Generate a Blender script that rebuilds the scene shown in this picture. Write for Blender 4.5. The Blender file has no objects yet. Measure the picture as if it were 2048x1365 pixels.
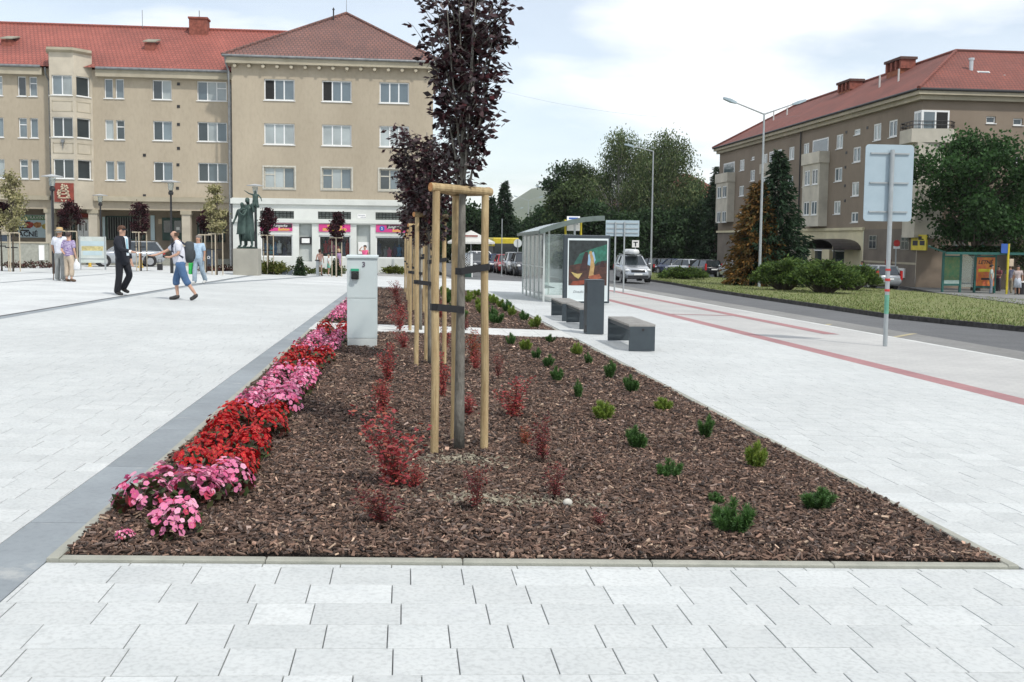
import bpy, bmesh, math, random
import numpy as np
from mathutils import Vector, Matrix, Euler
R=math.radians; PI=math.pi
random.seed(7); rng=np.random.default_rng(7)
scene=bpy.context.scene; col=scene.collection
# ------------------------------------------------------------------ camera
F=2000.0; HOR=479.5; ROLL=0.011; POFF=150.0; VPX=808.0; CH=1.50
PPY=HOR+POFF; PITCH=math.atan(POFF/F); YAW=math.atan((1024-VPX)/math.hypot(F,POFF))
S=.0115; CF=.032                     # the square falls away from the camera and towards the road
def gz(X,Y): return -S*min(max(Y,-50),140)-CF*min(max(X,-12),8)-.017*(min(max(X,8),40)-8)
cy,sy=math.cos(YAW),math.sin(YAW); cp,sp=math.cos(PITCH),math.sin(PITCH)
fwd=Vector((sy*cp,cy*cp,-sp)); r0=Vector((cy,-sy,0)); u0=Vector((sy*sp,cy*sp,cp))
rt=math.cos(ROLL)*r0+math.sin(ROLL)*u0; up=-math.sin(ROLL)*r0+math.cos(ROLL)*u0
def ray(px,py): return fwd+rt*((px-1024)/F)-up*((py-PPY)/F)
def atY(px,py,Y):
    d=ray(px,py); t=Y/d.y; return Vector((d.x*t,Y,CH+d.z*t))
def atX(px,py,X):
    d=ray(px,py); t=X/d.x; return Vector((X,d.y*t,CH+d.z*t))
def G(px,py):
    d=ray(px,py); f=lambda t: CH+d.z*t-gz(d.x*t,d.y*t)
    t=1.0
    while f(t)>0 and t<400: t*=1.02
    a,b=t/1.02,t
    for _ in range(40):
        m=(a+b)/2
        if f(m)>0: a=m
        else: b=m
    return Vector((d.x*a,d.y*a,gz(d.x*a,d.y*a)))
def pxm(p): return F/(Vector(p)-Vector((0,0,CH))).dot(fwd)
camd=bpy.data.cameras.new('camera'); cam=bpy.data.objects.new('camera',camd); col.objects.link(cam)
camd.sensor_width=36; camd.lens=36*F/2048; camd.shift_y=-(682.5-PPY)/2048; camd.clip_end=20000; camd.clip_start=.05
cam.matrix_world=Matrix(((rt.x,up.x,-fwd.x,0),(rt.y,up.y,-fwd.y,0),(rt.z,up.z,-fwd.z,CH),(0,0,0,1)))
scene.camera=cam
# ------------------------------------------------------------------ sky and sun
SUN_AZ=R(145); SUN_EL=R(54)          # azimuth clockwise from +Y: right and behind the camera
world=bpy.data.worlds.new('World'); scene.world=world; world.use_nodes=True
nt=world.node_tree; nt.nodes.clear(); N=nt.nodes.new; L=nt.links.new
out=N('ShaderNodeOutputWorld'); bg=N('ShaderNodeBackground'); sky=N('ShaderNodeTexSky')
sky.sky_type='NISHITA'; sky.sun_disc=False; sky.sun_elevation=SUN_EL; sky.sun_rotation=SUN_AZ
sky.altitude=300; sky.air_density=1.0; sky.dust_density=.6; sky.ozone_density=1.0
bg.inputs[1].default_value=.105
tc=N('ShaderNodeTexCoord'); sx=N('ShaderNodeSeparateXYZ'); L(tc.outputs['Generated'],sx.inputs[0])
def mth(op,a,b=None):
    n=N('ShaderNodeMath'); n.operation=op
    for i,v in enumerate((a,b)):
        if v is None: continue
        if isinstance(v,(int,float)): n.inputs[i].default_value=v
        else: L(v,n.inputs[i])
    return n.outputs[0]
zz=mth('ADD',mth('MAXIMUM',sx.outputs[2],0.0),.16)
cb=N('ShaderNodeCombineXYZ'); L(mth('DIVIDE',sx.outputs[0],zz),cb.inputs[0]); L(mth('DIVIDE',sx.outputs[1],zz),cb.inputs[1]); L(mth('MULTIPLY',sx.outputs[2],5.0),cb.inputs[2])
n1=N('ShaderNodeTexNoise'); n1.inputs['Scale'].default_value=.62; n1.inputs['Detail'].default_value=9; n1.inputs['Roughness'].default_value=.52; n1.inputs['Distortion'].default_value=.25
mp=N('ShaderNodeMapping'); mp.inputs['Location'].default_value=(1,13,4); L(cb.outputs[0],mp.inputs[0]); L(mp.outputs[0],n1.inputs['Vector'])
rp=N('ShaderNodeValToRGB'); rp.color_ramp.elements[0].position=.46; rp.color_ramp.elements[1].position=.60; rp.color_ramp.elements[0].color=(.42,.42,.42,1); L(n1.outputs['Fac'],rp.inputs[0])
cl=N('ShaderNodeMix'); cl.data_type='RGBA'; L(rp.outputs[0],cl.inputs[0]); L(sky.outputs[0],cl.inputs[6])
n2=N('ShaderNodeTexNoise'); n2.inputs['Scale'].default_value=1.6; n2.inputs['Detail'].default_value=6; L(mp.outputs[0],n2.inputs['Vector'])
r2=N('ShaderNodeValToRGB'); r2.color_ramp.elements[0].position=.3; r2.color_ramp.elements[0].color=(8.6,8.8,9.0,1); r2.color_ramp.elements[1].position=.62; r2.color_ramp.elements[1].color=(10.2,10.25,10.3,1)
L(n2.outputs['Fac'],r2.inputs[0]); L(r2.outputs[0],cl.inputs[7])
tint=_w=N('ShaderNodeMix'); tint.data_type='RGBA'; tint.blend_type='MULTIPLY'; tint.inputs[0].default_value=1; tint.inputs[7].default_value=(.96,1.03,1.03,1); L(sky.outputs[0],tint.inputs[6]); L(tint.outputs[2],cl.inputs[6]); L(cl.outputs[2],bg.inputs[0]); L(bg.outputs[0],out.inputs[0])
sd=bpy.data.lights.new('sun','SUN'); sd.energy=2.3; sd.angle=R(2.5); sd.color=(1,.95,.88)
sun=bpy.data.objects.new('sun',sd); col.objects.link(sun)
sdir=Vector((math.sin(SUN_AZ)*math.cos(SUN_EL),math.cos(SUN_AZ)*math.cos(SUN_EL),math.sin(SUN_EL)))
sun.rotation_euler=sdir.to_track_quat('Z','Y').to_euler(); sun.location=(20,-30,60)
vs=scene.view_settings; vs.view_transform='Standard'; vs.look='None'; vs.exposure=0.4; vs.gamma=1; vs.use_curve_mapping=False
scene.cycles.max_bounces=6; scene.cycles.transparent_max_bounces=24; scene.cycles.use_denoising=True
# ------------------------------------------------------------------ materials
def _mix(nt,f,a,b,mode='MIX'):
    n=nt.nodes.new('ShaderNodeMix'); n.data_type='RGBA'; n.blend_type=mode; n.clamp_factor=True
    for i,v in ((0,f),(6,a),(7,b)):
        if isinstance(v,(int,float)): n.inputs[i].default_value=v
        elif isinstance(v,tuple): n.inputs[i].default_value=v if len(v)==4 else (*v,1)
        else: nt.links.new(v,n.inputs[i])
    return n.outputs[2]
MATS={}
def M(name,c,rough=.75,var=.18,scale=4,bump=0,bscale=60,metal=0,spec=.5,c2=None,rnd=0,trans=0,coord='Object',stretch=None,attr=None,stain=0,speck=0,bloom=None):
    """procedural material: base colour c with noise towards c2, fine bump, random shift per object"""
    if name in MATS: return MATS[name]
    m=bpy.data.materials.new(name); m.use_nodes=True; t=m.node_tree; b=t.nodes['Principled BSDF']; n=t.nodes.new; l=t.links.new
    tc=n('ShaderNodeTexCoord'); vec=tc.outputs[coord]
    if stretch:
        mp=n('ShaderNodeMapping'); mp.inputs['Scale'].default_value=stretch; l(vec,mp.inputs[0]); vec=mp.outputs[0]
    oi=None
    if rnd or True:
        oi=n('ShaderNodeObjectInfo'); va=n('ShaderNodeVectorMath'); va.operation='ADD'; l(vec,va.inputs[0])
        cmb=n('ShaderNodeVectorMath'); cmb.operation='SCALE'; cmb.inputs[0].default_value=(37,19,11); l(oi.outputs['Random'],cmb.inputs['Scale']); l(cmb.outputs[0],va.inputs[1]); vec=va.outputs[0]
    nz=n('ShaderNodeTexNoise'); nz.inputs['Scale'].default_value=scale; nz.inputs['Detail'].default_value=5; nz.inputs['Roughness'].default_value=.6; l(vec,nz.inputs['Vector'])
    if c2 is None: c2=tuple(max(0,x*(1-2*var)) for x in c); ca=tuple(min(1,x*(1+var)) for x in c)
    else: ca=c
    rp=n('ShaderNodeValToRGB'); rp.color_ramp.elements[0].position=.32; rp.color_ramp.elements[1].position=.68
    rp.color_ramp.elements[0].color=(*c2,1); rp.color_ramp.elements[1].color=(*ca,1); l(nz.outputs['Fac'],rp.inputs[0]); co=rp.outputs[0]
    if attr:
        at=n('ShaderNodeAttribute'); at.attribute_name=attr; co=_mix(t,1.0,co,at.outputs['Color'],'MULTIPLY')
    if stain:
        s=n('ShaderNodeTexNoise'); s.inputs['Scale'].default_value=scale*.13; s.inputs['Detail'].default_value=7; l(vec,s.inputs['Vector'])
        r2=n('ShaderNodeValToRGB'); r2.color_ramp.elements[0].position=.42; r2.color_ramp.elements[1].position=.62; r2.color_ramp.elements[0].color=(1-stain,)*3+(1,); r2.color_ramp.elements[1].color=(1,1,1,1)
        l(s.outputs['Fac'],r2.inputs[0]); co=_mix(t,1.0,co,r2.outputs[0],'MULTIPLY')
    if speck:
        s=n('ShaderNodeTexNoise'); s.inputs['Scale'].default_value=scale*14; s.inputs['Detail'].default_value=3; l(vec,s.inputs['Vector'])
        r3=n('ShaderNodeValToRGB'); r3.color_ramp.elements[0].position=.3; r3.color_ramp.elements[1].position=.55; r3.color_ramp.elements[0].color=(1-speck,)*3+(1,); r3.color_ramp.elements[1].color=(1,1,1,1)
        l(s.outputs['Fac'],r3.inputs[0]); co=_mix(t,1.0,co,r3.outputs[0],'MULTIPLY')
    if bloom:   # pale lime bloom in patches
        s=n('ShaderNodeTexNoise'); s.inputs['Scale'].default_value=1.7; s.inputs['Detail'].default_value=8; s.inputs['Roughness'].default_value=.7; l(vec,s.inputs['Vector'])
        r4=n('ShaderNodeValToRGB'); r4.color_ramp.elements[0].position=.60; r4.color_ramp.elements[1].position=.72; r4.color_ramp.elements[1].color=(.6,.6,.6,1); l(s.outputs['Fac'],r4.inputs[0]); co=_mix(t,r4.outputs[0],co,bloom)
    if rnd:
        hs=n('ShaderNodeHueSaturation'); mr=n('ShaderNodeMapRange'); mr.inputs['To Min'].default_value=1-rnd; mr.inputs['To Max'].default_value=1+rnd
        l(oi.outputs['Random'],mr.inputs['Value']); l(mr.outputs[0],hs.inputs['Value']); l(co,hs.inputs['Color']); co=hs.outputs[0]
    l(co,b.inputs['Base Color']); b.inputs['Roughness'].default_value=rough; b.inputs['Metallic'].default_value=metal; b.inputs['Specular IOR Level'].default_value=spec
    if bump:
        bn=n('ShaderNodeTexNoise'); bn.inputs['Scale'].default_value=bscale; bn.inputs['Detail'].default_value=4; l(vec,bn.inputs['Vector'])
        bp=n('ShaderNodeBump'); bp.inputs['Strength'].default_value=bump; bp.inputs['Distance'].default_value=.02; l(bn.outputs['Fac'],bp.inputs['Height']); l(bp.outputs[0],b.inputs['Normal'])
    if trans:
        tr=n('ShaderNodeBsdfTranslucent'); l(co,tr.inputs[0]); ms=n('ShaderNodeMixShader'); ms.inputs[0].default_value=trans
        l(b.outputs[0],ms.inputs[1]); l(tr.outputs[0],ms.inputs[2]); l(ms.outputs[0],t.nodes['Material Output'].inputs[0])
    MATS[name]=m; return m
def MGLASS(name,tint=(.8,.95,.9),clear=.85,rough=.02):
    """thin pane: mostly clear, mirror reflections by angle"""
    if name in MATS: return MATS[name]
    m=bpy.data.materials.new(name); m.use_nodes=True; t=m.node_tree; n=t.nodes.new; l=t.links.new; t.nodes.remove(t.nodes['Principled BSDF'])
    tr=n('ShaderNodeBsdfTransparent'); tr.inputs[0].default_value=(*tint,1); gl=n('ShaderNodeBsdfGlossy'); gl.inputs['Roughness'].default_value=rough
    df=n('ShaderNodeBsdfDiffuse'); df.inputs[0].default_value=(.6,.68,.66,1)
    fr=n('ShaderNodeFresnel'); fr.inputs[0].default_value=1.5
    a=n('ShaderNodeMixShader'); a.inputs[0].default_value=1-clear; l(tr.outputs[0],a.inputs[1]); l(df.outputs[0],a.inputs[2])
    b=n('ShaderNodeMixShader'); l(fr.outputs[0],b.inputs[0]); l(a.outputs[0],b.inputs[1]); l(gl.outputs[0],b.inputs[2]); l(b.outputs[0],t.nodes['Material Output'].inputs[0])
    MATS[name]=m; return m
# ------------------------------------------------------------------ mesh helpers
class MB:
    def __init__(s): s.v=[]; s.f=[]; s.m=[]; s.mi=0
    def add(s,vs,fs):
        o=len(s.v); s.v+=[tuple(p) for p in vs]; s.f+=[tuple(i+o for i in f) for f in fs]; s.m+=[s.mi]*len(fs); return s
    def box(s,x0,y0,z0,x1,y1,z1):
        return s.add([(x0,y0,z0),(x1,y0,z0),(x1,y1,z0),(x0,y1,z0),(x0,y0,z1),(x1,y0,z1),(x1,y1,z1),(x0,y1,z1)],[(3,2,1,0),(4,5,6,7),(0,1,5,4),(1,2,6,5),(2,3,7,6),(3,0,4,7)])
    def cbox(s,c,d,rz=0,bev=0):
        hx,hy,hz=[q/2 for q in d]; co,si=math.cos(rz),math.sin(rz); vs=[]
        for z in (-hz,hz):
            for x,y in ((-hx,-hy),(hx,-hy),(hx,hy),(-hx,hy)): vs.append((c[0]+x*co-y*si,c[1]+x*si+y*co,c[2]+z))
        return s.add(vs,[(3,2,1,0),(4,5,6,7),(0,1,5,4),(1,2,6,5),(2,3,7,6),(3,0,4,7)])
    def bar(s,p,q,w,h=None,upv=(0,0,1)):
        p,q=Vector(p),Vector(q); d=(q-p).normalized(); u=Vector(upv)
        if abs(d.dot(u))>.98: u=Vector((0,1,0))
        a=d.cross(u).normalized()*(w/2); b=a.cross(d).normalized()*((h or w)/2)
        vs=[p-a-b,p+a-b,p+a+b,p-a+b,q-a-b,q+a-b,q+a+b,q-a+b]
        return s.add(vs,[(3,2,1,0),(4,5,6,7),(0,1,5,4),(1,2,6,5),(2,3,7,6),(3,0,4,7)])
    def rings(s,rs,cap=True,closed=False):
        n=len(rs[0]); o=len(s.v); s.v+=[tuple(p) for r in rs for p in r]; k=len(rs); fs=[]
        for i in range(k-1 if not closed else k):
            a,b=o+i*n,o+((i+1)%k)*n
            fs+=[(a+j,a+(j+1)%n,b+(j+1)%n,b+j) for j in range(n)]
        if cap and not closed: fs+=[tuple(o+j for j in reversed(range(n))),tuple(o+(k-1)*n+j for j in range(n))]
        s.f+=fs; s.m+=[s.mi]*len(fs); return s
    def tube(s,pts,rad,n=8,cap=True):
        pts=[Vector(p) for p in pts]; k=len(pts); rad=rad if isinstance(rad,(list,tuple)) else [rad]*k; rs=[]; a=None
        for i,p in enumerate(pts):
            d=(pts[min(i+1,k-1)]-pts[max(i-1,0)]).normalized()
            if a is None: a=d.orthogonal().normalized()
            a=(a-d*a.dot(d)); a=a.normalized() if a.length>1e-6 else d.orthogonal().normalized(); b=d.cross(a)
            rs.append([p+(a*math.cos(2*PI*j/n)+b*math.sin(2*PI*j/n))*rad[i] for j in range(n)])
        return s.rings(rs,cap)
    def cyl(s,p,q,r,r2=None,n=10): return s.tube([p,q],[r,r if r2 is None else r2],n)
    def lathe(s,prof,c=(0,0,0),n=16,ax=1,ay=1):
        return s.rings([[(c[0]+r*ax*math.cos(2*PI*j/n),c[1]+r*ay*math.sin(2*PI*j/n),c[2]+z) for j in range(n)] for r,z in prof])
    def ball(s,c,r,n=10,k=7):
        r=r if isinstance(r,(tuple,list)) else (r,r,r)
        return s.rings([[(c[0]+r[0]*math.sin(PI*i/k)*math.cos(2*PI*j/n),c[1]+r[1]*math.sin(PI*i/k)*math.sin(2*PI*j/n),c[2]-r[2]*math.cos(PI*i/k)) for j in range(n)] for i in [.15]+list(range(1,k))+[k-.15]])
    def prism(s,poly,y0,y1,axis='y'):
        """poly in (a,b); extruded along axis"""
        f={'y':lambda a,b,t:(a,t,b),'x':lambda a,b,t:(t,a,b),'z':lambda a,b,t:(a,b,t)}[axis]; n=len(poly)
        return s.add([f(a,b,y0) for a,b in poly]+[f(a,b,y1) for a,b in poly],[tuple(range(n)),tuple(reversed(range(n,2*n)))]+[(i+n,(i+1)%n+n,(i+1)%n,i) for i in range(n)])
    def quad(s,a,b,c,d): return s.add([a,b,c,d],[(0,1,2,3)])
    def build(s,name,mats,parent=None,smooth=False,fix=False):
        me=bpy.data.meshes.new(name); me.from_pydata(s.v,[],s.f)
        for m in (mats if isinstance(mats,(list,tuple)) else [mats]): me.materials.append(m)
        if any(s.m): me.polygons.foreach_set('material_index',s.m)
        if fix:
            b=bmesh.new(); b.from_mesh(me); bmesh.ops.recalc_face_normals(b,faces=b.faces); b.to_mesh(me); b.free()
        if smooth: me.polygons.foreach_set('use_smooth',[True]*len(me.polygons))
        me.update(); return link(name,me,parent)
def link(name,me,parent=None):
    o=bpy.data.objects.new(name,me); col.objects.link(o)
    if parent is not None: o.parent=parent
    return o
def tag(o,label=None,cat=None,group=None,kind=None):
    for k,v in (('label',label),('category',cat),('group',group),('kind',kind)):
        if v: o[k]=v
    return o
def thing(name,label,cat,loc,rz=0,group=None,tilt=False):
    o=bpy.data.objects.new(name,None); col.objects.link(o); o.location=loc; o.rotation_euler=(0,0,rz); o.empty_display_size=.2
    return tag(o,label,cat,group)
def copy_tree(o,parent=None,loc=None,rz=None,label=None):
    c=o.copy(); col.objects.link(c)
    if parent is not None: c.parent=parent
    if loc is not None: c.location=loc
    if rz is not None: c.rotation_euler=(0,0,rz)
    if label: c['label']=label
    for ch in [x for x in o.children]: copy_tree(ch,c)
    return c
def bevel(o,w=.01,seg=2,ang=40):
    m=o.modifiers.new('bevel','BEVEL'); m.width=w; m.segments=seg; m.limit_method='ANGLE'; m.angle_limit=R(ang); return o
def npmesh(name,verts,nv,mat,parent=None,colors=None,smooth=False):
    """verts (N,nv,3): N separate polygons of nv corners"""
    Nn=verts.shape[0]; me=bpy.data.meshes.new(name); me.vertices.add(Nn*nv); me.vertices.foreach_set('co',verts.reshape(-1).astype(np.float32))
    me.loops.add(Nn*nv); me.loops.foreach_set('vertex_index',np.arange(Nn*nv,dtype=np.int32)); me.polygons.add(Nn)
    me.polygons.foreach_set('loop_start',np.arange(0,Nn*nv,nv,dtype=np.int32)); me.polygons.foreach_set('loop_total',np.full(Nn,nv,dtype=np.int32))
    if colors is not None:
        ca=me.color_attributes.new('tone','FLOAT_COLOR','CORNER'); cc=np.repeat(np.c_[colors,np.ones(Nn)],nv,axis=0).astype(np.float32); ca.data.foreach_set('color',cc.reshape(-1))
    for m in (mat if isinstance(mat,(list,tuple)) else [mat]): me.materials.append(m)
    me.update(calc_edges=True); me.validate(); return link(name,me,parent)
def leafquads(c,d,size,wid=.5,rg=rng,flat=.0):
    """diamond leaves at centres c (N,3) growing along d (N,3)"""
    n=len(c); d=d/(np.linalg.norm(d,axis=1,keepdims=True)+1e-9); r=rg.normal(size=(n,3)); r[:,2]+=flat
    s=np.cross(d,r); s/=np.linalg.norm(s,axis=1,keepdims=True)+1e-9; size=np.asarray(size).reshape(-1,1)*np.ones((n,1))
    return np.stack([c,c+d*size*.5+s*size*wid*.5,c+d*size,c+d*size*.5-s*size*wid*.5],axis=1)
def tones(n,base,var,rg=rng):
    """colour multipliers per leaf"""
    v=1+rg.normal(size=(n,1))*var; return np.clip(np.asarray(base)*v+rg.normal(size=(n,3))*var*.15,0,4)
# ================================================================== GROUND
def sroot(name):
    o=bpy.data.objects.new(name,None); col.objects.link(o); return tag(o,kind='structure')
SLOPE=Matrix(((1,0,0),(0,1,0),(-CF,-S,1)))
def srot(): return Euler((math.atan(-S),math.atan(CF),0))
def sheet(name,x0,x1,y0,y1,dz,mat,kind='structure',parent=None,ys=()):
    xs=[x0]+[b for b in (-12,8,40) if x0<b<x1]+[x1]; yy=[y0]+[b for b in sorted((140,)+tuple(ys)) if y0<b<y1]+[y1]
    b=MB(); b.add([(x,y,gz(x,y)+dz) for y in yy for x in xs],[(j*len(xs)+i,j*len(xs)+i+1,(j+1)*len(xs)+i+1,(j+1)*len(xs)+i) for j in range(len(yy)-1) for i in range(len(xs)-1)])
    o=b.build(name,mat,parent)
    if parent is None: tag(o,kind=kind)
    return o
def ribbon(name,A,B,dz,mat,parent=None,thick=0,n=1):
    """sheet between two polylines of (x,y), following the slope"""
    b=MB(); k=len(A); vs=[]
    for (ax,ay),(bx,by) in zip(A,B):
        for j in range(n+1):
            t=j/n; x,y=ax+(bx-ax)*t,ay+(by-ay)*t; vs.append((x,y,gz(x,y)+dz))
    w=n+1; b.add(vs,[(i*w+j,i*w+j+1,(i+1)*w+j+1,(i+1)*w+j) for i in range(k-1) for j in range(n)])
    if thick:
        for P in (A,B):
            b.add([(x,y,gz(x,y)+dz-q) for x,y in P for q in (0,thick)],[(2*i,2*i+2,2*i+3,2*i+1) for i in range(k-1)])
    o=b.build(name,mat,parent)
    if parent is None: tag(o,kind='structure')
    return o
def MBRICK(name,c,c2,mortar,bw,rh,mort=.004,rough=.8,off=.37,bump=.3,rotz=0):
    m=bpy.data.materials.new(name); m.use_nodes=True; t=m.node_tree; b=t.nodes['Principled BSDF']; n=t.nodes.new; l=t.links.new
    tc=n('ShaderNodeTexCoord'); mp=n('ShaderNodeMapping'); mp.inputs['Rotation'].default_value=(0,0,rotz); l(tc.outputs['Object'],mp.inputs[0])
    br=n('ShaderNodeTexBrick'); br.offset=off; br.inputs['Scale'].default_value=1; br.inputs['Brick Width'].default_value=bw; br.inputs['Row Height'].default_value=rh; br.inputs['Mortar Size'].default_value=mort
    br.inputs['Color1'].default_value=(*c,1); br.inputs['Color2'].default_value=(*c2,1); br.inputs['Mortar'].default_value=(*mortar,1); l(mp.outputs[0],br.inputs['Vector'])
    nz=n('ShaderNodeTexNoise'); nz.inputs['Scale'].default_value=.6; nz.inputs['Detail'].default_value=8; l(tc.outputs['Object'],nz.inputs['Vector'])
    rp=n('ShaderNodeValToRGB'); rp.color_ramp.elements[0].position=.3; rp.color_ramp.elements[1].position=.65; rp.color_ramp.elements[0].color=(.86,.86,.87,1); rp.color_ramp.elements[1].color=(1.03,1.03,1.03,1); l(nz.outputs['Fac'],rp.inputs[0])
    l(_mix(t,1.0,br.outputs['Color'],rp.outputs[0],'MULTIPLY'),b.inputs['Base Color']); b.inputs['Roughness'].default_value=rough
    return m
WHITE=(.57,.592,.583)
m_slab=M('white_concrete_slab',WHITE,.8,.05,3.5,.12,220,rnd=.028,c2=(.51,.535,.53),speck=.17,stain=.08,bloom=(.42,.44,.45))
m_joint=M('joint_sand',(.33,.33,.32),.95,.2,8)
m_pave=MBRICK('white_paving_far',(.58,.602,.594),(.55,.572,.565),(.42,.43,.43),.31,.24)
m_grey=MBRICK('grey_paving',(.47,.47,.45),(.43,.43,.415),(.33,.33,.32),.2,.1)
m_red=MBRICK('red_pavers',(.37,.185,.185),(.32,.16,.165),(.24,.15,.15),.2,.1)
m_strip=M('dark_granite',(.285,.32,.34),.75,.12,2.2,.15,150,rnd=.06,c2=(.235,.265,.285),stain=.15,speck=.1,bloom=(.50,.50,.47))
m_kerb=M('concrete_kerb',(.36,.36,.31),.85,.15,7,.2,120,c2=(.27,.275,.235))
m_white=M('white_kerb',(.56,.57,.55),.85,.08,5,.1,150,rnd=.05)
m_asph=M('asphalt',(.14,.145,.15),.85,.16,1.2,.3,300,c2=(.112,.116,.12),speck=.25,stain=.15)
m_asph2=M('worn_asphalt',(.265,.265,.255),.9,.14,1.0,.3,300,c2=(.21,.21,.2),speck=.2,stain=.18)
m_dirt=M('earth',(.16,.15,.10),.95,.3,.3)
m_soil=M('bark_soil',(.05,.035,.027),.95,.4,14,.6,40)
def xl(Y): return float(np.interp(Y,[4.7,19,40],[-1.635,-1.705,-1.71]))
def xr(Y): return float(np.interp(Y,[4.7,17.5,26,40],[3.13,3.10,3.02,2.86]))
YF=4.70; XS=-1.94
sheet('ground',-4000,4000,-400,6000,-.45,m_dirt)
Y1=G(900,671).y; Y2=G(900,657).y; Y3=G(860,581).y   # far end of the first bed, near and far end of the second
pave=sheet('pavement',-48,7.16,-5,64,-.014,m_joint)
sheet('plaza_paving',-48,-7.33,-5,64,.0,m_pave)
sheet('plaza_paving',-7.03,XS,40,64,.0,m_pave)
sheet('plaza_paving',XS,7.16,40,56,.0,m_pave)
# --- separate slabs near the camera, the rest of the visible slabs in one mesh
RH=.240; LONG,SHORT=.360,.240; y_ph=G(870,1170).y
def slab_verts(w,d,h=.03,g=.005): return (g/2,g/2,w-g/2,d-g/2,h)
slabs=[]; 
def fill(x0,x1,y0,y1):
    k0=math.floor((y0-y_ph)/RH); k1=math.ceil((y1-y_ph)/RH); r=random.Random(int(x0*100)+11)
    for k in range(k0,k1):
        ya,yb=y_ph+k*RH,y_ph+(k+1)*RH; ya2,yb2=max(ya,y0),min(yb,y1)
        if yb2-ya2<.02: continue
        x=x0-r.random()*.36; run=0; last=None
        while x<x1:
            w=r.choice((LONG,LONG,LONG,SHORT,SHORT)) if run<2 else (LONG if last==SHORT else SHORT)
            run=run+1 if w==last else 0; last=w
            a,b=max(x,x0),min(x+w,x1)
            if b-a>.008: slabs.append((a,ya2,b,yb2))
            x+=w
fill(xl(5)-.0,7.16,-1.0,YF-.003); fill(-7.03,XS-.004,-.5,40); fill(3.16,7.16,YF-.003,40)
def vis(s):
    p=Vector(((s[0]+s[2])/2,(s[1]+s[3])/2,0)); p.z=gz(p.x,p.y); d=p-Vector((0,0,CH)); c=d.dot(fwd)
    if c<.5: return None
    return 1024+F*d.dot(rt)/c, PPY-F*d.dot(up)/c, c
near=[]; rest=[]
for s in slabs:
    q=vis(s)
    if q is None or not(-150<q[0]<2200 and q[1]<1520): continue
    (near if (q[1]<1440) else rest).append((q[2],s))
near.sort(); single=[s for _,s in near[:300]]; rest=[s for _,s in near[300:]]+[s for _,s in rest]
shared={}
for a,b_,c,d in single:
    key=(round(c-a,3),round(d-b_,3))
    if key not in shared:
        w,h=key; g=.0021; b=MB(); e=.002
        ins=[(g,g),(w-g,g),(w-g,h-g),(g,h-g)]; top=[(g+e,g+e),(w-g-e,g+e),(w-g-e,h-g-e),(g+e,h-g-e)]
        b.rings([[(x,y,-.02) for x,y in ins],[(x,y,-e) for x,y in ins],[(x,y,0) for x,y in top]])
        me=bpy.data.meshes.new('paving_slab'); me.from_pydata(b.v,[],b.f); me.materials.append(m_slab); shared[key]=me
    o=link('paving_slab',shared[key],pave); o.location=(a,b_,gz(a,b_)+random.uniform(-.0008,.0008)); o.rotation_euler=srot()
b=MB(); g=.0021
for a,y0,c,d in rest:
    z=lambda x,y: gz(x,y)
    P=[(a+g,y0+g),(c-g,y0+g),(c-g,d-g),(a+g,d-g)]; b.rings([[(x,y,z(x,y)-.02) for x,y in P],[(x,y,z(x,y)) for x,y in P]])
me_rest=b.build('paving',m_slab,pave); tag(me_rest,kind='stuff')
# --- dark strip beside the bed, in long slabs
strip=sheet('granite_strip',XS,xl(5),-1,Y3+1,-.010,m_joint)
y=G(110,1046).y-4*1.36
while y<Y3:
    y1=min(y+1.36,Y3); b=MB(); P=[(XS+.002,y+.003),(xl(max(y,YF))-.002,y+.003),(xl(max(y1,YF))-.002,y1-.003),(XS+.002,y1-.003)]
    b.rings([[(px,py,gz(px,py)-.02) for px,py in P],[(px,py,gz(px,py)+.001) for px,py in P]]); b.build('strip_slab',m_strip,strip); y=y1
# --- bed kerbs in pieces
kerb=sroot('bed_kerb')
def kerbrun(pts,w,side,top,mat,root,name='kerb_stone',step=1.0,low=.15):
    """pieces along a polyline of (x,y); width w to the given side"""
    for (ax,ay),(bx,by) in zip(pts[:-1],pts[1:]):
        Lg=math.hypot(bx-ax,by-ay); n=max(1,round(Lg/step)); ux,uy=(bx-ax)/Lg,(by-ay)/Lg; nx,ny=-uy*side,ux*side
        for i in range(n):
            s0,s1=Lg*i/n+.002,Lg*(i+1)/n-.002; e=.006
            def ring(z,ins): return [(ax+ux*s+nx*o_,ay+uy*s+ny*o_,gz(ax+ux*s,ay+uy*s)+z) for s,o_ in ((s0+ins,ins),(s1-ins,ins),(s1-ins,w-ins),(s0+ins,w-ins))]
            MB().rings([ring(-low,0),ring(top-e,0),ring(top,e)]).build(name,mat,root,fix=True)
YS=[YF,8,12,15.5,Y1]
kerbrun([(xl(q),q) for q in YS],.055,-1,.022,m_kerb,kerb)
kerbrun([(xr(q),q) for q in YS],.055,1,.022,m_kerb,kerb)
kerbrun([(xl(YF)+.055,YF),(xr(YF)-.055,YF)],.055,1,.018,m_kerb,kerb)
YS2=[Y2,24,30,Y3]
kerbrun([(xl(q),q) for q in YS2],.055,-1,.022,m_kerb,kerb); kerbrun([(xr(q),q) for q in YS2],.055,1,.022,m_kerb,kerb)
kerbrun([(xl(Y3)+.06,Y3-.06),(xr(Y3)-.06,Y3-.06)],.055,1,.022,m_kerb,kerb)
cross=ribbon('cross_path',[(xl(Y1),Y1),(xl(Y2),Y2)],[(xr(Y1),Y1),(xr(Y2),Y2)],.018,m_joint)
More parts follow.
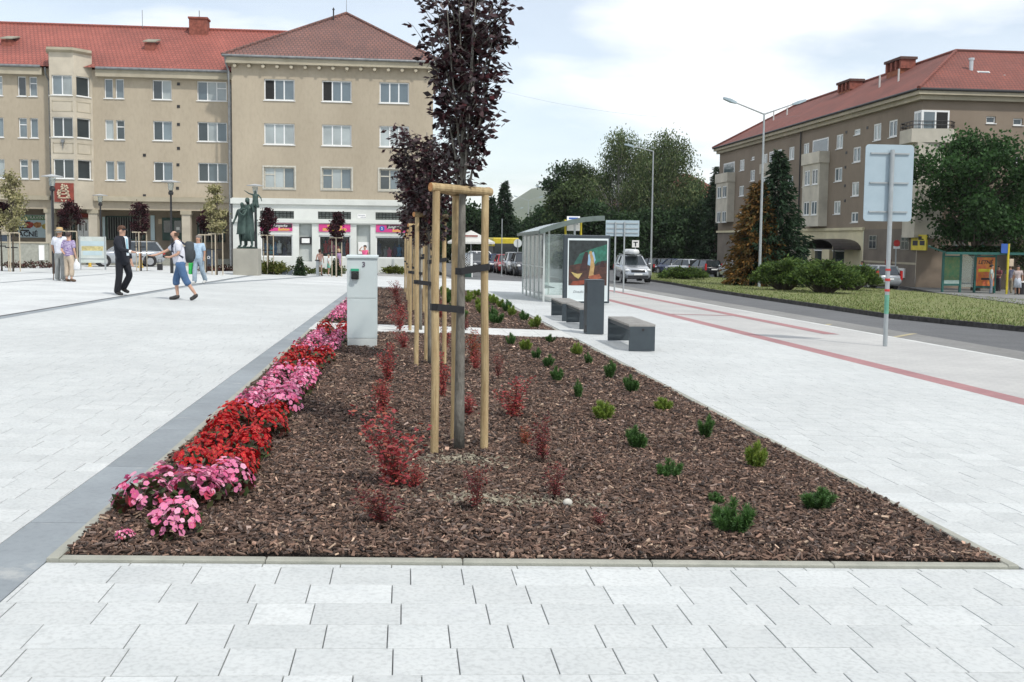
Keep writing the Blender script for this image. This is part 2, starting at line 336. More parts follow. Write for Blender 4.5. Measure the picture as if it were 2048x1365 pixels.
for i in range(8):
    xa,xb=xl(Y1)+.0+(xr(Y1)-xl(Y1))*i/8+.003,xl(Y1)+(xr(Y1)-xl(Y1))*(i+1)/8-.003
    b=MB(); P=[(xa,Y1+.002),(xb,Y1+.002),(xb,Y2-.002),(xa,Y2-.002)]; b.rings([[(px,py,gz(px,py)) for px,py in P],[(px,py,gz(px,py)+.03) for px,py in P]]); b.build('path_slab',m_white,cross)
for ya,yb in ((YF,Y1),(Y2,Y3)):
    n=6; ribbon('soil_bed',[(xl(ya+(yb-ya)*i/n)+.05,ya+(yb-ya)*i/n) for i in range(n+1)],[(xr(ya+(yb-ya)*i/n)-.05,ya+(yb-ya)*i/n) for i in range(n+1)],-.004,m_soil)
# --- bark mulch: every chip a small tilted piece
def mulch(ya,yb,dens,l0,l1):
    n=int((yb-ya)*4.7*dens); Y=rng.uniform(ya,yb,n); X=rng.uniform(0,1,n); xa=np.interp(Y,[4.7,19,40],[-1.58,-1.64,-1.65]); xb=np.interp(Y,[4.7,17.5,26,40],[3.07,3.04,2.96,2.80]); X=xa+(xb-xa)*X
    dome=np.sin(np.clip((X-xa)/(xb-xa),0,1)*PI)**.5
    lump=(np.sin(X*3.1+Y*1.3)*np.sin(Y*2.3-X)+np.sin(X*7+2)*np.sin(Y*6.1)*.5)*.012
    Z=-S*Y-CF*X+rng.uniform(0,.024,n)+dome*.012+np.maximum(lump,-.01)
    thin=rng.random(n)<.22; Ln=l0+(l1-l0)*rng.random(n)**1.6; Ln=Ln*np.where(thin,1.5,1); W=Ln*np.where(thin,rng.uniform(.08,.2,n),rng.uniform(.28,.75,n)); T=rng.uniform(.004,.010,n)
    az=rng.uniform(0,2*PI,n); ti=rng.normal(0,.30,n); ro=rng.normal(0,.35,n)
    ux=np.stack([np.cos(az)*np.cos(ti),np.sin(az)*np.cos(ti),np.sin(ti)],1); vx=np.stack([-np.sin(az)*np.cos(ro),np.cos(az)*np.cos(ro),np.sin(ro)],1); w=np.cross(ux,vx); w/=np.linalg.norm(w,axis=1,keepdims=True)
    c=np.stack([X,Y,Z],1); a=ux*(Ln/2)[:,None]; b=vx*(W/2)[:,None]; t=w*T[:,None]
    k1=rng.uniform(.05,1,n)[:,None]; k2=rng.uniform(.1,1,n)[:,None]
    p=[c-a-b*k1,c+a-b*k2,c+a*.92+b*k1,c-a*.95+b*k2]; q=[x+t for x in p]
    faces=np.concatenate([np.stack(q,1),np.stack([p[0],p[1],q[1],q[0]],1),np.stack([p[2],p[3],q[3],q[2]],1),np.stack([p[1],p[2],q[2],q[1]],1),np.stack([p[3],p[0],q[0],q[3]],1)])
    base=np.array([[.115,.070,.050],[.165,.102,.073],[.08,.052,.04],[.25,.165,.12],[.05,.036,.03],[.38,.28,.20],[.20,.15,.125]]); wt=[.26,.24,.2,.12,.08,.035,.065]
    cc=base[rng.choice(7,n,p=wt)]*rng.lognormal(0,.38,(n,1))*.95
    sand=np.exp(-((X-.62)/.42)**2-((Y-5.85)/.13)**2)+np.exp(-((X-.40)/.3)**2-((Y-7.0)/.16)**2)
    sm=(rng.random(n)<sand*.8)[:,None]; cc=np.where(sm,np.array([[.30,.27,.20]])*rng.uniform(.8,1.2,(n,1)),cc)
    return faces,np.concatenate([cc]*5)
fs,cs=zip(mulch(YF+.07,7.5,4200,.012,.05),mulch(7.5,11,2200,.016,.055),mulch(11,Y1-.02,1000,.025,.065),mulch(Y2+.02,27,420,.035,.08),mulch(27,Y3-.08,220,.05,.1))
m_chip=M('bark_chip',(1,1,1),.85,.0,30,attr='tone',c2=(.8,.78,.78))
o=npmesh('bark_mulch',np.concatenate(fs),4,m_chip,colors=np.concatenate(cs)); tag(o,'brown bark mulch covering the planting beds','mulch',kind='stuff')
b=MB(); b.ball((0,0,.02),(.03,.024,.024),9,6); o=b.build('stone',M('pale_stone',(.55,.53,.47),.8,.1,30),smooth=True); o.location=G(1135,1022)+Vector((0,0,.03)); tag(o,'small round pale pebble lying on the bark mulch','stone')
# --- lines in the square, red paver lines, carriageway
def band(name,a,b,w,dz,mat):
    a,b=Vector(a[:2]),Vector(b[:2]); d=(b-a).normalized(); n_=Vector((-d.y,d.x))*w/2; k=8
    return ribbon(name,[tuple(a+(b-a)*i/k+n_) for i in range(k+1)],[tuple(a+(b-a)*i/k-n_) for i in range(k+1)],dz,mat)
sheet('drain_channel',-7.33,-7.24,-2,52,-.006,M('drain_slot',(.07,.075,.08),.6,.2,8))
sheet('granite_strip',-7.24,-7.03,-2,52,.0,m_strip)
band('granite_strip',G(0,566),G(300,541),.16,.005,m_strip)
band('granite_strip',G(0,549),G(120,544),.12,.005,m_strip)
band('granite_strip',G(400,569),G(640,553),.35,.005,m_strip)
XK=G(1480,620).x
sheet('red_paver_line',7.16,7.54,-3,40,.0,m_red)
sheet('side_pavement',7.54,XK-.13,-6,46,.0,m_grey); sheet('side_pavement',7.16,XK-.13,46,150,.0,m_pave)
xr2=G(1480,633).x
sheet('red_paver_line',xr2-.18,xr2+.18,G(1700,670).y,46,.004,m_red)
sheet('red_paver_line',7.54,xr2-.18,G(1480,632).y-.12,G(1480,632).y+.14,.004,m_red)
rk=sroot('road_kerb')
kerbrun([(XK-.13,6),(XK-.13,60)],.13,-1,.006,m_white,rk,step=1.0,low=.25)
ribbon('pavement_edge',[(XK-.13,-6),(XK-.13,6)],[(XK,-6),(XK,6)],.004,m_white)
XB=G(1700,640).x
sheet('road',XK,60,-6,260,-.10,m_asph)
sheet('bus_bay',XK+.005,XB,-6,60,-.094,m_asph2)
sheet('side_street',2.6,XK-.2,56,150,.0,m_asph)
# yellow marks worn into the bay
m_yel=M('worn_yellow_paint',(.42,.36,.20),.85,.2,6,c2=(.27,.25,.2))
for pa,pb in (((1485,640),(1545,628)),((1615,655),(1660,642)),((1760,672),(1830,660))): band('road_marking',G(*pa),G(*pb),.14,-.088,m_yel)
# --- grass median with dark kerb stones
near_px=[(1296,560),(1340,566),(1420,580),(1500,592),(1600,606),(1700,620),(1770,630),(1900,643),(2048,657),(2150,667)]
far_px=[(1296,545),(1340,548),(1420,555),(1500,560),(1600,567),(1700,574),(1770,579),(1900,590),(2048,602),(2150,610)]
NA=[tuple(G(*p)[:2]) for p in near_px]; FA=[tuple(G(*p)[:2]) for p in far_px]
m_grass=M('mown_grass',(.14,.175,.05),.95,.3,.7,.4,60,c2=(.19,.195,.075),speck=.3)
ribbon('median_lawn',NA,FA,.03,m_grass,n=10)
mk=sroot('median_kerb')
m_black=M('dark_kerb_stone',(.055,.052,.05),.85,.3,6,rnd=.3)
kerbrun(NA,.16,1,.045,m_black,mk,step=.42,low=.2); kerbrun(FA,.14,-1,.045,m_black,mk,step=.9,low=.2)
# grass blades over the nearer part of the median
n=26000; i=rng.integers(0,len(NA)-1,n); t=rng.random(n); u=rng.random(n); na,fa=np.array(NA),np.array(FA)
A=na[i]+(na[np.minimum(i+1,len(NA)-1)]-na[i])*t[:,None]; B=fa[i]+(fa[np.minimum(i+1,len(NA)-1)]-fa[i])*t[:,None]; P=A+(B-A)*u[:,None]**1.5
Zg=np.array([gz(x,y) for x,y in P])+.03; c=np.c_[P,Zg]; d=np.c_[rng.normal(0,.5,(n,2)),np.ones(n)]
tn=np.array([[.17,.215,.06],[.23,.24,.10],[.12,.175,.045]])[rng.choice(3,n)]
o=npmesh('grass',leafquads(c,d,rng.uniform(.04,.10,n),.35),4,M('grass_blade',(1,1,1),.9,0,5,attr='tone',c2=(.8,.8,.8)),colors=tn); tag(o,'short mown grass of the road median','grass',kind='stuff')
# far pavement in front of the right-hand building
FP=[G(1760,566),G(1880,588),G(2048,611),G(2200,632)]
ribbon('far_pavement',[(p.x,p.y) for p in FP],[(p.x+30,p.y+14) for p in FP],.04,M('grey_far_paving',(.21,.21,.20),.9,.12,.8,stain=.15),n=4)
fk=sroot('far_kerb')
kerbrun([(p.x,p.y) for p in FP],.15,-1,.05,m_black,fk,step=1.0,low=.25)
# ================================================================== PLANTS IN THE BED
rg=rng
m_beg=M('begonia_leaf',(1,1,1),.5,0,20,attr='tone',c2=(.85,.85,.85)); m_pet=M('begonia_petal',(1,1,1),.55,0,20,attr='tone',c2=(.9,.9,.9),trans=.25)
def begonia_mesh(color,nb,nl,seed):
    r=np.random.default_rng(seed); 
    th=r.uniform(0,2*PI,nl); rr=np.sqrt(r.random(nl))*.13; z=.03+r.random(nl)*.13*(1-rr/.2); c=np.c_[rr*np.cos(th),rr*np.sin(th),z]; d=np.c_[np.cos(th)*.8,np.sin(th)*.8,r.uniform(-.1,.7,nl)]
    lt=np.array([[.055,.06,.02],[.09,.028,.022],[.05,.08,.025]])[r.choice(3,nl)]
    lv=leafquads(c,d,r.uniform(.04,.065,nl),.9,r,1.5)
    th=r.uniform(0,2*PI,nb); ph=np.arccos(1-r.random(nb)*.95); rad=.15*r.uniform(.85,1.1,nb)
    n_=np.c_[np.sin(ph)*np.cos(th),np.sin(ph)*np.sin(th),np.cos(ph)]; c=n_*rad[:,None]*np.array([1,1,.95])+np.array([0,0,.055]); c[:,2]=np.maximum(c[:,2],.03)
    n_=n_+np.array([0,-.25,.45])+r.normal(0,.25,(nb,3)); n_/=np.linalg.norm(n_,axis=1,keepdims=True)
    a=np.cross(n_,r.normal(size=(nb,3))); a/=np.linalg.norm(a,axis=1,keepdims=True); b=np.cross(n_,a); V=[];C=[]
    pal={'pink':[[.80,.24,.43],[.88,.42,.58],[.70,.12,.29],[.55,.04,.10]],'red':[[.52,.006,.012],[.42,.004,.010],[.60,.015,.02],[.30,.004,.010]]}[color]
    tone=np.array(pal)[r.choice(4,nb,p=[.4,.25,.22,.13])]*r.uniform(.85,1.12,(nb,1))
    sz=r.uniform(.013,.021,nb)[:,None]
    for k in range(5):
        q=a*math.cos(k*1.2566)+b*math.sin(k*1.2566); s=np.cross(n_,q); e=c+n_*.006
        V.append(np.stack([c,c+q*sz*.75+s*sz*.62+n_*.004,c+q*sz*1.15+n_*.002,c+q*sz*.75-s*sz*.62+n_*.004],1)); C.append(tone)
    V.append(np.stack([c+n_*.006+a*.0025,c+n_*.006+b*.0025,c+n_*.006-a*.0025,c+n_*.006-b*.0025],1)); C.append(np.tile([[.75,.5,.08]],(nb,1)))
    return lv,lt,np.concatenate(V),np.concatenate(C)
BT={}
def begonia(color,variant,pt,sc,rz,lod=0,where=None):
    lab={'pink':'pink flowering begonia plant in the border along the grey strip','red':'bright red flowering begonia plant in the border along the grey strip'}[color]
    k=(color,variant,lod)
    if k not in BT:
        lv,lt,pv,pc=begonia_mesh(color,(84,46)[lod],(80,36)[lod],variant*7+len(color)+lod)
        t=thing('begonia_plant',lab,'flower',(0,0,0),group=color+' begonias in the flower border')
        npmesh('foliage',lv,4,m_beg,t,lt); npmesh('blossoms',pv,4,m_pet,t,pc); BT[k]=t; o=t
    else: o=copy_tree(BT[k])
    if where: o['label']='%s begonia, %s'%({'pink':'pink','red':'bright red'}[color],where); o['group']=color+' begonias '+where
    o.location=pt; o.scale=(sc,sc,sc*1.22); o.rotation_euler=(0,0,rz); return o
r_=random.Random(3)
for px,py,s in ((285,1030,1.0),(338,1003,.95),(392,1020,1.0),(350,1078,.85),(362,1062,.6),(420,1008,.9)): begonia('pink',r_.randint(0,2),G(px,py),s,r_.random()*6.28,0,'in the loose cluster at the front corner of the bed')
o=begonia('pink',1,G(250,1088),.32,1.0); o['label']='tiny lone pink begonia seedling at the corner of the bed'
del o['group']
def segcol(Y): 
    for lim,c in ((6.25,'pink'),(8.55,'red'),(11.3,'pink'),(13.6,'red'),(16.6,'pink'),(Y1,'red'),(99,'pink')):
        if Y<lim: return c
def seg(Y):
    for lim,c in ((6.5,'next to the corner cluster'),(8.55,'in the first red stretch'),(11.3,'in the pink stretch after the first red'),(13.6,'in the second red stretch'),(16.6,'in the last pink stretch before the cross path'),(99,'in the red stretch by the cabinet')):
        if Y<lim: return c
Y=6.15
while Y<Y1-.1:
    for x0 in (-1.36,-1.07):
        if Y>14 and r_.random()<.1: continue
        yy=Y+r_.uniform(-.09,.09)-(x0+1.36)*.6; x=x0+r_.uniform(-.05,.05)
        if yy<6.2 and x0<-1.2: continue
        begonia(segcol(yy+r_.uniform(-.1,.1)),r_.randint(0,2),(x,yy,gz(x,yy)),r_.uniform(.72,.98),r_.random()*6.28,0 if Y<11 else 1,'%s, %s'%('kerb row' if x0<-1.2 else 'inner row',seg(yy)))
    Y+=.285
Y=Y2+.25
while Y<30:
    for x0 in (-1.38,-1.05):
        x=x0+r_.uniform(-.05,.05); begonia(segcol(Y),r_.randint(0,1),(x,Y,gz(x,Y)),r_.uniform(.8,1.0),r_.random()*6.28,1,'%s of the second bed'%('kerb row' if x0<-1.2 else 'inner row'))
    Y+=.34
bpy.context.view_layer.update(); sets={}
for o in col.objects:
    if o.name.startswith('begonia_plant') and ('kerb row' in o['label'] or 'inner row' in o['label']): sets.setdefault(o['label'],[]).append(o)
def nth(i): return '%d%s'%(i,'th' if 10<i%100<14 else {1:'st',2:'nd',3:'rd'}.get(i%10,'th'))
for lab,os_ in sets.items():
    c_,rest_=lab.split(' begonia, ')
    for i,o in enumerate(sorted(os_,key=lambda o:o.location.y)): o['label']='%s %s begonia from the front, %s'%(nth(i+1),c_.replace('bright ',''),rest_.replace(', in the ',', '))
# ---- barberry
m_barb=M('barberry_leaf',(1,1,1),.6,0,20,attr='tone',c2=(.8,.8,.8),trans=.2); m_stem=M('shrub_stem',(.10,.05,.035),.8,.2,20)
def barberry_tpl(kind,seed):
    r=np.random.default_rng(seed); q=random.Random(seed)
    lab={'red':'young red barberry shrub with bright leaves in the bark mulch','dark':'dark wine red barberry shrub with thin stems in the bark mulch','orange':'orange brown barberry shrub turning colour in the bark mulch'}[kind]
    t=thing('barberry_shrub',lab,'shrub',(0,0,-50),group=kind+' barberry shrubs'); b=MB(); C=[];D=[]
    for k in range(q.randint(9,13)):
        a=q.random()*6.28; lean=q.uniform(.1,.62)*(1 if k>1 else .2); h=q.uniform(.55,1.0) if k>1 else 1.0
        pts=[Vector((0,0,0))]+[Vector((math.cos(a)*lean*(s**1.6)*.55,math.sin(a)*lean*(s**1.6)*.55,h*s)) for s in (.25,.5,.75,1)]
        b.tube(pts,[.008,.006,.005,.004,.002],4)
        for s in np.linspace(.18 if kind!='dark' else .3,1.0,17 if kind!='dark' else 12):
            i=min(3,int(s*4)); p=pts[i].lerp(pts[i+1],s*4-i)
            for _ in range(4): C.append(p+Vector((q.gauss(0,.045),q.gauss(0,.045),q.gauss(0,.025)))); D.append((q.gauss(0,1),q.gauss(0,1),q.uniform(-.2,1.2)))
    b.build('stems',m_stem,t)
    pal={'red':[[.33,.036,.042],[.42,.055,.058],[.24,.026,.03],[.36,.10,.06]],'dark':[[.15,.022,.026],[.20,.03,.035],[.10,.02,.02],[.24,.06,.035]],'orange':[[.36,.10,.04],[.30,.07,.035],[.20,.10,.03],[.4,.06,.05]]}[kind]
    n=len(C); npmesh('leaves',leafquads(np.array(C),np.array(D),r.uniform(.035,.062,n),.6,r),4,m_barb,t,np.array(pal)[r.choice(4,n)]*r.uniform(.8,1.2,(n,1))); return t
BB={(k,s):barberry_tpl(k,s*5+len(k)) for k in ('red','dark','orange') for s in (1,2)}
used=set()
def spawn(tpls,key,pt,sx,sz,rz):
    o=tpls[key] if key not in used else copy_tree(tpls[key]); used.add(key); o.location=pt; o.scale=(sx,sx,sz); o.rotation_euler=(0,0,rz); return o
barb=[]
for px,py,h,w,k in ((790,985,165,110,'red'),(766,1058,105,75,'dark'),(764,830,72,52,'red'),(777,768,82,44,'red'),(884,800,95,34,'red'),(938,836,52,40,'red'),(1030,842,88,66,'red'),(1087,930,100,55,'dark'),(1050,897,45,32,'orange'),(1110,1006,78,58,'dark'),(953,1032,100,50,'dark'),(1192,1060,46,48,'dark'),(952,742,42,30,'red'),(996,765,56,28,'dark'),(808,700,38,30,'red'),(947,730,70,34,'orange'),(800,665,55,32,'red'),(792,596,34,24,'red'),(932,664,34,24,'dark'),(890,700,50,26,'red'),(800,632,34,26,'dark'),(880,640,40,26,'red'),(795,614,30,22,'dark'),(760,800,40,40,'orange'),(830,985,60,70,'red')):
    p=G(px,py); q=pxm(p); o=spawn(BB,(k,r_.randint(1,2)),p-Vector((0,0,.005)),min(w/q/.42,1.15*h/q*1.6),h/q,r_.random()*6.28); barb.append((p,o,k))
barb.sort(key=lambda e:e[0].y); NTH='first second third fourth fifth sixth seventh eighth ninth tenth eleventh twelfth thirteenth fourteenth'.split()
cnt={}
for p,o,k in barb:
    row='row between flowers and stakes' if p.x<.05 else 'row along the stakes' if p.x<.62 else 'row between stakes and pines'
    bed='front bed' if p.y<Y1 else 'second bed'; n_=cnt.get((row,bed),0); cnt[(row,bed)]=n_+1
    o['label']='%s %s barberry from the front kerb, %s, %s'%(NTH[n_],{'red':'red','dark':'dark wine red','orange':'orange brown'}[k],row,bed); o['group']='barberry shrubs of the beds'
# ---- dwarf pines
m_pine=M('pine_needle',(1,1,1),.6,0,20,attr='tone',c2=(.85,.85,.85),trans=.15)
def pine_tpl(kind,seed):
    r=np.random.default_rng(seed); q=random.Random(seed); lab={'green':'dark green dwarf mountain pine planted in the bark mulch','lime':'yellow green dwarf mountain pine with fresh shoots in the bark mulch'}[kind]
    t=thing('dwarf_pine',lab,'shrub',(0,0,-50),group=kind+' dwarf pines'); b=MB(); C=[];D=[];T=[]
    for k in range(q.randint(9,13)):
        a=q.random()*6.28; lean=q.uniform(.2,.85); h=q.uniform(.5,1.0)*(1-.25*(lean>.6)); pts=[Vector((math.cos(a)*.05,math.sin(a)*.05,0)),Vector((math.cos(a)*lean*.5,math.sin(a)*lean*.5,h*.45)),Vector((math.cos(a)*lean*.8,math.sin(a)*lean*.8,h))]
        b.tube(pts,[.03,.022,.012],5)
        for s in np.linspace(.15,1,34):
            p=pts[0].lerp(pts[1],s*2) if s<.5 else pts[1].lerp(pts[2],s*2-1); ax=(pts[2]-pts[1]).normalized()
            for _ in range(14): C.append(p); D.append(ax*q.uniform(.5,1.2)+Vector((q.gauss(0,.65),q.gauss(0,.65),q.gauss(0,.5)))); T.append(s)
    b.build('branches',M('pine_bark',(.13,.085,.05),.9,.2,20),t)
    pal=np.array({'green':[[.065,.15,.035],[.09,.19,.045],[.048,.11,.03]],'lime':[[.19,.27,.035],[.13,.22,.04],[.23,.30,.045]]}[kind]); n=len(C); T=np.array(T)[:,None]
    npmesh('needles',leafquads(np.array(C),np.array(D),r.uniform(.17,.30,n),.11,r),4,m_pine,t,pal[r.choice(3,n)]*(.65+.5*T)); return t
PP={(k,s):pine_tpl(k,s*3+len(k)) for k in ('green','lime') for s in (1,2)}
pin_=[]
for px,py,h,w,k in ((1468,1074,82,100,'green'),(1632,1022,52,95,'green'),(1340,964,50,62,'green'),(1513,938,58,58,'lime'),(1272,903,56,58,'green'),(1410,878,50,52,'green'),(1207,844,44,60,'lime'),(1326,826,32,50,'lime'),(1157,800,44,26,'green'),(1261,787,40,42,'green'),(1218,758,38,34,'green'),(1115,766,36,36,'green'),(1177,731,28,26,'green'),(1096,737,30,34,'green'),(1153,713,28,30,'lime'),(1100,688,20,30,'green'),(1022,692,26,30,'green'),(1052,704,26,34,'lime'),(1072,722,28,30,'green'),(1433,1010,28,50,'green')):
    p=G(px,py); q=pxm(p); o=spawn(PP,(k,r_.randint(1,2)),p,w/q/1.75,h/q*.9,r_.random()*6.28); pin_.append((p,o,k))
pin_.sort(key=lambda e:e[0].y); cnt={}
for p,o,k in pin_:
    row='row along the right kerb' if p.x>2.05 else 'inner row beside the barberries'; n_=cnt.get(row,0); cnt[row]=n_+1
    o['label']='%s %s dwarf pine from the front kerb, %s'%(NTH[n_],{'green':'dark green','lime':'yellow green'}[k],row); o['group']='dwarf pines of the front bed'
for row,x in enumerate((2.55,1.95,1.35)):
    for j in range(9):
        yy=Y2+.8+j*1.75+row*.6
        if yy<Y3-1: xx=x+r_.uniform(-.15,.15); k=r_.choice(('green','lime')); o=spawn(PP,(k,r_.randint(1,2)),(xx,yy,gz(xx,yy)),r_.uniform(.17,.24),r_.uniform(.22,.32),r_.random()*6.28); o['label']='%s %s dwarf pine past the cross path, %s'%(NTH[j],{'green':'dark green','lime':'yellow green'}[k],('kerb row','middle row','row next to the trees')[row]); o['group']='dwarf pines of the second bed'
# ---- purple trees in the bed, each with a frame of three stakes
m_purp=M('purple_leaf',(1,1,1),.42,0,20,attr='tone',c2=(.85,.85,.85),trans=.12)
def MBARK(name,c,c2,scale=18):
    return M(name,c,.9,.2,scale,.5,70,c2=c2,stretch=(1,1,.35))
m_bark=MBARK('grey_bark',(.21,.20,.175),(.10,.095,.08),26)
def purple_tree(loc,lean,H,trunk_h,R0,nbr,ntw,leaf,seed,label,r0=.03,group='purple leaved trees along the planting bed'):
    q=random.Random(seed); r=np.random.default_rng(seed); t=thing('purple_leaf_tree',label,'tree',loc,group=group); b=MB()
    lx,ly=lean; tr=[Vector((lx*s**1.5,ly*s**1.5+.012*math.sin(s*9),H*.93*s)) for s in np.linspace(0,1,12)]
    b.tube(tr,[r0*(1-.8*i/11) for i in range(12)],9); C=[];D=[]
    def P(s): i=min(10,int(s*11)); return tr[i].lerp(tr[i+1],s*11-i)
    s0=trunk_h/(H*.93)
    for k in range(nbr):
        s=s0*.93+(1-s0)*.82*(k/nbr)**1.05; a=k*2.399+q.uniform(-.4,.4); p=P(s); prof=math.sin(PI*min(1,max(.12,(s-s0*.9)/(1-s0*.9)))**.75)*.75+.28
        Lb=(H-p.z)*q.uniform(.42,.72); out=R0*prof*q.uniform(.65,1.1)
        e=[p+Vector((math.cos(a)*out*f**.7,math.sin(a)*out*f**.7,Lb*f)) for f in (0,.15,.4,.7,1)]
        b.tube(e,[r0*.38*(1-s*.5),r0*.3*(1-s*.5),r0*.22*(1-s*.5),r0*.14,r0*.06],5)
        for j in range(ntw):
            f=q.uniform(.08,1.0); i=min(3,int(f*4)); o0=e[i].lerp(e[i+1],f*4-i); aa=a+q.gauss(0,1.1); l=q.uniform(.12,.34)*R0*2
            e2=o0+Vector((math.cos(aa)*l*.75,math.sin(aa)*l*.75,l*q.uniform(.1,.9))); b.tube([o0,o0.lerp(e2,.5)+Vector((0,0,-.008)),e2],[.004,.003,.0015],3)
            for g in np.linspace(.1,1,7): C.append(o0.lerp(e2,g)+Vector((q.gauss(0,.018),q.gauss(0,.018),q.gauss(0,.015)))); D.append((q.gauss(0,1)+math.cos(aa)*.6,q.gauss(0,1)+math.sin(aa)*.6,q.uniform(-1.1,.35)))
    b.build('trunk',m_bark,t,smooth=True); n=len(C)
    pal=np.array([[.034,.013,.017],[.050,.018,.022],[.024,.012,.016],[.075,.02,.024]])
    D=np.array(D); V=leafquads(np.array(C),D,r.uniform(.75,1.2,n)*leaf,.55,r,1.0)
    npmesh('crown',V,4,m_purp,t,pal[r.choice(4,n,p=[.35,.3,.25,.1])]*r.uniform(.8,1.25,(n,1))); return t
m_stake=M('stake_wood',(.56,.43,.235),.75,.14,5,.4,30,c2=(.36,.25,.12),stretch=(9,9,1.2),rnd=.12,stain=.18); m_cut=M('cut_wood',(.55,.25,.08),.7,.2,30); m_strap=M('black_strap',(.012,.012,.014),.6,.2,30)
T0=G(918,906); sl,sr,sb=G(868,916)-T0,G(968,906)-T0,G(908,890)-T0
HST=2.02*.955
def stake_frame(label):
    t=thing('stake_frame',label,'tree stakes',T0,group='three-legged stake frames around the bed trees'); tops=[]
    for p in (sl,sr,sb):
        b=MB(); e=Vector((p.x*.96,p.y*.96,p.z+HST)); b.tube([p-Vector((0,0,.1)),p.lerp(e,.33)+Vector((.004,0,0)),p.lerp(e,.66)-Vector((.003,0,0)),e],[.031,.0300,.0285,.0275],12); b.build('stake',m_stake,t,smooth=False); tops.append(e)
    def rail(a,b_,over,dz,dy):
        d=(b_-a).normalized(); p,q=a-d*over+Vector((0,dy,dz)),b_+d*over+Vector((0,dy,dz)); m=MB(); m.tube([p,q],[.032,.031],12,cap=False); o=m.build('rail',m_stake,t)
        
        for w_,r_e in ((p,.0315),(q,.0305)): c=MB(); c.cyl(w_-d*.0012,w_+d*.0012,r_e,n=12); c.build('cut_end',m_cut,o)
    rail(tops[0],tops[1],.05,.025,-.0); rail(tops[0],tops[2],.045,.028,.055); rail(tops[1],tops[2],.045,.028,.055)
    for a,za,zb in ((sl,1.10,1.075),(sr,1.40,1.36)):
        a=a.copy(); m=MB(); d=Vector((a.x,a.y,0)).normalized(); nrm=Vector((-d.y,d.x,0)); q=[]
        for s in (-1,1):
            p0=Vector((a.x*.97,a.y*.97,a.z+za))+nrm*s*.033+d*.02; p1=nrm*s*.037+Vector((0,0,zb)); p2=-d*.036+Vector((0,0,zb)); p3=Vector((a.x*.97,a.y*.97,a.z+za))+d*.034
            m.tube([p3+Vector((0,0,0)),p0,p1,p2],.001,4); 
            for u,v in ((p3,p0),(p0,p1),(p1,p2)): m.bar(u,v,.005,.05)
        m.build('strap',m_strap,t)
    return t
tree1=purple_tree(T0,(.03,.0),3.85,1.98,.33,26,18,.066,21,'tall columnar purple leaved tree in the nearest stake frame of the bed',.042)
frame=stake_frame('pale wooden three stake frame tied to the nearest tall purple tree')
ORD=['second','third','fourth','fifth','last']
for k in range(1,6):
    yy=T0.y+5.62*k; xx=T0.x-.10*k*.3-.05; base=Vector((xx,yy,gz(xx,yy)))
    copy_tree(frame,loc=base,rz=r_.uniform(-.12,.12),label='pale wooden stake frame round the %s purple tree of the bed row'%ORD[k-1])
    purple_tree(base,(-.05,.02),(3.25,3.2,3.0,3.0,3.0)[k-1],1.62,(.44,.42,.42,.42,.42)[k-1],(26,18,14,12,12)[k-1],(19,14,12,9,9)[k-1],(.078,.09,.105,.115,.115)[k-1],30+k,'%s purple leaved tree in the row along the bed'%ORD[k-1],.03)
# ================================================================== BUILDINGS
class Fac:
    """a facade frame: u along the wall, v up, d outwards"""
    def __init__(s,o,u,n): s.o=Vector(o); s.u=Vector(u).normalized(); s.n=Vector(n).normalized()
    def p(s,u,v,d=0): return s.o+s.u*u+Vector((0,0,v))+s.n*d
    def box(s,b,u0,u1,v0,v1,d0,d1):
        P=[s.p(u,v,d) for v in (v0,v1) for u,d in ((u0,d1),(u1,d1),(u1,d0),(u0,d0))]
        flip=(s.u.cross(Vector((0,0,1)))).dot(s.n)<0
        fs=[(3,2,1,0),(4,5,6,7),(0,1,5,4),(1,2,6,5),(2,3,7,6),(3,0,4,7)]
        return b.add(P,[tuple(reversed(f)) for f in fs] if flip else fs)
    def wall(s,b,u0,u1,v0,v1,holes,dep=.16,d=0):
        us=sorted({u0,u1}|{h[i] for h in holes for i in (0,1) if u0<h[i]<u1}); vs=sorted({v0,v1}|{h[i] for h in holes for i in (2,3) if v0<h[i]<v1})
        for i in range(len(us)-1):
            for j in range(len(vs)-1):
                cu,cv=(us[i]+us[i+1])/2,(vs[j]+vs[j+1])/2
                if any(h[0]<cu<h[1] and h[2]<cv<h[3] for h in holes): continue
                b.quad(s.p(us[i],vs[j],d),s.p(us[i+1],vs[j],d),s.p(us[i+1],vs[j+1],d),s.p(us[i],vs[j+1],d))
        for a,c,e,f in holes:
            for q in (((a,e),(c,e)),((c,e),(c,f)),((c,f),(a,f)),((a,f),(a,e))):
                (x,y),(x2,y2)=q; b.quad(s.p(x,y,d),s.p(x2,y2,d),s.p(x2,y2,d-dep),s.p(x,y,d-dep))
m_frame=M('white_window_frame',(.78,.79,.78),.45,.04,8); m_oldframe=M('aged_window_frame',(.52,.50,.43),.6,.1,8)
def MPANE(name,c,gloss):
    m=M(name,c,.06,.18,.35,spec=gloss); return m
m_panes=[MPANE('pane_dark',(.035,.045,.05),.9),MPANE('pane_sky',(.16,.20,.22),1.0),MPANE('pane_curtain',(.36,.40,.40),.9),MPANE('pane_blue',(.11,.145,.165),1.0)]
m_dark=M('dark_interior',(.02,.02,.02),.9,.1,5)
m_shade=M('window_blind',(.42,.45,.47),.8,.05,5)
wr=random.Random(5)
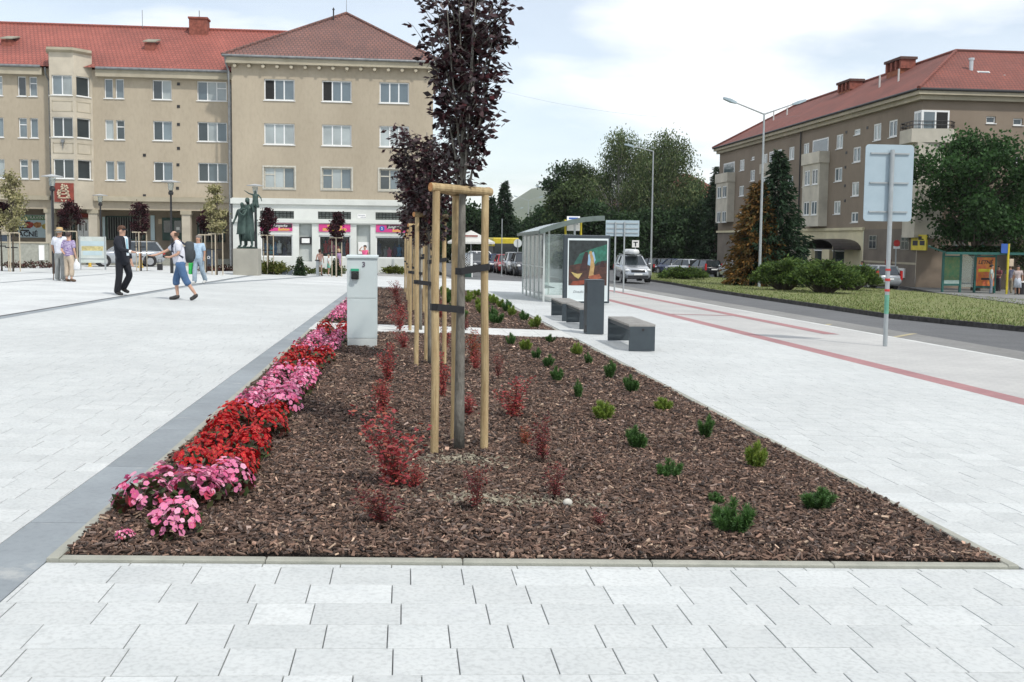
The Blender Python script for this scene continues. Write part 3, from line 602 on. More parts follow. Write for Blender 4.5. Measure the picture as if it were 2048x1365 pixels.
def window(bld,fc,a,b_,c,d,lights=(1,),dep=.12,fr=None,tr=None,sill=True,open_first=False,pick=None,t=.055):
    fr=fr or m_frame; m=MB(); fc.box(m,a,b_,c,c+t,-dep-.05,-dep+.02); fc.box(m,a,b_,d-t,d,-dep-.05,-dep+.02); fc.box(m,a,a+t,c+t,d-t,-dep-.05,-dep+.02); fc.box(m,b_-t,b_,c+t,d-t,-dep-.05,-dep+.02)
    tot=sum(lights); u=a+t; W=b_-a-2*t; cells=[]
    for i,l in enumerate(lights):
        u1=u+W*l/tot
        if i<len(lights)-1: fc.box(m,u1-t*.55,u1+t*.55,c+t,d-t,-dep-.045,-dep+.015)
        cells.append((u+(t*.5 if i else 0),u1-(t*.5 if i<len(lights)-1 else 0))); u=u1
    if tr is not None:
        ux=cells[tr]; vm=c+(d-c)*.66; fc.box(m,ux[0],ux[1],vm-t*.5,vm+t*.5,-dep-.045,-dep+.012)
    w=m.build('window',fr,bld)
    for i,(x0,x1) in enumerate(cells):
        k=pick if pick is not None else wr.choices((0,1,2,3),(.2,.3,.25,.25))[0]
        m=MB(); m.quad(*[fc.p(x,y,-dep-.02) for x,y in ((x0,c+t),(x1,c+t),(x1,d-t),(x0,d-t))]); m.build('pane',m_dark if (open_first and i==0) else m_panes[k],w)
    if sill:
        m=MB(); fc.box(m,a-.05,b_+.05,c-.05,c-.004,-.1,.06); m.build('sill',fr,w)
    return w
def MROOF(name,c,c2,c3,rot=0,axis=0):
    """clay tiles: courses down the slope, columns across, done as fine relief and colour"""
    m=bpy.data.materials.new(name); m.use_nodes=True; t=m.node_tree; b=t.nodes['Principled BSDF']; n=t.nodes.new; l=t.links.new; tc=n('ShaderNodeTexCoord')
    mp=n('ShaderNodeMapping'); mp.inputs['Rotation'].default_value=(0,0,rot); l(tc.outputs['Object'],mp.inputs[0])
    sp=n('ShaderNodeSeparateXYZ'); l(mp.outputs[0],sp.inputs[0]); cb=n('ShaderNodeCombineXYZ'); l(sp.outputs[0],cb.inputs[0])
    mu=n('ShaderNodeMath'); mu.operation='MULTIPLY'; mu.inputs[1].default_value=1.75; l(sp.outputs[2],mu.inputs[0]); l(mu.outputs[0],cb.inputs[1])
    br=n('ShaderNodeTexBrick'); br.offset=.5; br.inputs['Scale'].default_value=1; br.inputs['Brick Width'].default_value=.25; br.inputs['Row Height'].default_value=.33; br.inputs['Mortar Size'].default_value=.035; br.inputs['Mortar Smooth'].default_value=.6
    br.inputs['Color1'].default_value=(*c,1); br.inputs['Color2'].default_value=(*c2,1); br.inputs['Mortar'].default_value=(*c3,1); l(cb.outputs[0],br.inputs['Vector'])
    nz=n('ShaderNodeTexNoise'); nz.inputs['Scale'].default_value=.35; nz.inputs['Detail'].default_value=7; l(tc.outputs['Object'],nz.inputs['Vector'])
    rp=n('ShaderNodeValToRGB'); rp.color_ramp.elements[0].position=.3; rp.color_ramp.elements[1].position=.7; rp.color_ramp.elements[0].color=(.75,.75,.76,1); rp.color_ramp.elements[1].color=(1.08,1.05,1.05,1); l(nz.outputs['Fac'],rp.inputs[0])
    l(_mix(t,1.0,br.outputs['Color'],rp.outputs[0],'MULTIPLY'),b.inputs['Base Color']); b.inputs['Roughness'].default_value=.8
    bp=n('ShaderNodeBump'); bp.inputs['Strength'].default_value=.7; bp.inputs['Distance'].default_value=.05; l(br.outputs['Fac'],bp.inputs['Height']); bp.invert=True; l(bp.outputs[0],b.inputs['Normal']); return m
m_wall=M('tan_render',(.505,.435,.33),.95,.08,.5,.25,90,c2=(.44,.375,.28),stain=.16,speck=.08,stretch=(1,1,.4))
m_wall2=M('brown_render',(.285,.232,.18),.95,.1,.4,.25,90,c2=(.235,.19,.145),stain=.2,speck=.08,stretch=(1,1,.4))
m_trim=M('cream_trim',(.47,.42,.32),.9,.1,1.5,c2=(.38,.34,.25),stain=.15)
m_cream=M('cream_render',(.66,.60,.41),.9,.08,.8,stain=.1); m_bayw=M('pale_bay_render',(.50,.45,.36),.9,.1,.8,stain=.12)
m_shop=M('white_shop_render',(.66,.68,.64),.85,.05,.8,.1,80,stain=.08)
m_roof1=MROOF('red_roof_tiles',(.37,.115,.085),(.31,.095,.07),(.19,.06,.05)); m_roof2=MROOF('old_brown_roof_tiles',(.235,.115,.09),(.19,.10,.085),(.085,.055,.05))
m_roof3=MROOF('weathered_red_tiles',(.245,.072,.05),(.20,.062,.045),(.12,.045,.036),rot=PI/2); m_roof3b=MROOF('weathered_red_tiles_end',(.245,.072,.05),(.20,.062,.045),(.12,.045,.036))
m_zinc=M('zinc',(.22,.23,.235),.5,.15,4,metal=.4); m_brick=M('chimney_brick',(.26,.085,.06),.9,.2,6)
m_black2=M('black_metal',(.018,.018,.02),.5,.1,8)
def text_mesh(name,txt,size,mat,parent,loc,rot,ext=.003,align='CENTER',shear=0,bold=0,sx=1.0):
    cu=bpy.data.curves.new(name,'FONT'); cu.body=txt; cu.size=size; cu.extrude=ext; cu.align_x=align; cu.align_y='CENTER'; cu.shear=shear; cu.offset=bold*size; cu.resolution_u=2
    t=bpy.data.objects.new(name,cu); col.objects.link(t); dg=bpy.context.evaluated_depsgraph_get(); me=bpy.data.meshes.new_from_object(t.evaluated_get(dg)); bpy.data.objects.remove(t); bpy.data.curves.remove(cu)
    me.materials.clear(); me.materials.append(mat); o=link(name,me,parent); o.location=loc; o.rotation_euler=rot; o.scale=(sx,1,1); return o
FACE=(PI/2,0,0)   # lettering that faces the camera side (-Y)
# ------------------------------------------------------------------ corner building on the left (pyramid roof, white shops)
YB=65.0
def zb(px,py,Y=YB): return atY(px,py,Y).z
def xb(px,py=300,Y=YB): return atY(px,py,Y).x
X0,X1=xb(464,250),xb(866,250); gb=gz(X0,YB)-.6
cb_=thing('corner_building','tan four storey corner building with brown pyramid roof and white shopfronts','building',((X0+X1)/2,YB,gz((X0+X1)/2,YB)))
O=Vector(cb_.location)
fc=Fac(Vector((X0,YB,0))-O,(1,0,0),(0,-1,0)); lx=lambda px,py=300: xb(px,py)-X0
z_eave=zb(650,120); z_led=zb(650,404)
cols=((528,589),(644,703),(759,818)); rows=((162,204),(250,292),(337,379)); holes=[]
for r0_,r1_ in rows:
    for c0,c1 in cols:
        yy=(c0+c1)/2; dy=(yy-674)*.0215; holes.append((lx(c0,r0_),lx(c1,r0_),zb(674,r1_),zb(674,r0_)))
# ground floor: shop windows, glass-block lights, niches
gh=[]; shops=((522,585,471,515),(638,701,471,515),(752,812,472,516)); gbs=((520,588,424,439),(636,702,424,439),(751,812,424,439)); nich=((598,624,449,524),(713,741,450,530))
H=lambda r:(lx(r[0],r[2]),lx(r[1],r[2]),zb(674,r[3]),zb(674,r[2]))
b=MB(); fc.wall(b,0,X1-X0,z_led,z_eave,holes,.16)
DP=13.5
b.quad(fc.p(0,gb,0),fc.p(0,gb,-DP),fc.p(0,z_eave,-DP),fc.p(0,z_eave,0)); b.quad(fc.p(X1-X0,gb,0),fc.p(X1-X0,z_eave,0),fc.p(X1-X0,z_eave,-DP),fc.p(X1-X0,gb,-DP)); b.quad(fc.p(0,gb,-DP),fc.p(X1-X0,gb,-DP),fc.p(X1-X0,z_eave,-DP),fc.p(0,z_eave,-DP))
b.build('wall',m_wall,cb_)
b=MB(); fc.wall(b,0,X1-X0,gb,z_led,[H(r) for r in shops+gbs+nich],.30,.06); b.build('shop_wall',m_shop,cb_)
b=MB(); fc.box(b,-.12,X1-X0+.12,z_led-.20,z_led+.12,-.02,.22); fc.box(b,-.05,X1-X0+.05,z_led+.12,z_led+.17,-.02,.12); fc.box(b,-.05,X1-X0,zb(674,447),zb(674,441),.05,.20); b.build('shop_cornice',m_shop,cb_)
for i,(r0_,r1_) in enumerate(rows):
    for j in range(3):
        h=holes[i*3+j]; old=i==2; window(cb_,fc,*h,lights=(1,1,1),fr=m_oldframe if old else m_frame,tr=0 if old else None,open_first=(i==0 and j<2),pick=(3 if i==0 else 2 if i==1 else None),t=.07)
        if i==2:
            m=MB(); a,c,d,e=h
            for q in ((a-.1,a,d-.1,e+.1),(c,c+.1,d-.1,e+.1),(a,c,e,e+.1),(a,c,d-.1,d-.01)): fc.box(m,*q,-.02,.04)
            m.build('window_surround',m_oldframe,cb_)
m_gb=M('glass_block',(.10,.115,.105),.2,.2,6,spec=.7)
for r in gbs:
    a,c,d,e=H(r); w=MB(); w.quad(fc.p(a,d,-.2),fc.p(c,d,-.2),fc.p(c,e,-.2),fc.p(a,e,-.2)); g=w.build('glass_block_light',m_dark,cb_); k=0
    for i in range(9):
        for j in range(3):
            u0,u1=a+(c-a)*i/9,a+(c-a)*(i+1)/9; v0,v1=d+(e-d)*j/3,d+(e-d)*(j+1)/3; q=MB(); fc.box(q,u0+.02,u1-.02,v0+.02,v1-.02,-.19,-.12); q.build('glass_block',m_gb,g)
m_pink=M('pink_signboard',(.60,.045,.22),.5,.06,3); m_signw=M('sign_white',(.8,.8,.78),.5,.02,5); m_yelt=M('yellow_lettering',(.75,.55,.05),.5,.03,5); m_blue=M('blue_logo',(.03,.10,.38),.5,.05,5)
shopg=MGLASS('shop_glass',(.85,.9,.9),.97)
m_cloth=[M('cloth_%s'%n,c,.9,.15,6) for n,c in (('blue',(.03,.16,.33)),('red',(.42,.02,.025)),('white',(.6,.6,.58)),('pink',(.5,.1,.17)),('navy',(.02,.03,.08)),('teal',(.05,.28,.33)),('grey',(.2,.2,.21)))]
def dummy_top(mat,parent,u,v,d,h,fc):
    """a garment on a bust in the shop window"""
    m=MB(); c=fc.p(u,v,d); m.lathe([(.02,h*1.25),(.045,h*1.2),(.05,h*1.08),(.03,h*1.0),(.17,h*.93),(.16,h*.7),(.12,h*.45),(.17,h*.1),(.18,0)],c,10,1,.6); m.build('display_garment',mat,parent,smooth=True)
for k,r in enumerate(shops):
    a,c,d,e=H(r); t=.06; m=MB()
    for q in ((a,c,d,d+t),(a,c,e-t*1.6,e),(a,a+t,d+t,e-t),(c-t,c,d+t,e-t)): fc.box(m,*q,-.16,-.02)
    w=m.build('shop_window',m_frame,cb_)
    m=MB(); m.quad(*[fc.p(x,y,-.1) for x,y in ((a+t,d+t),(c-t,d+t),(c-t,e-t),(a+t,e-t))]); m.build('pane',shopg,w)
    m=MB(); m.quad(*[fc.p(x,y,-1.3) for x,y in ((a-.2,d-.1),(c+.2,d-.1),(c+.2,e+.1),(a-.2,e+.1))]); m.quad(*[fc.p(x,d,z) for x,z in ((a-.2,-1.3),(c+.2,-1.3),(c+.2,-.3),(a-.2,-.3))])
    m.quad(*[fc.p(x,e+.05,z) for x,z in ((a-.2,-1.3),(c+.2,-1.3),(c+.2,-.3),(a-.2,-.3))]); m.quad(*[fc.p(a-.02,y,z) for y,z in ((d,-1.3),(e,-1.3),(e,-.3),(d,-.3))]); m.quad(*[fc.p(c+.02,y,z) for y,z in ((d,-1.3),(e,-1.3),(e,-.3),(d,-.3))]); m.build('display_box',M('shop_interior',(.05,.045,.045),.9,.2,2),w)
    for q in range(6):
        mt=m_cloth[((0,5,0,2,4,6),(1,1,3,1,4,1),(4,6,3,4,0,6))[k][q]]; dummy_top(mt,w,a+t+.2+(c-a-.5)*q/5+wr.uniform(-.1,.1),d+.02+wr.uniform(0,.25 if k!=1 else .4),-.45-wr.random()*.5,wr.uniform(.5,.75)*(1.2 if k==1 else 1),fc)
    v0,v1=zb(674,464),zb(674,449); m=MB(); fc.box(m,a,c,v0,v1,.06,.12); s=m.build('signboard',m_pink,cb_)
    if k!=1:
        m=MB(); fc.box(m,a+(c-a)*.36,c-.02,v0+(v1-v0)*.45,v1-.02,.118,.126); m.build('sign_panel',m_black2,s)
        text_mesh('lettering','Jungacka',.25,m_signw,s,fc.p(a+(c-a)*.62,v0+(v1-v0)*.72,.13),FACE,shear=.35); text_mesh('lettering','fashion',.25,m_yelt,s,fc.p(a+(c-a)*.72,v0+(v1-v0)*.24,.13),FACE,shear=.35,bold=.02)
        m=MB(); m.lathe([(.17,0),(.17,.01)],(0,0,0),20); o=m.build('logo',m_blue,s); o.location=fc.p(a+(c-a)*.2,(v0+v1)/2,.122); o.rotation_euler=FACE; text_mesh('logo_mark','S',.26,m_signw,s,fc.p(a+(c-a)*.2,(v0+v1)/2,.136),FACE)
    else:
        text_mesh('lettering','VÝPREDAJ',.21,m_yelt,s,fc.p((a+c)/2,v0+(v1-v0)*.73,.125),FACE,bold=.03); text_mesh('lettering','SECOND HAND',.21,m_yelt,s,fc.p((a+c)/2,v0+(v1-v0)*.27,.125),FACE,bold=.03)
for r in nich:
    a,c,d,e=H(r); m=MB(); m.quad(*[fc.p(x,y,-.28) for x,y in ((a,d),(c,d),(c,e),(a,e))]); m.build('niche',M('grey_niche',(.45,.48,.46),.9,.06,2),cb_)
a,c,d,e=H((600,622,475,490)); m=MB(); fc.box(m,a,c,d,e,-.26,-.1); s=m.build('notice_case',m_black2,cb_); m=MB(); fc.box(m,a+.1,c-.1,d+.09,e-.09,-.1,-.095); m.build('notice',m_signw,s)
a,c,d,e=H((715,732,428,437)); m=MB(); fc.box(m,a,c,d,e,.06,.08); s=m.build('street_plate',m_signw,cb_); m_greyt=M('grey_lettering',(.15,.17,.22),.6,.05,5)
text_mesh('lettering','Námestie',.11,m_greyt,s,fc.p((a+c)/2,d+(e-d)*.7,.083),FACE); text_mesh('lettering','slobody',.11,m_greyt,s,fc.p((a+c)/2+.1,d+(e-d)*.28,.083),FACE)
a,c,d,e=H((716,738,484,508)); m=MB(); fc.box(m,a,c,d,e,-.27,-.22); m.build('poster_board',m_signw,cb_)
# eave with round beam ends, gutter, hipped roof
b=MB(); W=X1-X0; fc.box(b,-.30,W+.3,z_eave-.42,z_eave,-DP-.3,.42); b.build('eave',m_trim,cb_)
for i in range(15):
    u=.25+(W-.5)*i/14; m=MB(); m.cyl(fc.p(u,z_eave-.56,-.05),fc.p(u,z_eave-.56,.36),.11,n=8); m.build('beam_end',m_trim,cb_)
b=MB(); b.tube([fc.p(-.5,z_eave+.02,.5),fc.p(W+.5,z_eave-.02,.5)],.08,8); b.build('gutter',m_zinc,cb_)
apex=Vector((atY(693,28,YB+6.7).x,YB+6.7,atY(693,28,YB+6.7).z))-O; e0=[fc.p(-.5,z_eave+.03,.5),fc.p(W+.5,z_eave+.03,.5),fc.p(W+.5,z_eave+.03,-DP-.5),fc.p(-.5,z_eave+.03,-DP-.5)]
b=MB(); b.add([*e0,apex],[(0,1,4),(1,2,4),(2,3,4),(3,0,4),(3,2,1,0)]); rf=b.build('roof',m_roof2,cb_)
for i in range(4):
    m=MB(); m.tube([e0[i]+Vector((0,0,.03)),apex+Vector((0,0,.05))],.10,6); m.build('ridge_tiles',m_roof2,rf)
m=MB(); m.cyl(apex,apex+Vector((0,0,1.6)),.02,.01,6); m.build('lightning_rod',m_zinc,cb_)
p=atY(667,38,YB+5.5)-O; m=MB(); m.cyl(p-Vector((0,0,.6)),p+Vector((0,0,.6)),.05,n=6); m.cyl(p+Vector((0,0,.6)),p+Vector((0,0,.75)),.1,.02,6); m.build('vent_mast',m_black2,cb_)
m=MB(); u=-.16; m.tube([fc.p(-.3,z_eave,.45),fc.p(-.3,z_eave-.4,.35),fc.p(u,z_eave-.9,.1),fc.p(u,gb+.6,.1)],.06,8); m.build('downpipe',m_zinc,cb_)
# ------------------------------------------------------------------ long wing with arcade and bay
YW=66.4; XW0=xb(-220,250,YW); XW1=X0+.0
wg=thing('residential_wing','long tan apartment wing with red tiled roof, polygonal bay and ground floor arcade','building',((XW0+XW1)/2,YW,gz(-12,YW)))
O2=Vector(wg.location); fw=Fac(Vector((XW0,YW,0))-O2,(1,0,0),(0,-1,0)); lw=lambda px,py=250: xb(px,py,YW)-XW0; zw=lambda px,py: zb(px,py,YW); W=XW1-XW0
z_e=zw(300,143); z_l=zw(300,400); wr3=((160,199),(242,281),(324,362)); wc=((37,54,1),(60,76,1),(210,227,1),(232,249,1),(306,344,2),(395,454,3),(-33,-16,1),(-10,7,1),(-120,-82,2))
holes=[]; spec=[]
for i,(r0_,r1_) in enumerate(wr3):
    for c0,c1,n_ in wc: holes.append((lw(c0),lw(c1),zw(300,r1_),zw(300,r0_))); spec.append((i,n_))
b=MB(); fw.wall(b,0,W,z_l,z_e,holes,.16); b.quad(fw.p(0,z_l,-12),fw.p(W,z_l,-12),fw.p(W,z_e,-12),fw.p(0,z_e,-12)); b.quad(fw.p(0,gb,0),fw.p(0,gb,-12),fw.p(0,z_e,-12),fw.p(0,z_e,0)); b.build('wall',m_wall,wg)
for h,(i,n_) in zip(holes,spec):
    window(wg,fw,*h,lights=(1,)*n_,tr=(wr.choice((0,None)) if n_==1 else (n_-1 if wr.random()<.4 else None)),open_first=False)
# bay
yf=-1.0; u0,u1,u2,u3=lw(100),lw(112),lw(160),lw(186); zb0,zb1=zw(300,421),zw(300,112)
P=[(u0,0),(u1,-yf),(u2,-yf),(u3,0)]
bf=[Fac(fw.p(P[i][0],0,P[i][1]),fw.p(P[i+1][0],0,P[i+1][1])-fw.p(P[i][0],0,P[i][1]),(fw.p(P[i+1][0],0,P[i+1][1])-fw.p(P[i][0],0,P[i][1])).cross(Vector((0,0,1)))) for i in range(3)]
Ls=[(fw.p(P[i+1][0],0,P[i+1][1])-fw.p(P[i][0],0,P[i][1])).length for i in range(3)]
b=MB(); bay_h=[]
for i,f in enumerate(bf):
    hs=[]
    for r0_,r1_ in wr3:
        mgn=(.16,.12,.16)[i]; hs.append((mgn,Ls[i]-mgn,zw(300,r1_),zw(300,r0_)))
    bay_h.append(hs); f.wall(b,0,Ls[i],zb0,zb1,hs,.14)
b.add([fw.p(u,zb0,d) for u,d in P],[(0,1,2,3)]); b.build('bay',m_bayw,wg)
for i,f in enumerate(bf):
    for j,h in enumerate(bay_h[i]):
        window(wg,f,*h,lights=(1,1) if i==1 else (1,),pick=0 if j else None)
        if j<2:
            m=MB(); v1=h[2]-.35; v0=bay_h[i][j+1][3]+.35
            for q in ((h[0],h[1],v0,v0+.04),(h[0],h[1],v1-.04,v1),(h[0],h[0]+.04,v0,v1),(h[1]-.04,h[1],v0,v1)): f.box(m,*q,-.02,.02)
            m.build('panel_moulding',m_trim,wg)
b=MB(); b.add([fw.p(u+(u-(u0+u3)/2)*k,z,d+.25*kk) for z,k,kk in ((zb1-.12,.0,0.05),(zb1,.06,1),(zb1+.16,.06,1)) for u,d in P],[(i+4*j,i+1+4*j,i+5+4*j,i+4+4*j) for j in range(2) for i in range(3)]+[(8,9,10,11)]); b.build('bay_cornice',m_trim,wg)
b=MB(); b.add([fw.p(u+(u-(u0+u3)/2)*.06,zb1+.17,d+.25) for u,d in P]+[fw.p((u0+u3)/2,zb1+.7,-2.0)],[(0,1,4),(1,2,4),(2,3,4)]); b.build('bay_roof',m_roof1,wg)
# red relief panel with a pale fir-tree ornament
m_relief=M('relief_red',(.24,.05,.035),.85,.15,3); m_reliefp=M('relief_pale',(.55,.45,.33),.85,.1,5)
f=bf[1]; ua,ub=Ls[1]*.10,Ls[1]*.90; va,vb=zw(300,408),zw(300,371); m=MB(); f.box(m,ua,ub,va,vb,-.01,.05); s=m.build('relief_panel',m_relief,wg); uc=(ua+ub)/2; hh=vb-va
for k,(y0,w0,y1,w1) in enumerate(((.04,.12,.12,.30),(.22,.62,.46,.26),(.42,.5,.62,.2),(.58,.36,.76,.12),(.74,.2,.93,.0))):
    m=MB()
    for sg in (-1,1): m.bar(f.p(uc+sg*w0*(ub-ua)*.5,va+hh*y0,.06),f.p(uc+sg*w1*(ub-ua)*.5,va+hh*y1,.06),.05,.07)
    if k: m.bar(f.p(uc-w0*(ub-ua)*.5,va+hh*y0,.06),f.p(uc+w0*(ub-ua)*.5,va+hh*y0,.06),.05,.06)
    m.build('ornament',m_reliefp,s)
for k in range(14):
    m=MB(); sg=-1 if k%2 else 1; p=f.p(uc+sg*wr.uniform(.05,.4)*(ub-ua)*(1-k/22),va+hh*(.25+.05*k),.07); m.ball(p,.07,6,4); m.build('ornament_berry',m_reliefp,s)
m=MB(); f.box(m,uc-.1,uc+.1,zw(300,292),zw(300,286),0,.12); m.cyl(f.p(uc,zw(300,303),.06),f.p(uc,zw(300,290),.08),.03,n=6); m.build('bracket',m_zinc,wg)
# ledge, beam, arcade columns, back wall
for a,c in ((0,u0-.05),(u3+.05,W)):
    m=MB(); fw.box(m,a,c,z_l-.12,z_l+.14,-.3,.28); fw.box(m,a,c,z_l+.14,z_l+.2,-.02,.16); m.build('arcade_ledge',m_trim,wg)
za=zw(300,421); m=MB(); fw.box(m,0,W,za,z_l-.12,-.45,.0); m.build('arcade_beam',m_wall,wg)
for px in (-165,-70,12,101,187,373):
    u=lw(px,480); m=MB(); fw.box(m,u-.27,u+.27,gb,za-.25,-.42,.06); o=m.build('column',m_bayw,wg); m=MB(); fw.box(m,u-.34,u+.34,za-.25,za-.002,-.47,.12); m.build('capital',m_trim,o)
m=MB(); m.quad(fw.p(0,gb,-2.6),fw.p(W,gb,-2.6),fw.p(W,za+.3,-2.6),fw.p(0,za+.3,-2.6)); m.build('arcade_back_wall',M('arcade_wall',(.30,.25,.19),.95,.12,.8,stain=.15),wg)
m=MB(); m.quad(fw.p(0,za,-.4),fw.p(W,za,-.4),fw.p(W,za,-2.7),fw.p(0,za,-2.7)); m.build('arcade_ceiling',m_trim,wg)
zf=zw(300,518); m=MB(); fw.box(m,0,W,gb,zf,-2.7,-.45); fw.box(m,lw(295),lw(360),gb,zf-.17,-.45,.0); fw.box(m,lw(292),lw(362),gb,zf-.34,.0,.4); m.build('arcade_floor',m_kerb,wg)
fb=Fac(fw.p(0,0,-2.6),(1,0,0),(0,-1,0)); lb=lambda px: xb(px,450,YW+2.6)-XW0; zk=lambda py: zb(200,py,YW+2.6)
m_green=M('bottle_green_paint',(.02,.06,.045),.5,.15,4); m_gsign=M('green_sign',(.10,.25,.10),.6,.08,3); m_banner=M('banner_pale',(.50,.62,.66),.6,.05,2)
def bpanel(nm,r,mat,d0=.0,d1=.08,par=None):
    m=MB(); fb.box(m,lb(r[0]),lb(r[1]),zk(r[3]),zk(r[2]),d0,d1); return m.build(nm,mat,par or wg)
s=bpanel('shop_banner',(37,99,432,477),m_banner); g=bpanel('banner_header',(38,98,433,442),m_gsign,.08,.1,s)
m_dk=M('dark_lettering',(.02,.02,.03),.6,.05,5)
text_mesh('lettering','POTRAVINY',.3,m_signw,g,fb.p((lb(38)+lb(98))/2,zk(437.5),.105),FACE,sx=1.0)
for i in range(4): bpanel('banner_line',(40,62-3*(i%2),445+i*5.5,448+i*5.5),m_dk,.08,.085,s)
text_mesh('lettering','LACNÉ',.46,m_dk,s,fb.p(lb(53),zk(470.5),.09),FACE,bold=.03); text_mesh('lettering','LACNÉ',.46,m_dk,s,fb.p(lb(118),zk(470.5),.09),FACE,bold=.03)
for px,py,mt in ((60,452,M('print_red',(.4,.06,.04),.6,.3,9)),(76,452,M('print_orange',(.45,.2,.06),.6,.3,9)),(93,455,M('print_yellow',(.5,.4,.1),.6,.3,9))):
    m=MB(); m.add([fb.p(lb(px)+.26*math.cos(k*.9)*(1+.3*(k%2)),zk(py)+.2*math.sin(k*.9),.088) for k in range(7)],[tuple(range(7))]); m.build('banner_picture',mt,s)
def grille(r,n):
    w=bpanel('barred_window',r,m_dark,.0,.05); 
    m=MB()
    for q in ((r[0],r[0]+3,r[2],r[3]),(r[1]-3,r[1],r[2],r[3]),(r[0],r[1],r[2],r[2]+2.5),(r[0],r[1],r[3]-2.5,r[3])): fb.box(m,lb(q[0]),lb(q[1]),zk(q[3]),zk(q[2]),.05,.12)
    m.build('frame',m_green,w)
    for i in range(n): m=MB(); u=lb(r[0]+4)+(lb(r[1]-4)-lb(r[0]+4))*i/(n-1); fb.box(m,u-.025,u+.025,zk(r[3]-2),zk(r[2]+2),.09,.13); m.build('bar',M('grille_grey',(.17,.18,.17),.6,.1,5),w)
grille((213,290,432,480),15); grille((120,150,434,480),6); grille((395,450,436,482),9)
for r,mt in (((325,346,434,480),m_green),((346,366,434,480),m_green),((156,167,440,478),m_frame),((168,178,440,478),m_frame)):
    d_=bpanel('door',r,mt,.0,.1); bpanel('door_pane',(r[0]+3,r[1]-3,r[2]+6,r[3]-16),m_panes[0],.1,.104,d_)
bpanel('notice',(353,360,453,459),m_signw,.11,.115); bpanel('round_sign',(317,324,437,447),m_reliefp,.0,.05); bpanel('shop_fascia',(152,180,428,436),m_relief,.0,.2)
for r in ((302,310,430,480),(206,211,434,478)): bpanel('poster_column',r,m_banner,.0,.12)
# eave, gutter, roof, chimney, hatches
b=MB(); fw.box(b,0,u0-.3,z_e-.45,z_e,-12,.38); fw.box(b,u3+.3,W-.05,z_e-.45,z_e,-12,.38); fw.box(b,u0-.3,u3+.3,z_e-.45,z_e,-12,-.05); b.build('eave',m_trim,wg)
for a,c in ((0,u0-.35),(u3+.35,W-.35)): b=MB(); b.tube([fw.p(a,z_e+.05,.46),fw.p(c,z_e+.05,.46)],.085,8); b.build('gutter',m_zinc,wg)
rz_=atY(300,57,YW+6.3); zr=rz_.z
b=MB(); b.add([fw.p(0,z_e+.06,.5),fw.p(W+.1,z_e+.06,.5),fw.p(W+4.5,zr,-6.3),fw.p(0,zr,-6.3),fw.p(0,z_e+.06,-13),fw.p(W+.1,z_e+.06,-13)],[(0,1,2,3),(3,2,5,4)]); rf=b.build('roof',m_roof1,wg)
m=MB(); m.tube([fw.p(0,zr+.03,-6.3),fw.p(W+4.4,zr+.03,-6.3)],.12,6); m.build('ridge_tiles',m_roof1,rf)
def rpt(px,py,f):  # point on the front slope at the given share of the rise
    Y=YW-.5+6.8*f; return atY(px,py,Y)-O2
c=rpt(399,66,.93); m=MB(); m.box(c.x-.6,c.y-.5,c.z-.6,c.x+.6,c.y+.5,c.z+.85); m.box(c.x-.66,c.y-.56,c.z+.85,c.x+.66,c.y+.56,c.z+.97); m.build('chimney',m_brick,wg); m=MB(); m.cyl((c.x,c.y,c.z+.9),(c.x,c.y,c.z+1.5),.03,n=6); m.build('chimney_pipe',m_zinc,wg)
for px,py in ((14,90),(300,96)):
    c=rpt(px,py,.45); m=MB(); m.box(c.x-.32,c.y-.1,c.z-.3,c.x+.32,c.y+1.2,c.z+.32); h=m.build('roof_hatch',m_brick,wg); m=MB(); m.add([(c.x-.4,c.y-.22,c.z+.33),(c.x+.4,c.y-.22,c.z+.33),(c.x+.4,c.y+1.25,c.z+.72),(c.x-.4,c.y+1.25,c.z+.72),(c.x-.4,c.y-.22,c.z+.40),(c.x+.4,c.y-.22,c.z+.40),(c.x+.4,c.y+1.25,c.z+.79),(c.x-.4,c.y+1.25,c.z+.79)],[(3,2,1,0),(4,5,6,7),(0,1,5,4),(1,2,6,5),(2,3,7,6),(3,0,4,7)]); m.build('hatch_lid',M('hatch_lid',(.28,.27,.21),.8,.15,4),h)
for px in (285,):
    c=rpt(px,56,.98); m=MB(); m.cyl(c,c+Vector((0,0,1.2)),.02,n=5); m.build('lightning_rod',m_zinc,wg)
for px in (102,463):
    u=lw(px,300); m=MB(); m.tube([fw.p(u-.1,z_e,.45),fw.p(u-.1,z_e-.35,.4),fw.p(u,z_e-.8,.09),fw.p(u,gb,.09)],.055,8); m.build('downpipe',m_zinc,wg)
for px,py in ((357,167),(357,212),(357,248),(357,296),(289,311),(356,329),(355,376),(289,392),(0,388)):
    u=lw(px,py); v=zw(300,py); m=MB(); fw.box(m,u-.09,u+.09,v-.09,v+.09,-.02,.03); m.build('vent_hole',m_black2,wg)
# ------------------------------------------------------------------ apartment building on the right
m_bayr=M('pale_bay_right',(.60,.56,.47),.9,.1,.8,stain=.15); XF=34.0; YC=atX(1846,185,XF).y; YE=atX(1440,300,XF).y; zE=atX(1840,185,XF).z; gr=gz(XF,85)-.6
rb=thing('street_building','brown rendered apartment block with red hipped roof across the road','building',(XF,YC,gz(XF,YC)))
O3=Vector(rb.location); LB=YE-YC; fr=Fac(Vector((XF,YC,0))-O3,(0,1,0),(-1,0,0)); ff=Fac(Vector((XF,YC,0))-O3,(1,0,0),(0,-1,0)); WB=24
Z7=lambda x,y:(1360+x*.3359,80+y*.3359)
def fu(xz0,y0,xz1,y1):
    a=atX(*Z7(xz0,(y0+y1)/2),XF); c=atX(*Z7(xz1,(y0+y1)/2),XF); mx,my=(xz0+xz1)/2,0
    return (c.y-YC,a.y-YC,atX(*Z7(mx,y1-6),XF).z,atX(*Z7(mx,y0+4),XF).z)
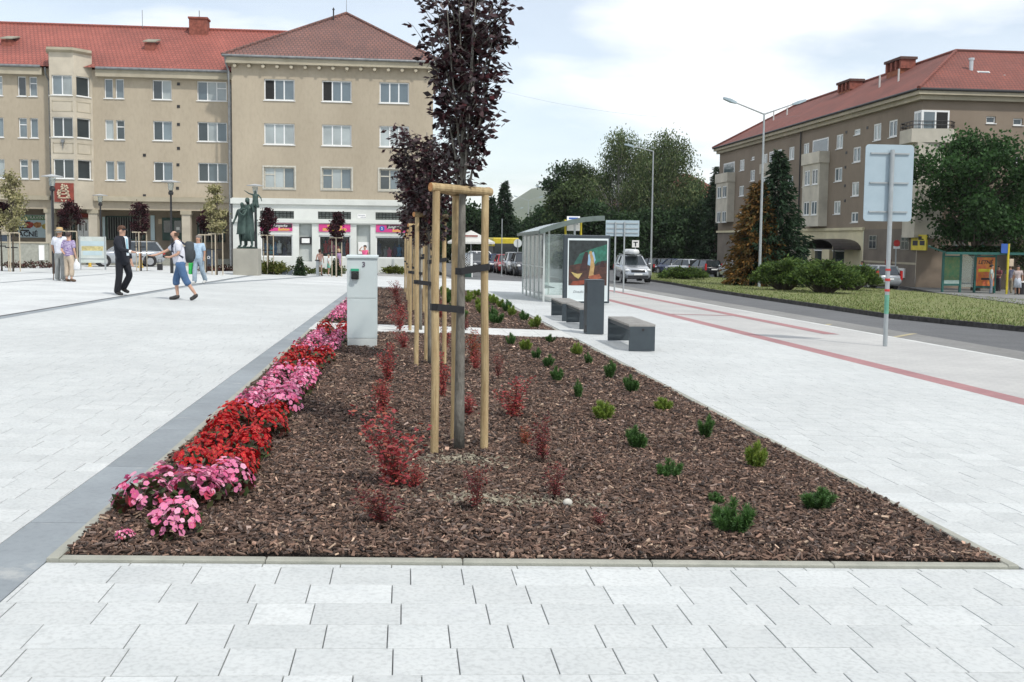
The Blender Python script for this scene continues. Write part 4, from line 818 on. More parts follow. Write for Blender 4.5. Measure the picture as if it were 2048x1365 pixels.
raw=[(1152,495,1197,605,2),(1243,474,1293,585,2),(1037,528,1073,572,1),(930,560,970,655,2),(735,612,768,700,2),(648,634,680,720,2),(492,676,520,754,2),(425,692,443,722,1),(355,710,383,785,2),
 (1030,634,1075,735,2),(920,757,965,850,2),(1022,842,1065,937,2),(915,955,955,1045,2),(1018,1022,1060,1094,2),(730,797,763,880,2),(640,808,672,890,2),(725,975,757,1055,2),(418,772,445,848,2),(352,866,380,937,2),(350,1022,376,1090,2),(488,850,516,925,2)]
holes=[fu(*r[:4]) for r in raw]
zg=atX(1600,462,XF).z
b=MB(); fr.wall(b,0,LB,zg,zE,holes,.14); b.quad(fr.p(LB,gr,0),fr.p(LB,gr,-12),fr.p(LB,zE,-12),fr.p(LB,zE,0)); b.build('side_wall',m_wall2,rb)
for h,r in zip(holes,raw): window(rb,fr,*h,lights=(1,)*r[4],t=.11,dep=.06,pick=wr.choice((0,1,2,3)))
# front wall towards the square
fx=lambda px,py: atY(px,py,YC).x-XF
fz=lambda px,py: atY(px,py,YC).z
fh=[(fx(x0,y0),fx(x1,y0),fz(x0,y1),fz(x0,y0)) for x0,x1,y0,y1 in ((1973,1992,233,247),(2027,2046,237,251),(2025,2043,314,327),(2022,2042,392,406))]
gh=[(fx(x0,y0),fx(x1,y0),fz(x0,y1),fz(x0,y0)) for x0,x1,y0,y1 in ((1906,1934,469,500),(1959,1988,469,505),(2007,2038,471,508))]
b=MB(); ff.wall(b,0,WB,gr,zE,fh+gh,.16); b.quad(ff.p(WB,gr,0),ff.p(WB,zE,0),ff.p(WB,zE,-12),ff.p(WB,gr,-12)); b.build('front_wall',M('brown_render_front',(.285,.23,.175),.95,.1,.4,.25,90,c2=(.24,.19,.145),stain=.12),rb)
for h in fh: window(rb,ff,*h,lights=(1,),t=.08,pick=0)
for h in gh:
    window(rb,ff,*h,lights=(1,1),t=.1,pick=0,fr=M('grey_frame',(.26,.25,.22),.7,.1,6))
# ground floor towards the street: cream shop and dark plinth
def g1(px): return atX(px,500,XF).y-YC
zs0=atX(1700,545,XF).z; sc0,sc1=g1(1727),g1(1600)
shopw=[(g1(px1),g1(px0),atX(px0,530,XF).z,atX(px0,478,XF).z) for px0,px1 in ((1599,1613),(1624,1645),(1660,1690))]
b=MB(); fr.wall(b,sc0,sc1,gr,zg,shopw,.25,.05); b.build('shop_wall',m_cream,rb)
for a,c in ((0,sc0),(sc1,LB)): b=MB(); fr.wall(b,a,c,gr,zg,[],.1,.02); b.build('plinth_wall',M('grey_brown_plinth',(.2,.17,.14),.95,.12,.6,stain=.15),rb)
b=MB(); fr.box(b,sc0-.1,LB,zg-.05,zg+.16,0,.2); b.build('shop_cornice',m_cream,rb)
for h in shopw:
    w=window(rb,fr,*h,lights=(1,),t=.1,dep=.2,fr=m_cream,pick=0,sill=False); m=MB(); fr.box(m,h[0]+.1,h[1]-.1,h[3]-1.0,h[3]-.9,-.22,-.12); m.build('transom',m_frame,w)
m=MB(); m.quad(*[fr.p(u,v,.03) for u,v in ((0,atX(1790,528,XF).z),(sc0,atX(1790,528,XF).z),(sc0,atX(1790,524,XF).z),(0,atX(1790,524,XF).z))]); m.build('plinth_band',m_trim,rb)
# barrel awning over the shop door
ya=(g1(1725)+g1(1662))/2; ha=(g1(1662)-g1(1725))/2*.95; za_=atX(1690,498,XF).z; m=MB(); n=10
ring=lambda d,k:[fr.p(ya+math.cos(PI*i/n)*ha,za_+math.sin(PI*i/n)*.75-k,d) for i in range(n+1)]
A,B,C_,D_=ring(0,0),ring(2.2,0),ring(2.2,.06),ring(0,.06)
m.rings([A,B,C_,D_],cap=False); aw=m.build('awning',M('awning_brown',(.06,.05,.045),.5,.15,3),rb)
for s in (-1,1): m=MB(); m.cyl(fr.p(ya+s*ha*.95,gr,2.1),fr.p(ya+s*ha*.95,za_,2.1),.05,n=6); m.build('awning_post',m_black2,aw)
for px0,px1,y0,y1 in ((1739,1754,471,498),(1803,1819,471,500)):
    a,c=g1(px1),g1(px0); h=(a,c,atX(px0,y1,XF).z,atX(px0,y0,XF).z); m=MB(); fr.box(m,h[0],h[1],h[2],h[3],.02,.08); w=m.build('ground_window',M('grey_frame',(.26,.25,.22),.7,.1,6),rb)
    for k in range(2):
        for j in range(2): m=MB(); uu=h[0]+(h[1]-h[0])*(.08+.46*k); vv=h[2]+(h[3]-h[2])*(.06,.62)[j]; fr.box(m,uu,uu+(h[1]-h[0])*.38,vv,vv+(h[3]-h[2])*(.5,.32)[j],.08,.086); m.build('pane',m_panes[0],w)
m_yellow=M('yellow_sign',(.62,.50,.03),.5,.1,3)
a,c=g1(1856),g1(1826); v0,v1=atX(1840,501,XF).z,atX(1840,470,XF).z; m=MB(); fr.box(m,a,c,v0,v1,.05,.15); s=m.build('shop_sign',m_yellow,rb)
for q in ((.1,.42,.32,.62),(.55,.9,.3,.62),(.3,.52,.66,.9)): m=MB(); fr.box(m,a+(c-a)*q[0],a+(c-a)*q[1],v0+(v1-v0)*q[2],v0+(v1-v0)*q[3],.15,.156); m.build('sign_picture',m_dk,s)
a,c=g1(1876),g1(1860); v0,v1=fz(1868,477),fz(1868,470); m=MB(); ff.box(m,fx(1861,473),fx(1876,473),v0,v1,.02,.08); m.build('street_plate',m_signw,rb)
a,c=g1(1813),g1(1800); v0,v1=atX(1806,556,XF).z,atX(1806,537,XF).z; m=MB(); fr.box(m,a,c,v0,v1,.02,.12); s=m.build('cash_machine',m_signw,rb); m=MB(); fr.box(m,a+(c-a)*.2,a+(c-a)*.7,v0+(v1-v0)*.4,v0+(v1-v0)*.75,.12,.126); m.build('screen',m_dk,s)
a,c=g1(1784),g1(1779); m=MB(); fr.box(m,a,c,atX(1782,542,XF).z,atX(1782,520,XF).z,.02,.3); m.build('letter_box',m_relief,rb)
# pale bays with balconies on top
def bay_block(z0,z1,ybal,bal_z,lower,winrows):
    a,c=atX(*Z7(z1,800),XF).y-YC,atX(*Z7(z0,800),XF).y-YC; vt=atX(*Z7((z0+z1)/2,bal_z),XF).z; vb=atX(*Z7((z0+z1)/2,lower),XF).z; d=.75; b=MB(); fb2=Fac(fr.p(0,0,d),(0,1,0),(-1,0,0)); hs=[]
    for y0,y1 in winrows:
        for k in (.10,.56): hs.append((a+(c-a)*k,a+(c-a)*(k+.34),atX(*Z7((z0+z1)/2,y1),XF).z,atX(*Z7((z0+z1)/2,y0),XF).z))
    fb2.wall(b,a,c,vb,vt,hs,.12)
    for u in (a,c): b.quad(fr.p(u,vb,0),fr.p(u,vb,d),fr.p(u,vt,d),fr.p(u,vt,0))
    b.add([fr.p(a,vb,0),fr.p(c,vb,0),fr.p(c,vb,d),fr.p(a,vb,d)],[(0,1,2,3)]); b.build('bay',m_bayr,rb)
    for h in hs: window(rb,fb2,*h,lights=(1,1),t=.10,dep=.05,pick=wr.choice((0,1,3)))
    vt2=atX(*Z7((z0+z1)/2,ybal),XF).z; m=MB(); o_=.12
    fr.box(m,a-o_,c+o_,vt-.05,vt+.12,0,d+o_); fr.box(m,a-o_,c+o_,vt+.12,vt2,d,d+o_); fr.box(m,a-o_,a,vt+.12,vt2,0,d); fr.box(m,c,c+o_,vt+.12,vt2,0,d); m.build('balcony',m_bayr,rb)
    m=MB(); fr.box(m,a+.15,c-.15,vt+.12,vt2+1.15,-.05,.03); dd=m.build('balcony_door',m_frame,rb); m=MB(); fr.box(m,a+.3,c-.3,vt+.6,vt2+1.05,.03,.036); m.build('pane',m_panes[3],dd)
bay_block(782,884,675,738,1112,((775,866),(962,1045)))
bay_block(258,328,797,848,1085,((873,942),(1022,1088)))
bay_block(528,606,735,790,1100,((815,890),(990,1060)))
# corner balcony with glazed corner
zt=atX(1838,287,XF).z; za_=atX(1838,260,XF).z; zt1=atX(1838,222,XF).z
m=MB(); gA,gB=g1(1803),fx(1912,270); pl=[fr.p(gA,0,0),fr.p(gA*.72,0,.75),fr.p(-.35,0,.85),ff.p(gB*.72,0,.75),ff.p(gB,0,0)]
pl=[(p.x,p.y) for p in pl]; pin=[(x+(.12 if i<3 else -.02),y+.12) for i,(x,y) in enumerate(pl)]
k=len(pl); zo=-O3.z; m.add([(x,y,zt+zo) for x,y in pl]+[(x,y,za_+zo) for x,y in pl]+[(x,y,za_+zo) for x,y in pin]+[(x,y,zt+zo+.15) for x,y in pin],[(i,i+1,i+1+k,i+k) for i in range(k-1)]+[(i+k,i+1+k,i+1+2*k,i+2*k) for i in range(k-1)]+[(i+2*k,i+1+2*k,i+1+3*k,i+3*k) for i in range(k-1)]+[tuple(range(k))]); m.build('corner_balcony',m_bayr,rb,fix=True)
m=MB()
for z in (.25,.5): m.tube([Vector((x,y,za_+zo+z)) for x,y in pin],.03,6)
for i in range(k-1):
    for t in (0,.25,.5,.75): m.cyl(Vector((*pin[i],za_+zo)).lerp(Vector((*pin[i+1],za_+zo)),t),Vector((*pin[i],za_+zo+.5)).lerp(Vector((*pin[i+1],za_+zo+.5)),t),.018,n=5)
m.build('balcony_railing',m_black2,rb)
m_cfr=M('corner_frame',(.46,.43,.36),.6,.1,4); m=MB(); gl=g1(1819); fr.box(m,.0,gl,za_-.3,zt1,.0,.05); o=m.build('corner_glazing',m_frame,rb)
for q,mt in (((gl*.06,gl*.46),m_panes[1]),((gl*.54,gl*.94),m_panes[2])): m=MB(); fr.box(m,q[0],q[1],za_-.2,zt1-.15,.05,.056); m.build('pane',mt,o)
m=MB(); gw=fx(1898,240); ff.box(m,-.05,gw,za_-.3,zt1,.0,.05); o=m.build('corner_glazing',m_frame,rb)
for q,mt in (((.1,gw*.46),m_panes[3]),((gw*.52,gw-.12),m_dark)): m=MB(); ff.box(m,q[0],q[1],za_-.2,zt1-.12,.05,.056); m.build('pane',mt,o)
b=MB(); fr.box(b,.0,gA*.6,gr+4.2,zt,.0,.45); b.build('corner_bay',m_bayr,rb); b=MB(); ff.box(b,-.45,gB*.6,gr+4.2,zt,.002,.45); b.build('corner_bay',m_bayr,rb)
# eave, roof, chimneys
b=MB(); o_=.55
for k,(zz0,zz1,oo) in enumerate(((zE-.55,zE-.25,.3),(zE-.25,zE+.02,.55))):
    fr.box(b,-oo,LB+oo,zz0,zz1,-12,oo); ff.box(b,-oo+.01,WB,zz0+.003,zz1-.003,-11.9,oo-.003)
b.build('eave',m_trim,rb)
b=MB(); b.tube([fr.p(LB+.6,zE+.07,.62),fr.p(-.62,zE+.07,.62),ff.p(WB,zE+.07,.62)],.09,8); b.build('gutter',m_black2,rb)
ap=atX(1912,103,XF+6)-O3; e=o_+.1; far=Vector((6,LB-6,ap.z)); rgt=Vector((WB,ap.y,ap.z))
b=MB(); V=[(-e,-e,zE+.1-O3.z),(-e,LB+e,zE+.1-O3.z)]
V=[fr.p(-e,zE+.1,e),fr.p(LB+e,zE+.1,e),far,ap,ff.p(WB,zE+.1,e),rgt,Vector((12+e,LB+e,zE+.1)),Vector((12+e,12,zE+.1)),Vector((WB,12+e,zE+.1))]
b.mi=0; b.add(V,[(1,0,3,2),(1,2,6),(2,3,7,6),]); b.mi=1; b.add(V,[(0,4,5,3),(3,5,8,7)]); rf=b.build('roof',[m_roof3,m_roof3b],rb)
for p,q in ((V[0],ap),(ap,far),(far,V[1]),(ap,rgt)): m=MB(); m.tube([p+Vector((0,0,.04)),q+Vector((0,0,.05))],.13,6); m.build('ridge_tiles',m_roof3,rf)
m_brick2=M('orange_chimney',(.36,.12,.05),.9,.2,4,c2=(.16,.07,.05))
for px,py,big in ((1700,190,1),(1800,150,0)):
    c=atX(px,py,XF+5.2)-O3; w,l_=1.1,2.3; m=MB(); m.box(c.x-w/2,c.y-l_/2,c.z-2.5,c.x+w/2,c.y+l_/2,c.z+.3); ch=m.build('chimney',m_brick2,rb)
    for k in range(4):
        m=MB(); yy=c.y-l_/2+l_*k/3; m.box(c.x-w/2-.05,yy-.14,c.z+.3,c.x+w/2+.05,yy+.14,c.z+1.0); m.build('chimney_pier',m_brick,ch)
    m=MB(); m.box(c.x-w/2-.15,c.y-l_/2-.25,c.z+1.0,c.x+w/2+.15,c.y+l_/2+.25,c.z+1.2); m.build('chimney_cap',M('chimney_cap',(.11,.06,.05),.9,.2,4),ch)
def slope(px,py,f): return atX(px,py,XF-.6+6.6*f)-O3
for px,py,f in ((1759,172,.5),(1797,160,.5),(1574,232,.6),(1547,240,.55)): c=slope(px,py,f); m=MB(); m.cyl(c-Vector((0,0,.5)),c+Vector((0,0,.8)),.07,n=6); m.build('vent_pipe',m_white,rf)
c=atY(1942,140,YC+3.0)-O3; m=MB(); m.cyl(c-Vector((0,0,1.0)),c+Vector((0,0,.65)),.14,n=8); m.cyl(c+Vector((0,0,.65)),c+Vector((0,0,.8)),.2,n=8); m.build('steel_flue',M('steel',(.55,.56,.57),.35,.05,6,metal=.7),rf)
c=atY(2008,162,YC+2.2)-O3; m=MB(); m.cyl(c-Vector((0,0,.6)),c+Vector((0,0,.4)),.08,n=8); m.build('vent_pipe',m_white,rf)
c=atY(1972,154,YC+2.3)-O3; sl=(ap.z-zE)/6.6; m=MB()
m.add([(c.x+i*.45,c.y+j*.4,c.z+j*.4*sl+k) for k in (-.1,.12) for i,j in ((-1,-1),(1,-1),(1,1),(-1,1))],[(3,2,1,0),(4,5,6,7),(0,1,5,4),(1,2,6,5),(2,3,7,6),(3,0,4,7)]); s=m.build('skylight',m_white,rf); m=MB(); m.add([(c.x+i*.36,c.y+j*.31,c.z+j*.31*sl+.124) for i,j in ((-1,-1),(1,-1),(1,1),(-1,1))],[(0,1,2,3)]); m.build('pane',m_panes[1],s)
for u in (g1(1597),): m=MB(); m.tube([fr.p(u,zE,.5),fr.p(u,zE-.5,.12),fr.p(u,gr,.1)],.06,6); m.build('downpipe',m_black2,rb)
for px,py in ((1693,265),(1735,256),(1693,306),(1691,335),(1735,297),(1735,328),(1690,372),(1733,369),(1690,402)):
    p=atX(px,py,XF); u=p.y-YC; m=MB(); fr.box(m,u-.13,u+.13,p.z-.1,p.z+.1,-.02,.03); m.build('vent_hole',m_black2,rb)
# ------------------------------------------------------------------ farther house behind the birches
c=Vector((33.5,132,gz(33.5,132))); hb=thing('distant_house','distant tan house with red gabled roof behind the birch trees','building',c)
b=MB(); b.box(0,0,-1,11,36,9.2); b.build('wall',m_wall2,hb); b=MB(); b.add([(-.6,-.6,9.2),(11.6,-.6,9.2),(11.6,36.6,9.2),(-.6,36.6,9.2),(5.5,5,13.2),(5.5,31,13.2)],[(0,1,4),(1,2,5,4),(2,3,5),(3,0,4,5)]); b.build('roof',m_roof3b,hb)
fh_=Fac((0,0,0),(1,0,0),(0,-1,0)); fs_=Fac((0,0,0),(0,1,0),(-1,0,0))
for z in (1.2,4.1,7.0):
    for u in (1.2,4.2,7.5): window(hb,fh_,u,u+1.5,z,z+1.4,dep=-.06,lights=(1,1),t=.1,sill=False)
    for u in (3,9,15,21,27): window(hb,fs_,u,u+1.5,z,z+1.4,dep=-.06,lights=(1,1),t=.1,sill=False)
# ================================================================== BACKGROUND TREES AND SHRUBS
m_leaf=M('tree_leaf',(1,1,1),.7,0,3,attr='tone',c2=(.85,.85,.85),trans=.25,spec=.2); m_bark2=MBARK('brown_bark',(.12,.095,.07),(.06,.05,.04),8); m_bark3=MBARK('birch_bark',(.42,.41,.38),(.12,.12,.11),6)
def leafy_tree(name,label,base,H,Rx,crown0,n,leaf,pal,seed,clumps=40,droop=.0,group=None,trunk_r=.18,bark=None,Ry=None,shape=.9,cat='tree',lean=0,zpow=1.0):
    """trunk with limbs; foliage as leaf-sized faces gathered in uneven clumps through the crown volume"""
    q=random.Random(seed); r=np.random.default_rng(seed); t=thing(name,label,cat,base,group=group); b=MB(); Ry=Ry or Rx
    b.tube([(0,0,-.1),(.03*H*.1,0,H*.25),(lean*.5,0,H*.55),(lean,0,H*.9)],[trunk_r,trunk_r*.8,trunk_r*.45,.03],9); C=[];T=[];hc=H-crown0
    cl=[]
    for k in range(clumps):
        f=q.random()**zpow; z=crown0+hc*f; prof=(math.sin(PI*min(1,max(0,(f*.93+.05)))**shape))**.6; a=q.random()*6.28; rr=math.sqrt(q.random())*prof
        c=Vector((math.cos(a)*rr*Rx+lean*f,math.sin(a)*rr*Ry,z)); cl.append((c,q.uniform(.55,1.25)))
        s=min(.85,max(.2,(z-hc*.25)/H)); o=Vector((lean*s,0,H*s*.9)); b.tube([o,o.lerp(c,.5)+Vector((0,0,-.05*Rx)),c],[trunk_r*.3,trunk_r*.17,.015],5)
    b.build('trunk',bark or m_bark2,t,smooth=True)
    per=n//clumps; sz=(Rx*Ry*hc)**(1/3)*1.25/clumps**.36
    for c,s in cl:
        m=int(per*s); g=r.normal(0,.42,(m,3)); g/=np.maximum(1,np.linalg.norm(g,axis=1,keepdims=True)*.9)
        P=np.array(c)+g*sz*s*np.array([1,1,.75]); 
        if droop: P[:,2]-=droop*r.random(m)**1.5*sz*2.2
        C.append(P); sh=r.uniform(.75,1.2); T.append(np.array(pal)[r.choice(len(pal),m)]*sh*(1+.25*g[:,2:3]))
    C=np.concatenate(C); T=np.concatenate(T); k=len(C); D=r.normal(size=(k,3)); D[:,2]-=1.6*droop+.3
    npmesh('crown',leafquads(C,D,r.uniform(.7,1.3,k)*leaf,.45 if droop else .62,r),4,m_leaf,t,np.clip(T,0.004,1)); return t
def conifer(name,label,base,H,R0,n,pal,seed,leaf=.3,skirt=.05,group=None,power=.85,dense=1.0):
    q=random.Random(seed); r=np.random.default_rng(seed); t=thing(name,label,'tree',base,group=group); b=MB(); b.tube([(0,0,-.1),(0,0,H*.5),(0,0,H*.98)],[.02*H*.6+.03,.014*H*.6,.01],7)
    C=[];D=[];T=[]; nb=int(70+H*9)
    for k in range(nb):
        f=(k+q.random())/nb; z=H*(skirt+(1-skirt)*f*.985); L=R0*((1-f)**power)*q.uniform(.72,1.12)+.05; a=k*2.399+q.uniform(-.3,.3); e=Vector((math.cos(a)*L,math.sin(a)*L,z-L*.28+L*.1*q.random())); o=Vector((0,0,z))
        if k%2==0: b.tube([o,o.lerp(e,.5)+Vector((0,0,.05*L)),e],[.018,.012,.004],4)
        m=max(6,int(n/nb*(.3+1.4*(1-f)))); s=r.random(m)**.6; P=np.array(o)+(np.array(e)-np.array(o))*s[:,None]; P+=r.normal(0,1,(m,3))*np.array([.09,.09,.07])*R0*(.35+.65*(1-f)); C.append(P)
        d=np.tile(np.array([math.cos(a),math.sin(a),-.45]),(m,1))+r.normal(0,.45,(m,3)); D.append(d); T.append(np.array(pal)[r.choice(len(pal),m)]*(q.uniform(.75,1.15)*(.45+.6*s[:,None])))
    b.build('trunk',m_bark2,t); C=np.concatenate(C); k=len(C); npmesh('crown',leafquads(C,np.concatenate(D),r.uniform(.7,1.3,k)*leaf,.3,r),4,m_leaf,t,np.clip(np.concatenate(T),.004,1)); return t
def on(px,Y,dx=0): 
    x=atY(px,480,Y).x; return Vector((x,Y,gz(x,Y)))
def hgt(px,py,Y): p=on(px,Y); return atY(px,py,Y).z-p.z
GREEN=[[.055,.085,.03],[.075,.11,.04],[.04,.065,.025]]; BIRCH=[[.085,.13,.05],[.115,.16,.062],[.055,.09,.036],[.16,.19,.085]]; DARK=[[.03,.062,.024],[.042,.08,.03],[.02,.043,.018]]
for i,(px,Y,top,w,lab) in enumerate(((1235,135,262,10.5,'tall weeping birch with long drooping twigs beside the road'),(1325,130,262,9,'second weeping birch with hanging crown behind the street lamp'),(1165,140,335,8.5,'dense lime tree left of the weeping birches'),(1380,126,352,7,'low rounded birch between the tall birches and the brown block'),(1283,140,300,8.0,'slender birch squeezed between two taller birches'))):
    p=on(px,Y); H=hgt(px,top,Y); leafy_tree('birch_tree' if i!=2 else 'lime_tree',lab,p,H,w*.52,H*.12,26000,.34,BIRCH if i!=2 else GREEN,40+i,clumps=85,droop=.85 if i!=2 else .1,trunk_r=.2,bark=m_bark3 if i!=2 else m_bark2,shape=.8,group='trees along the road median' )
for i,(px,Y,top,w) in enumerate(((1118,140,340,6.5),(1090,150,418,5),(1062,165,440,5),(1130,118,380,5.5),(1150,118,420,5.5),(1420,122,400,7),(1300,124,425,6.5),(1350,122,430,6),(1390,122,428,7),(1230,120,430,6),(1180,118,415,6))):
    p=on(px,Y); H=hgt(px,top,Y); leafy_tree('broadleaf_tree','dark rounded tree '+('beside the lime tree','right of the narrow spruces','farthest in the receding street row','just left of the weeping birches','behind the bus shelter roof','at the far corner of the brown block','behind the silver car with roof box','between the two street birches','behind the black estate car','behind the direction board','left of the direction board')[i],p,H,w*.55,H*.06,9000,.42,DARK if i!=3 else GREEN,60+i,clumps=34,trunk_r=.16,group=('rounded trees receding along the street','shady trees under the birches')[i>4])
for i,(px,Y,top,r0,lab) in enumerate(((1008,120,362,2.4,'tall narrow spruce rising above the far street trees'),(984,130,392,1.9,'shorter narrow spruce left of the tall far spruce'),(1037,170,447,2.0,'small distant spruce tip between street trees'),(1553,58,297,2.4,'dark green spruce standing behind the brown conifer'),(1430,118,330,2.6,'dark spruce at the far end of the brown apartment block'))):
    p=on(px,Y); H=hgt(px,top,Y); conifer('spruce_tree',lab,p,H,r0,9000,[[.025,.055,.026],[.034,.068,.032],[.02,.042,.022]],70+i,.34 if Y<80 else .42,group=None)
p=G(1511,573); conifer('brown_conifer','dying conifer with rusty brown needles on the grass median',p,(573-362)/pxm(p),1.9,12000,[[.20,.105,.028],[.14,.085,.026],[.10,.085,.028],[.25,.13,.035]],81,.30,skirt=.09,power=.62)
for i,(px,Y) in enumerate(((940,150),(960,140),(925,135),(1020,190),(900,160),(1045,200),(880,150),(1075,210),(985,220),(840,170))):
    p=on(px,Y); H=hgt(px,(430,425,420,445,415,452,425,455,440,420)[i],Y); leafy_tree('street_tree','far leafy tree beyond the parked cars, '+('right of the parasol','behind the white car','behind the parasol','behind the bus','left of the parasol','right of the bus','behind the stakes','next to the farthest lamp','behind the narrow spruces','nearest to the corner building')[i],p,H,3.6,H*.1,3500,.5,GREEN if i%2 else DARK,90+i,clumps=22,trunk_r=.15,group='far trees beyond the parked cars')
# tree in front of the right-hand block
p=on(1955,58.5); H=hgt(1955,282,58.5); t=leafy_tree('spreading_tree','spreading dark green tree with thick forked trunk behind the green bus shelter',p,H,4.2,H*.38,22000,.24,[[.035,.085,.025],[.05,.11,.032],[.026,.06,.02]],101,clumps=70,trunk_r=.30,lean=-.6,shape=1.0)
p=on(2075,62); H=hgt(2075,330,62); leafy_tree('garden_tree','yellowish green tree at the side of the brown block',p,H,2.0,H*.2,5000,.26,GREEN,102,clumps=26)
# junipers on the median
def juniper(label,base,Rx,Ry,H,n,seed,pal=((.095,.155,.035),(.125,.19,.045),(.055,.10,.028))):
    q=random.Random(seed); r=np.random.default_rng(seed); t=thing('juniper_shrub',label,'shrub',base); b=MB(); C=[];D=[];T=[]
    for k in range(95):
        a=q.random()*6.28; f=math.sqrt(q.random()); e=Vector((math.cos(a)*Rx*f,math.sin(a)*Ry*f,H*(1.0-.6*f**2.2)*q.uniform(.7,1.08))); o=Vector((e.x*.25,e.y*.25,.05)); m_=o.lerp(e,.55)+Vector((0,0,H*.12)); b.tube([o,m_,e],[.03,.02,.006],4)
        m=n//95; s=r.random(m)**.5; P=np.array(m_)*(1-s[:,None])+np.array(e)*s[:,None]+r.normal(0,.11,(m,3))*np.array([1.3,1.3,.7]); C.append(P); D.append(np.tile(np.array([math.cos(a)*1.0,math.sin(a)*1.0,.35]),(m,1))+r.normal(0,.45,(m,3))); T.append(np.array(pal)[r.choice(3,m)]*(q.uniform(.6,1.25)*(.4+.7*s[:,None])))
    b.build('branches',m_bark2,t); C=np.concatenate(C); C[:,2]=np.maximum(C[:,2],.02); npmesh('foliage',leafquads(C,np.concatenate(D),r.uniform(.12,.26,len(C)),.35,r),4,m_leaf,t,np.concatenate(T)); return t
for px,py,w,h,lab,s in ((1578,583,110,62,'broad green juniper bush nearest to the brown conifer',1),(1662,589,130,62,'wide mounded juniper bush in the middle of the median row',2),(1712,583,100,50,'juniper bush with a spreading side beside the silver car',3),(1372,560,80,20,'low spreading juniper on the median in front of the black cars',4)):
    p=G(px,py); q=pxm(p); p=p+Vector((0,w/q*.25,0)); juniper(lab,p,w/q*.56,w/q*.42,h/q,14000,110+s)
# ================================================================== SMALL TREES AND BEDS IN THE SQUARE
m_stake2=M('weathered_stake',(.50,.43,.32),.8,.12,5,stretch=(9,9,1.2))
def small_frame(base,h,label):
    t=thing('stake_frame',label,'tree stakes',base,group='small stake frames round the young trees of the square')
    for a in (.5,2.6,4.7): m=MB(); p=Vector((math.cos(a)*.28,math.sin(a)*.28,0)); m.cyl(p,p+Vector((0,0,h)),.026,n=6); m.build('stake',m_stake2,t)
    m=MB(); m.bar((-.33,-.2,h),(.33,-.2,h),.05); m.build('rail',m_stake2,t); m=MB(); m.bar((-.2,.3,h-.01),(.3,-.1,h-.01),.04); m.build('rail',m_stake2,t); m=MB(); m.bar((-.28,-.1,h*.62),(.25,-.1,h*.62),.012,.05); m.build('strap',m_strap,t); return t
PALE=[[.28,.26,.12],[.36,.33,.17],[.20,.20,.09],[.42,.38,.22]]; PURP=[[.045,.016,.02],[.06,.02,.024],[.03,.014,.018]]
for i,(px,Y,top,bot,w,kind,lab) in enumerate(((25,46,350,455,54,0,'pale variegated young tree left of the shop banner'),(2,47,405,450,34,1,'purple young tree beside the dark blue litter bin'),(141,49,408,450,40,1,'purple young tree in front of the relief panel'),(281,49,408,462,34,1,'purple young tree before the barred arcade window'),(433,47,375,465,38,0,'pale variegated young tree close to the bronze statue'),(412,50,425,455,28,1,'small purple tree behind the pale tree near the statue'),(536,51,420,470,30,1,'thin purple tree before the first pink shop sign'),(673,51,428,478,32,1,'purple young tree before the middle pink shop sign'))):
    p=on(px,Y); H=hgt(px,top,Y); ppm=pxm(p); small_frame(p,hgt(px,(466,462,463,465,468,470,471,476)[i],Y),'stake frame of the '+lab)
    leafy_tree('young_tree',lab,p,H,w/ppm*.52,hgt(px,bot,Y)*.98,2200 if kind else 2600,.11 if kind else .12,PURP if kind else PALE,120+i,clumps=26,trunk_r=.045,group=None,shape=.8)
# low planting strips with dark red ground plants, hedge, small cones
def planter(px0,px1,py,label,seed,pal,depth=1.2,h=.3,name='low_shrub_bed'):
    a,b_=G(px0,py),G(px1,py); r=np.random.default_rng(seed); n=int((b_-a).length*260); t=r.random(n); P=np.array(a)+(np.array(b_)-np.array(a))*t[:,None]; P[:,1]+=r.random(n)*depth; P[:,2]=[gz(x,y) for x,y in P[:,:2]]; P[:,2]+=r.random(n)**1.2*h*(.75+.25*np.sin(t*40))
    o=npmesh(name,leafquads(P,r.normal(size=(n,3))+np.array([0,0,.8]),r.uniform(.08,.16,n),.6,r),4,m_leaf,colors=np.array(pal)[r.choice(len(pal),n)]*r.uniform(.7,1.25,(n,1))); tag(o,label,'shrubs',kind='stuff'); return o
REDB=[[.10,.03,.03],[.06,.03,.025],[.16,.10,.08],[.04,.04,.025]]
planter(0,100,537,'low dark red ground plants under the shop banner wall',1,REDB,1.0,.35); planter(395,470,543,'low dark red ground plants beside the statue plinth',2,REDB,1.0,.3); planter(515,690,549,'clipped green hedge strip before the white shops',3,[[.06,.09,.02],[.09,.12,.03],[.05,.06,.02]],1.2,.42)
for px,w,h,lab in ((600,18,38,'small dark cone shaped evergreen beside the tilted panels'),(672,16,36,'small dark cone shaped evergreen behind the purple dress girl')):
    p=G(px,552); q=pxm(p); conifer('cone_evergreen',lab,p,h/q,w/q*.5,1500,[[.03,.06,.025],[.04,.075,.03]],int(px),.12,skirt=.02,power=.8)
p=G(540,549); q=pxm(p); juniper('yellow green bushy shrub at the foot of the thin purple tree',p,.65,.5,.55,2500,140,((.20,.20,.05),(.15,.17,.04),(.10,.13,.03)))
p=G(787,548); juniper('yellow green plant at the kerb before the third shop window',p,.55,.4,.35,1500,141,((.20,.22,.05),(.15,.17,.04),(.10,.13,.03)))
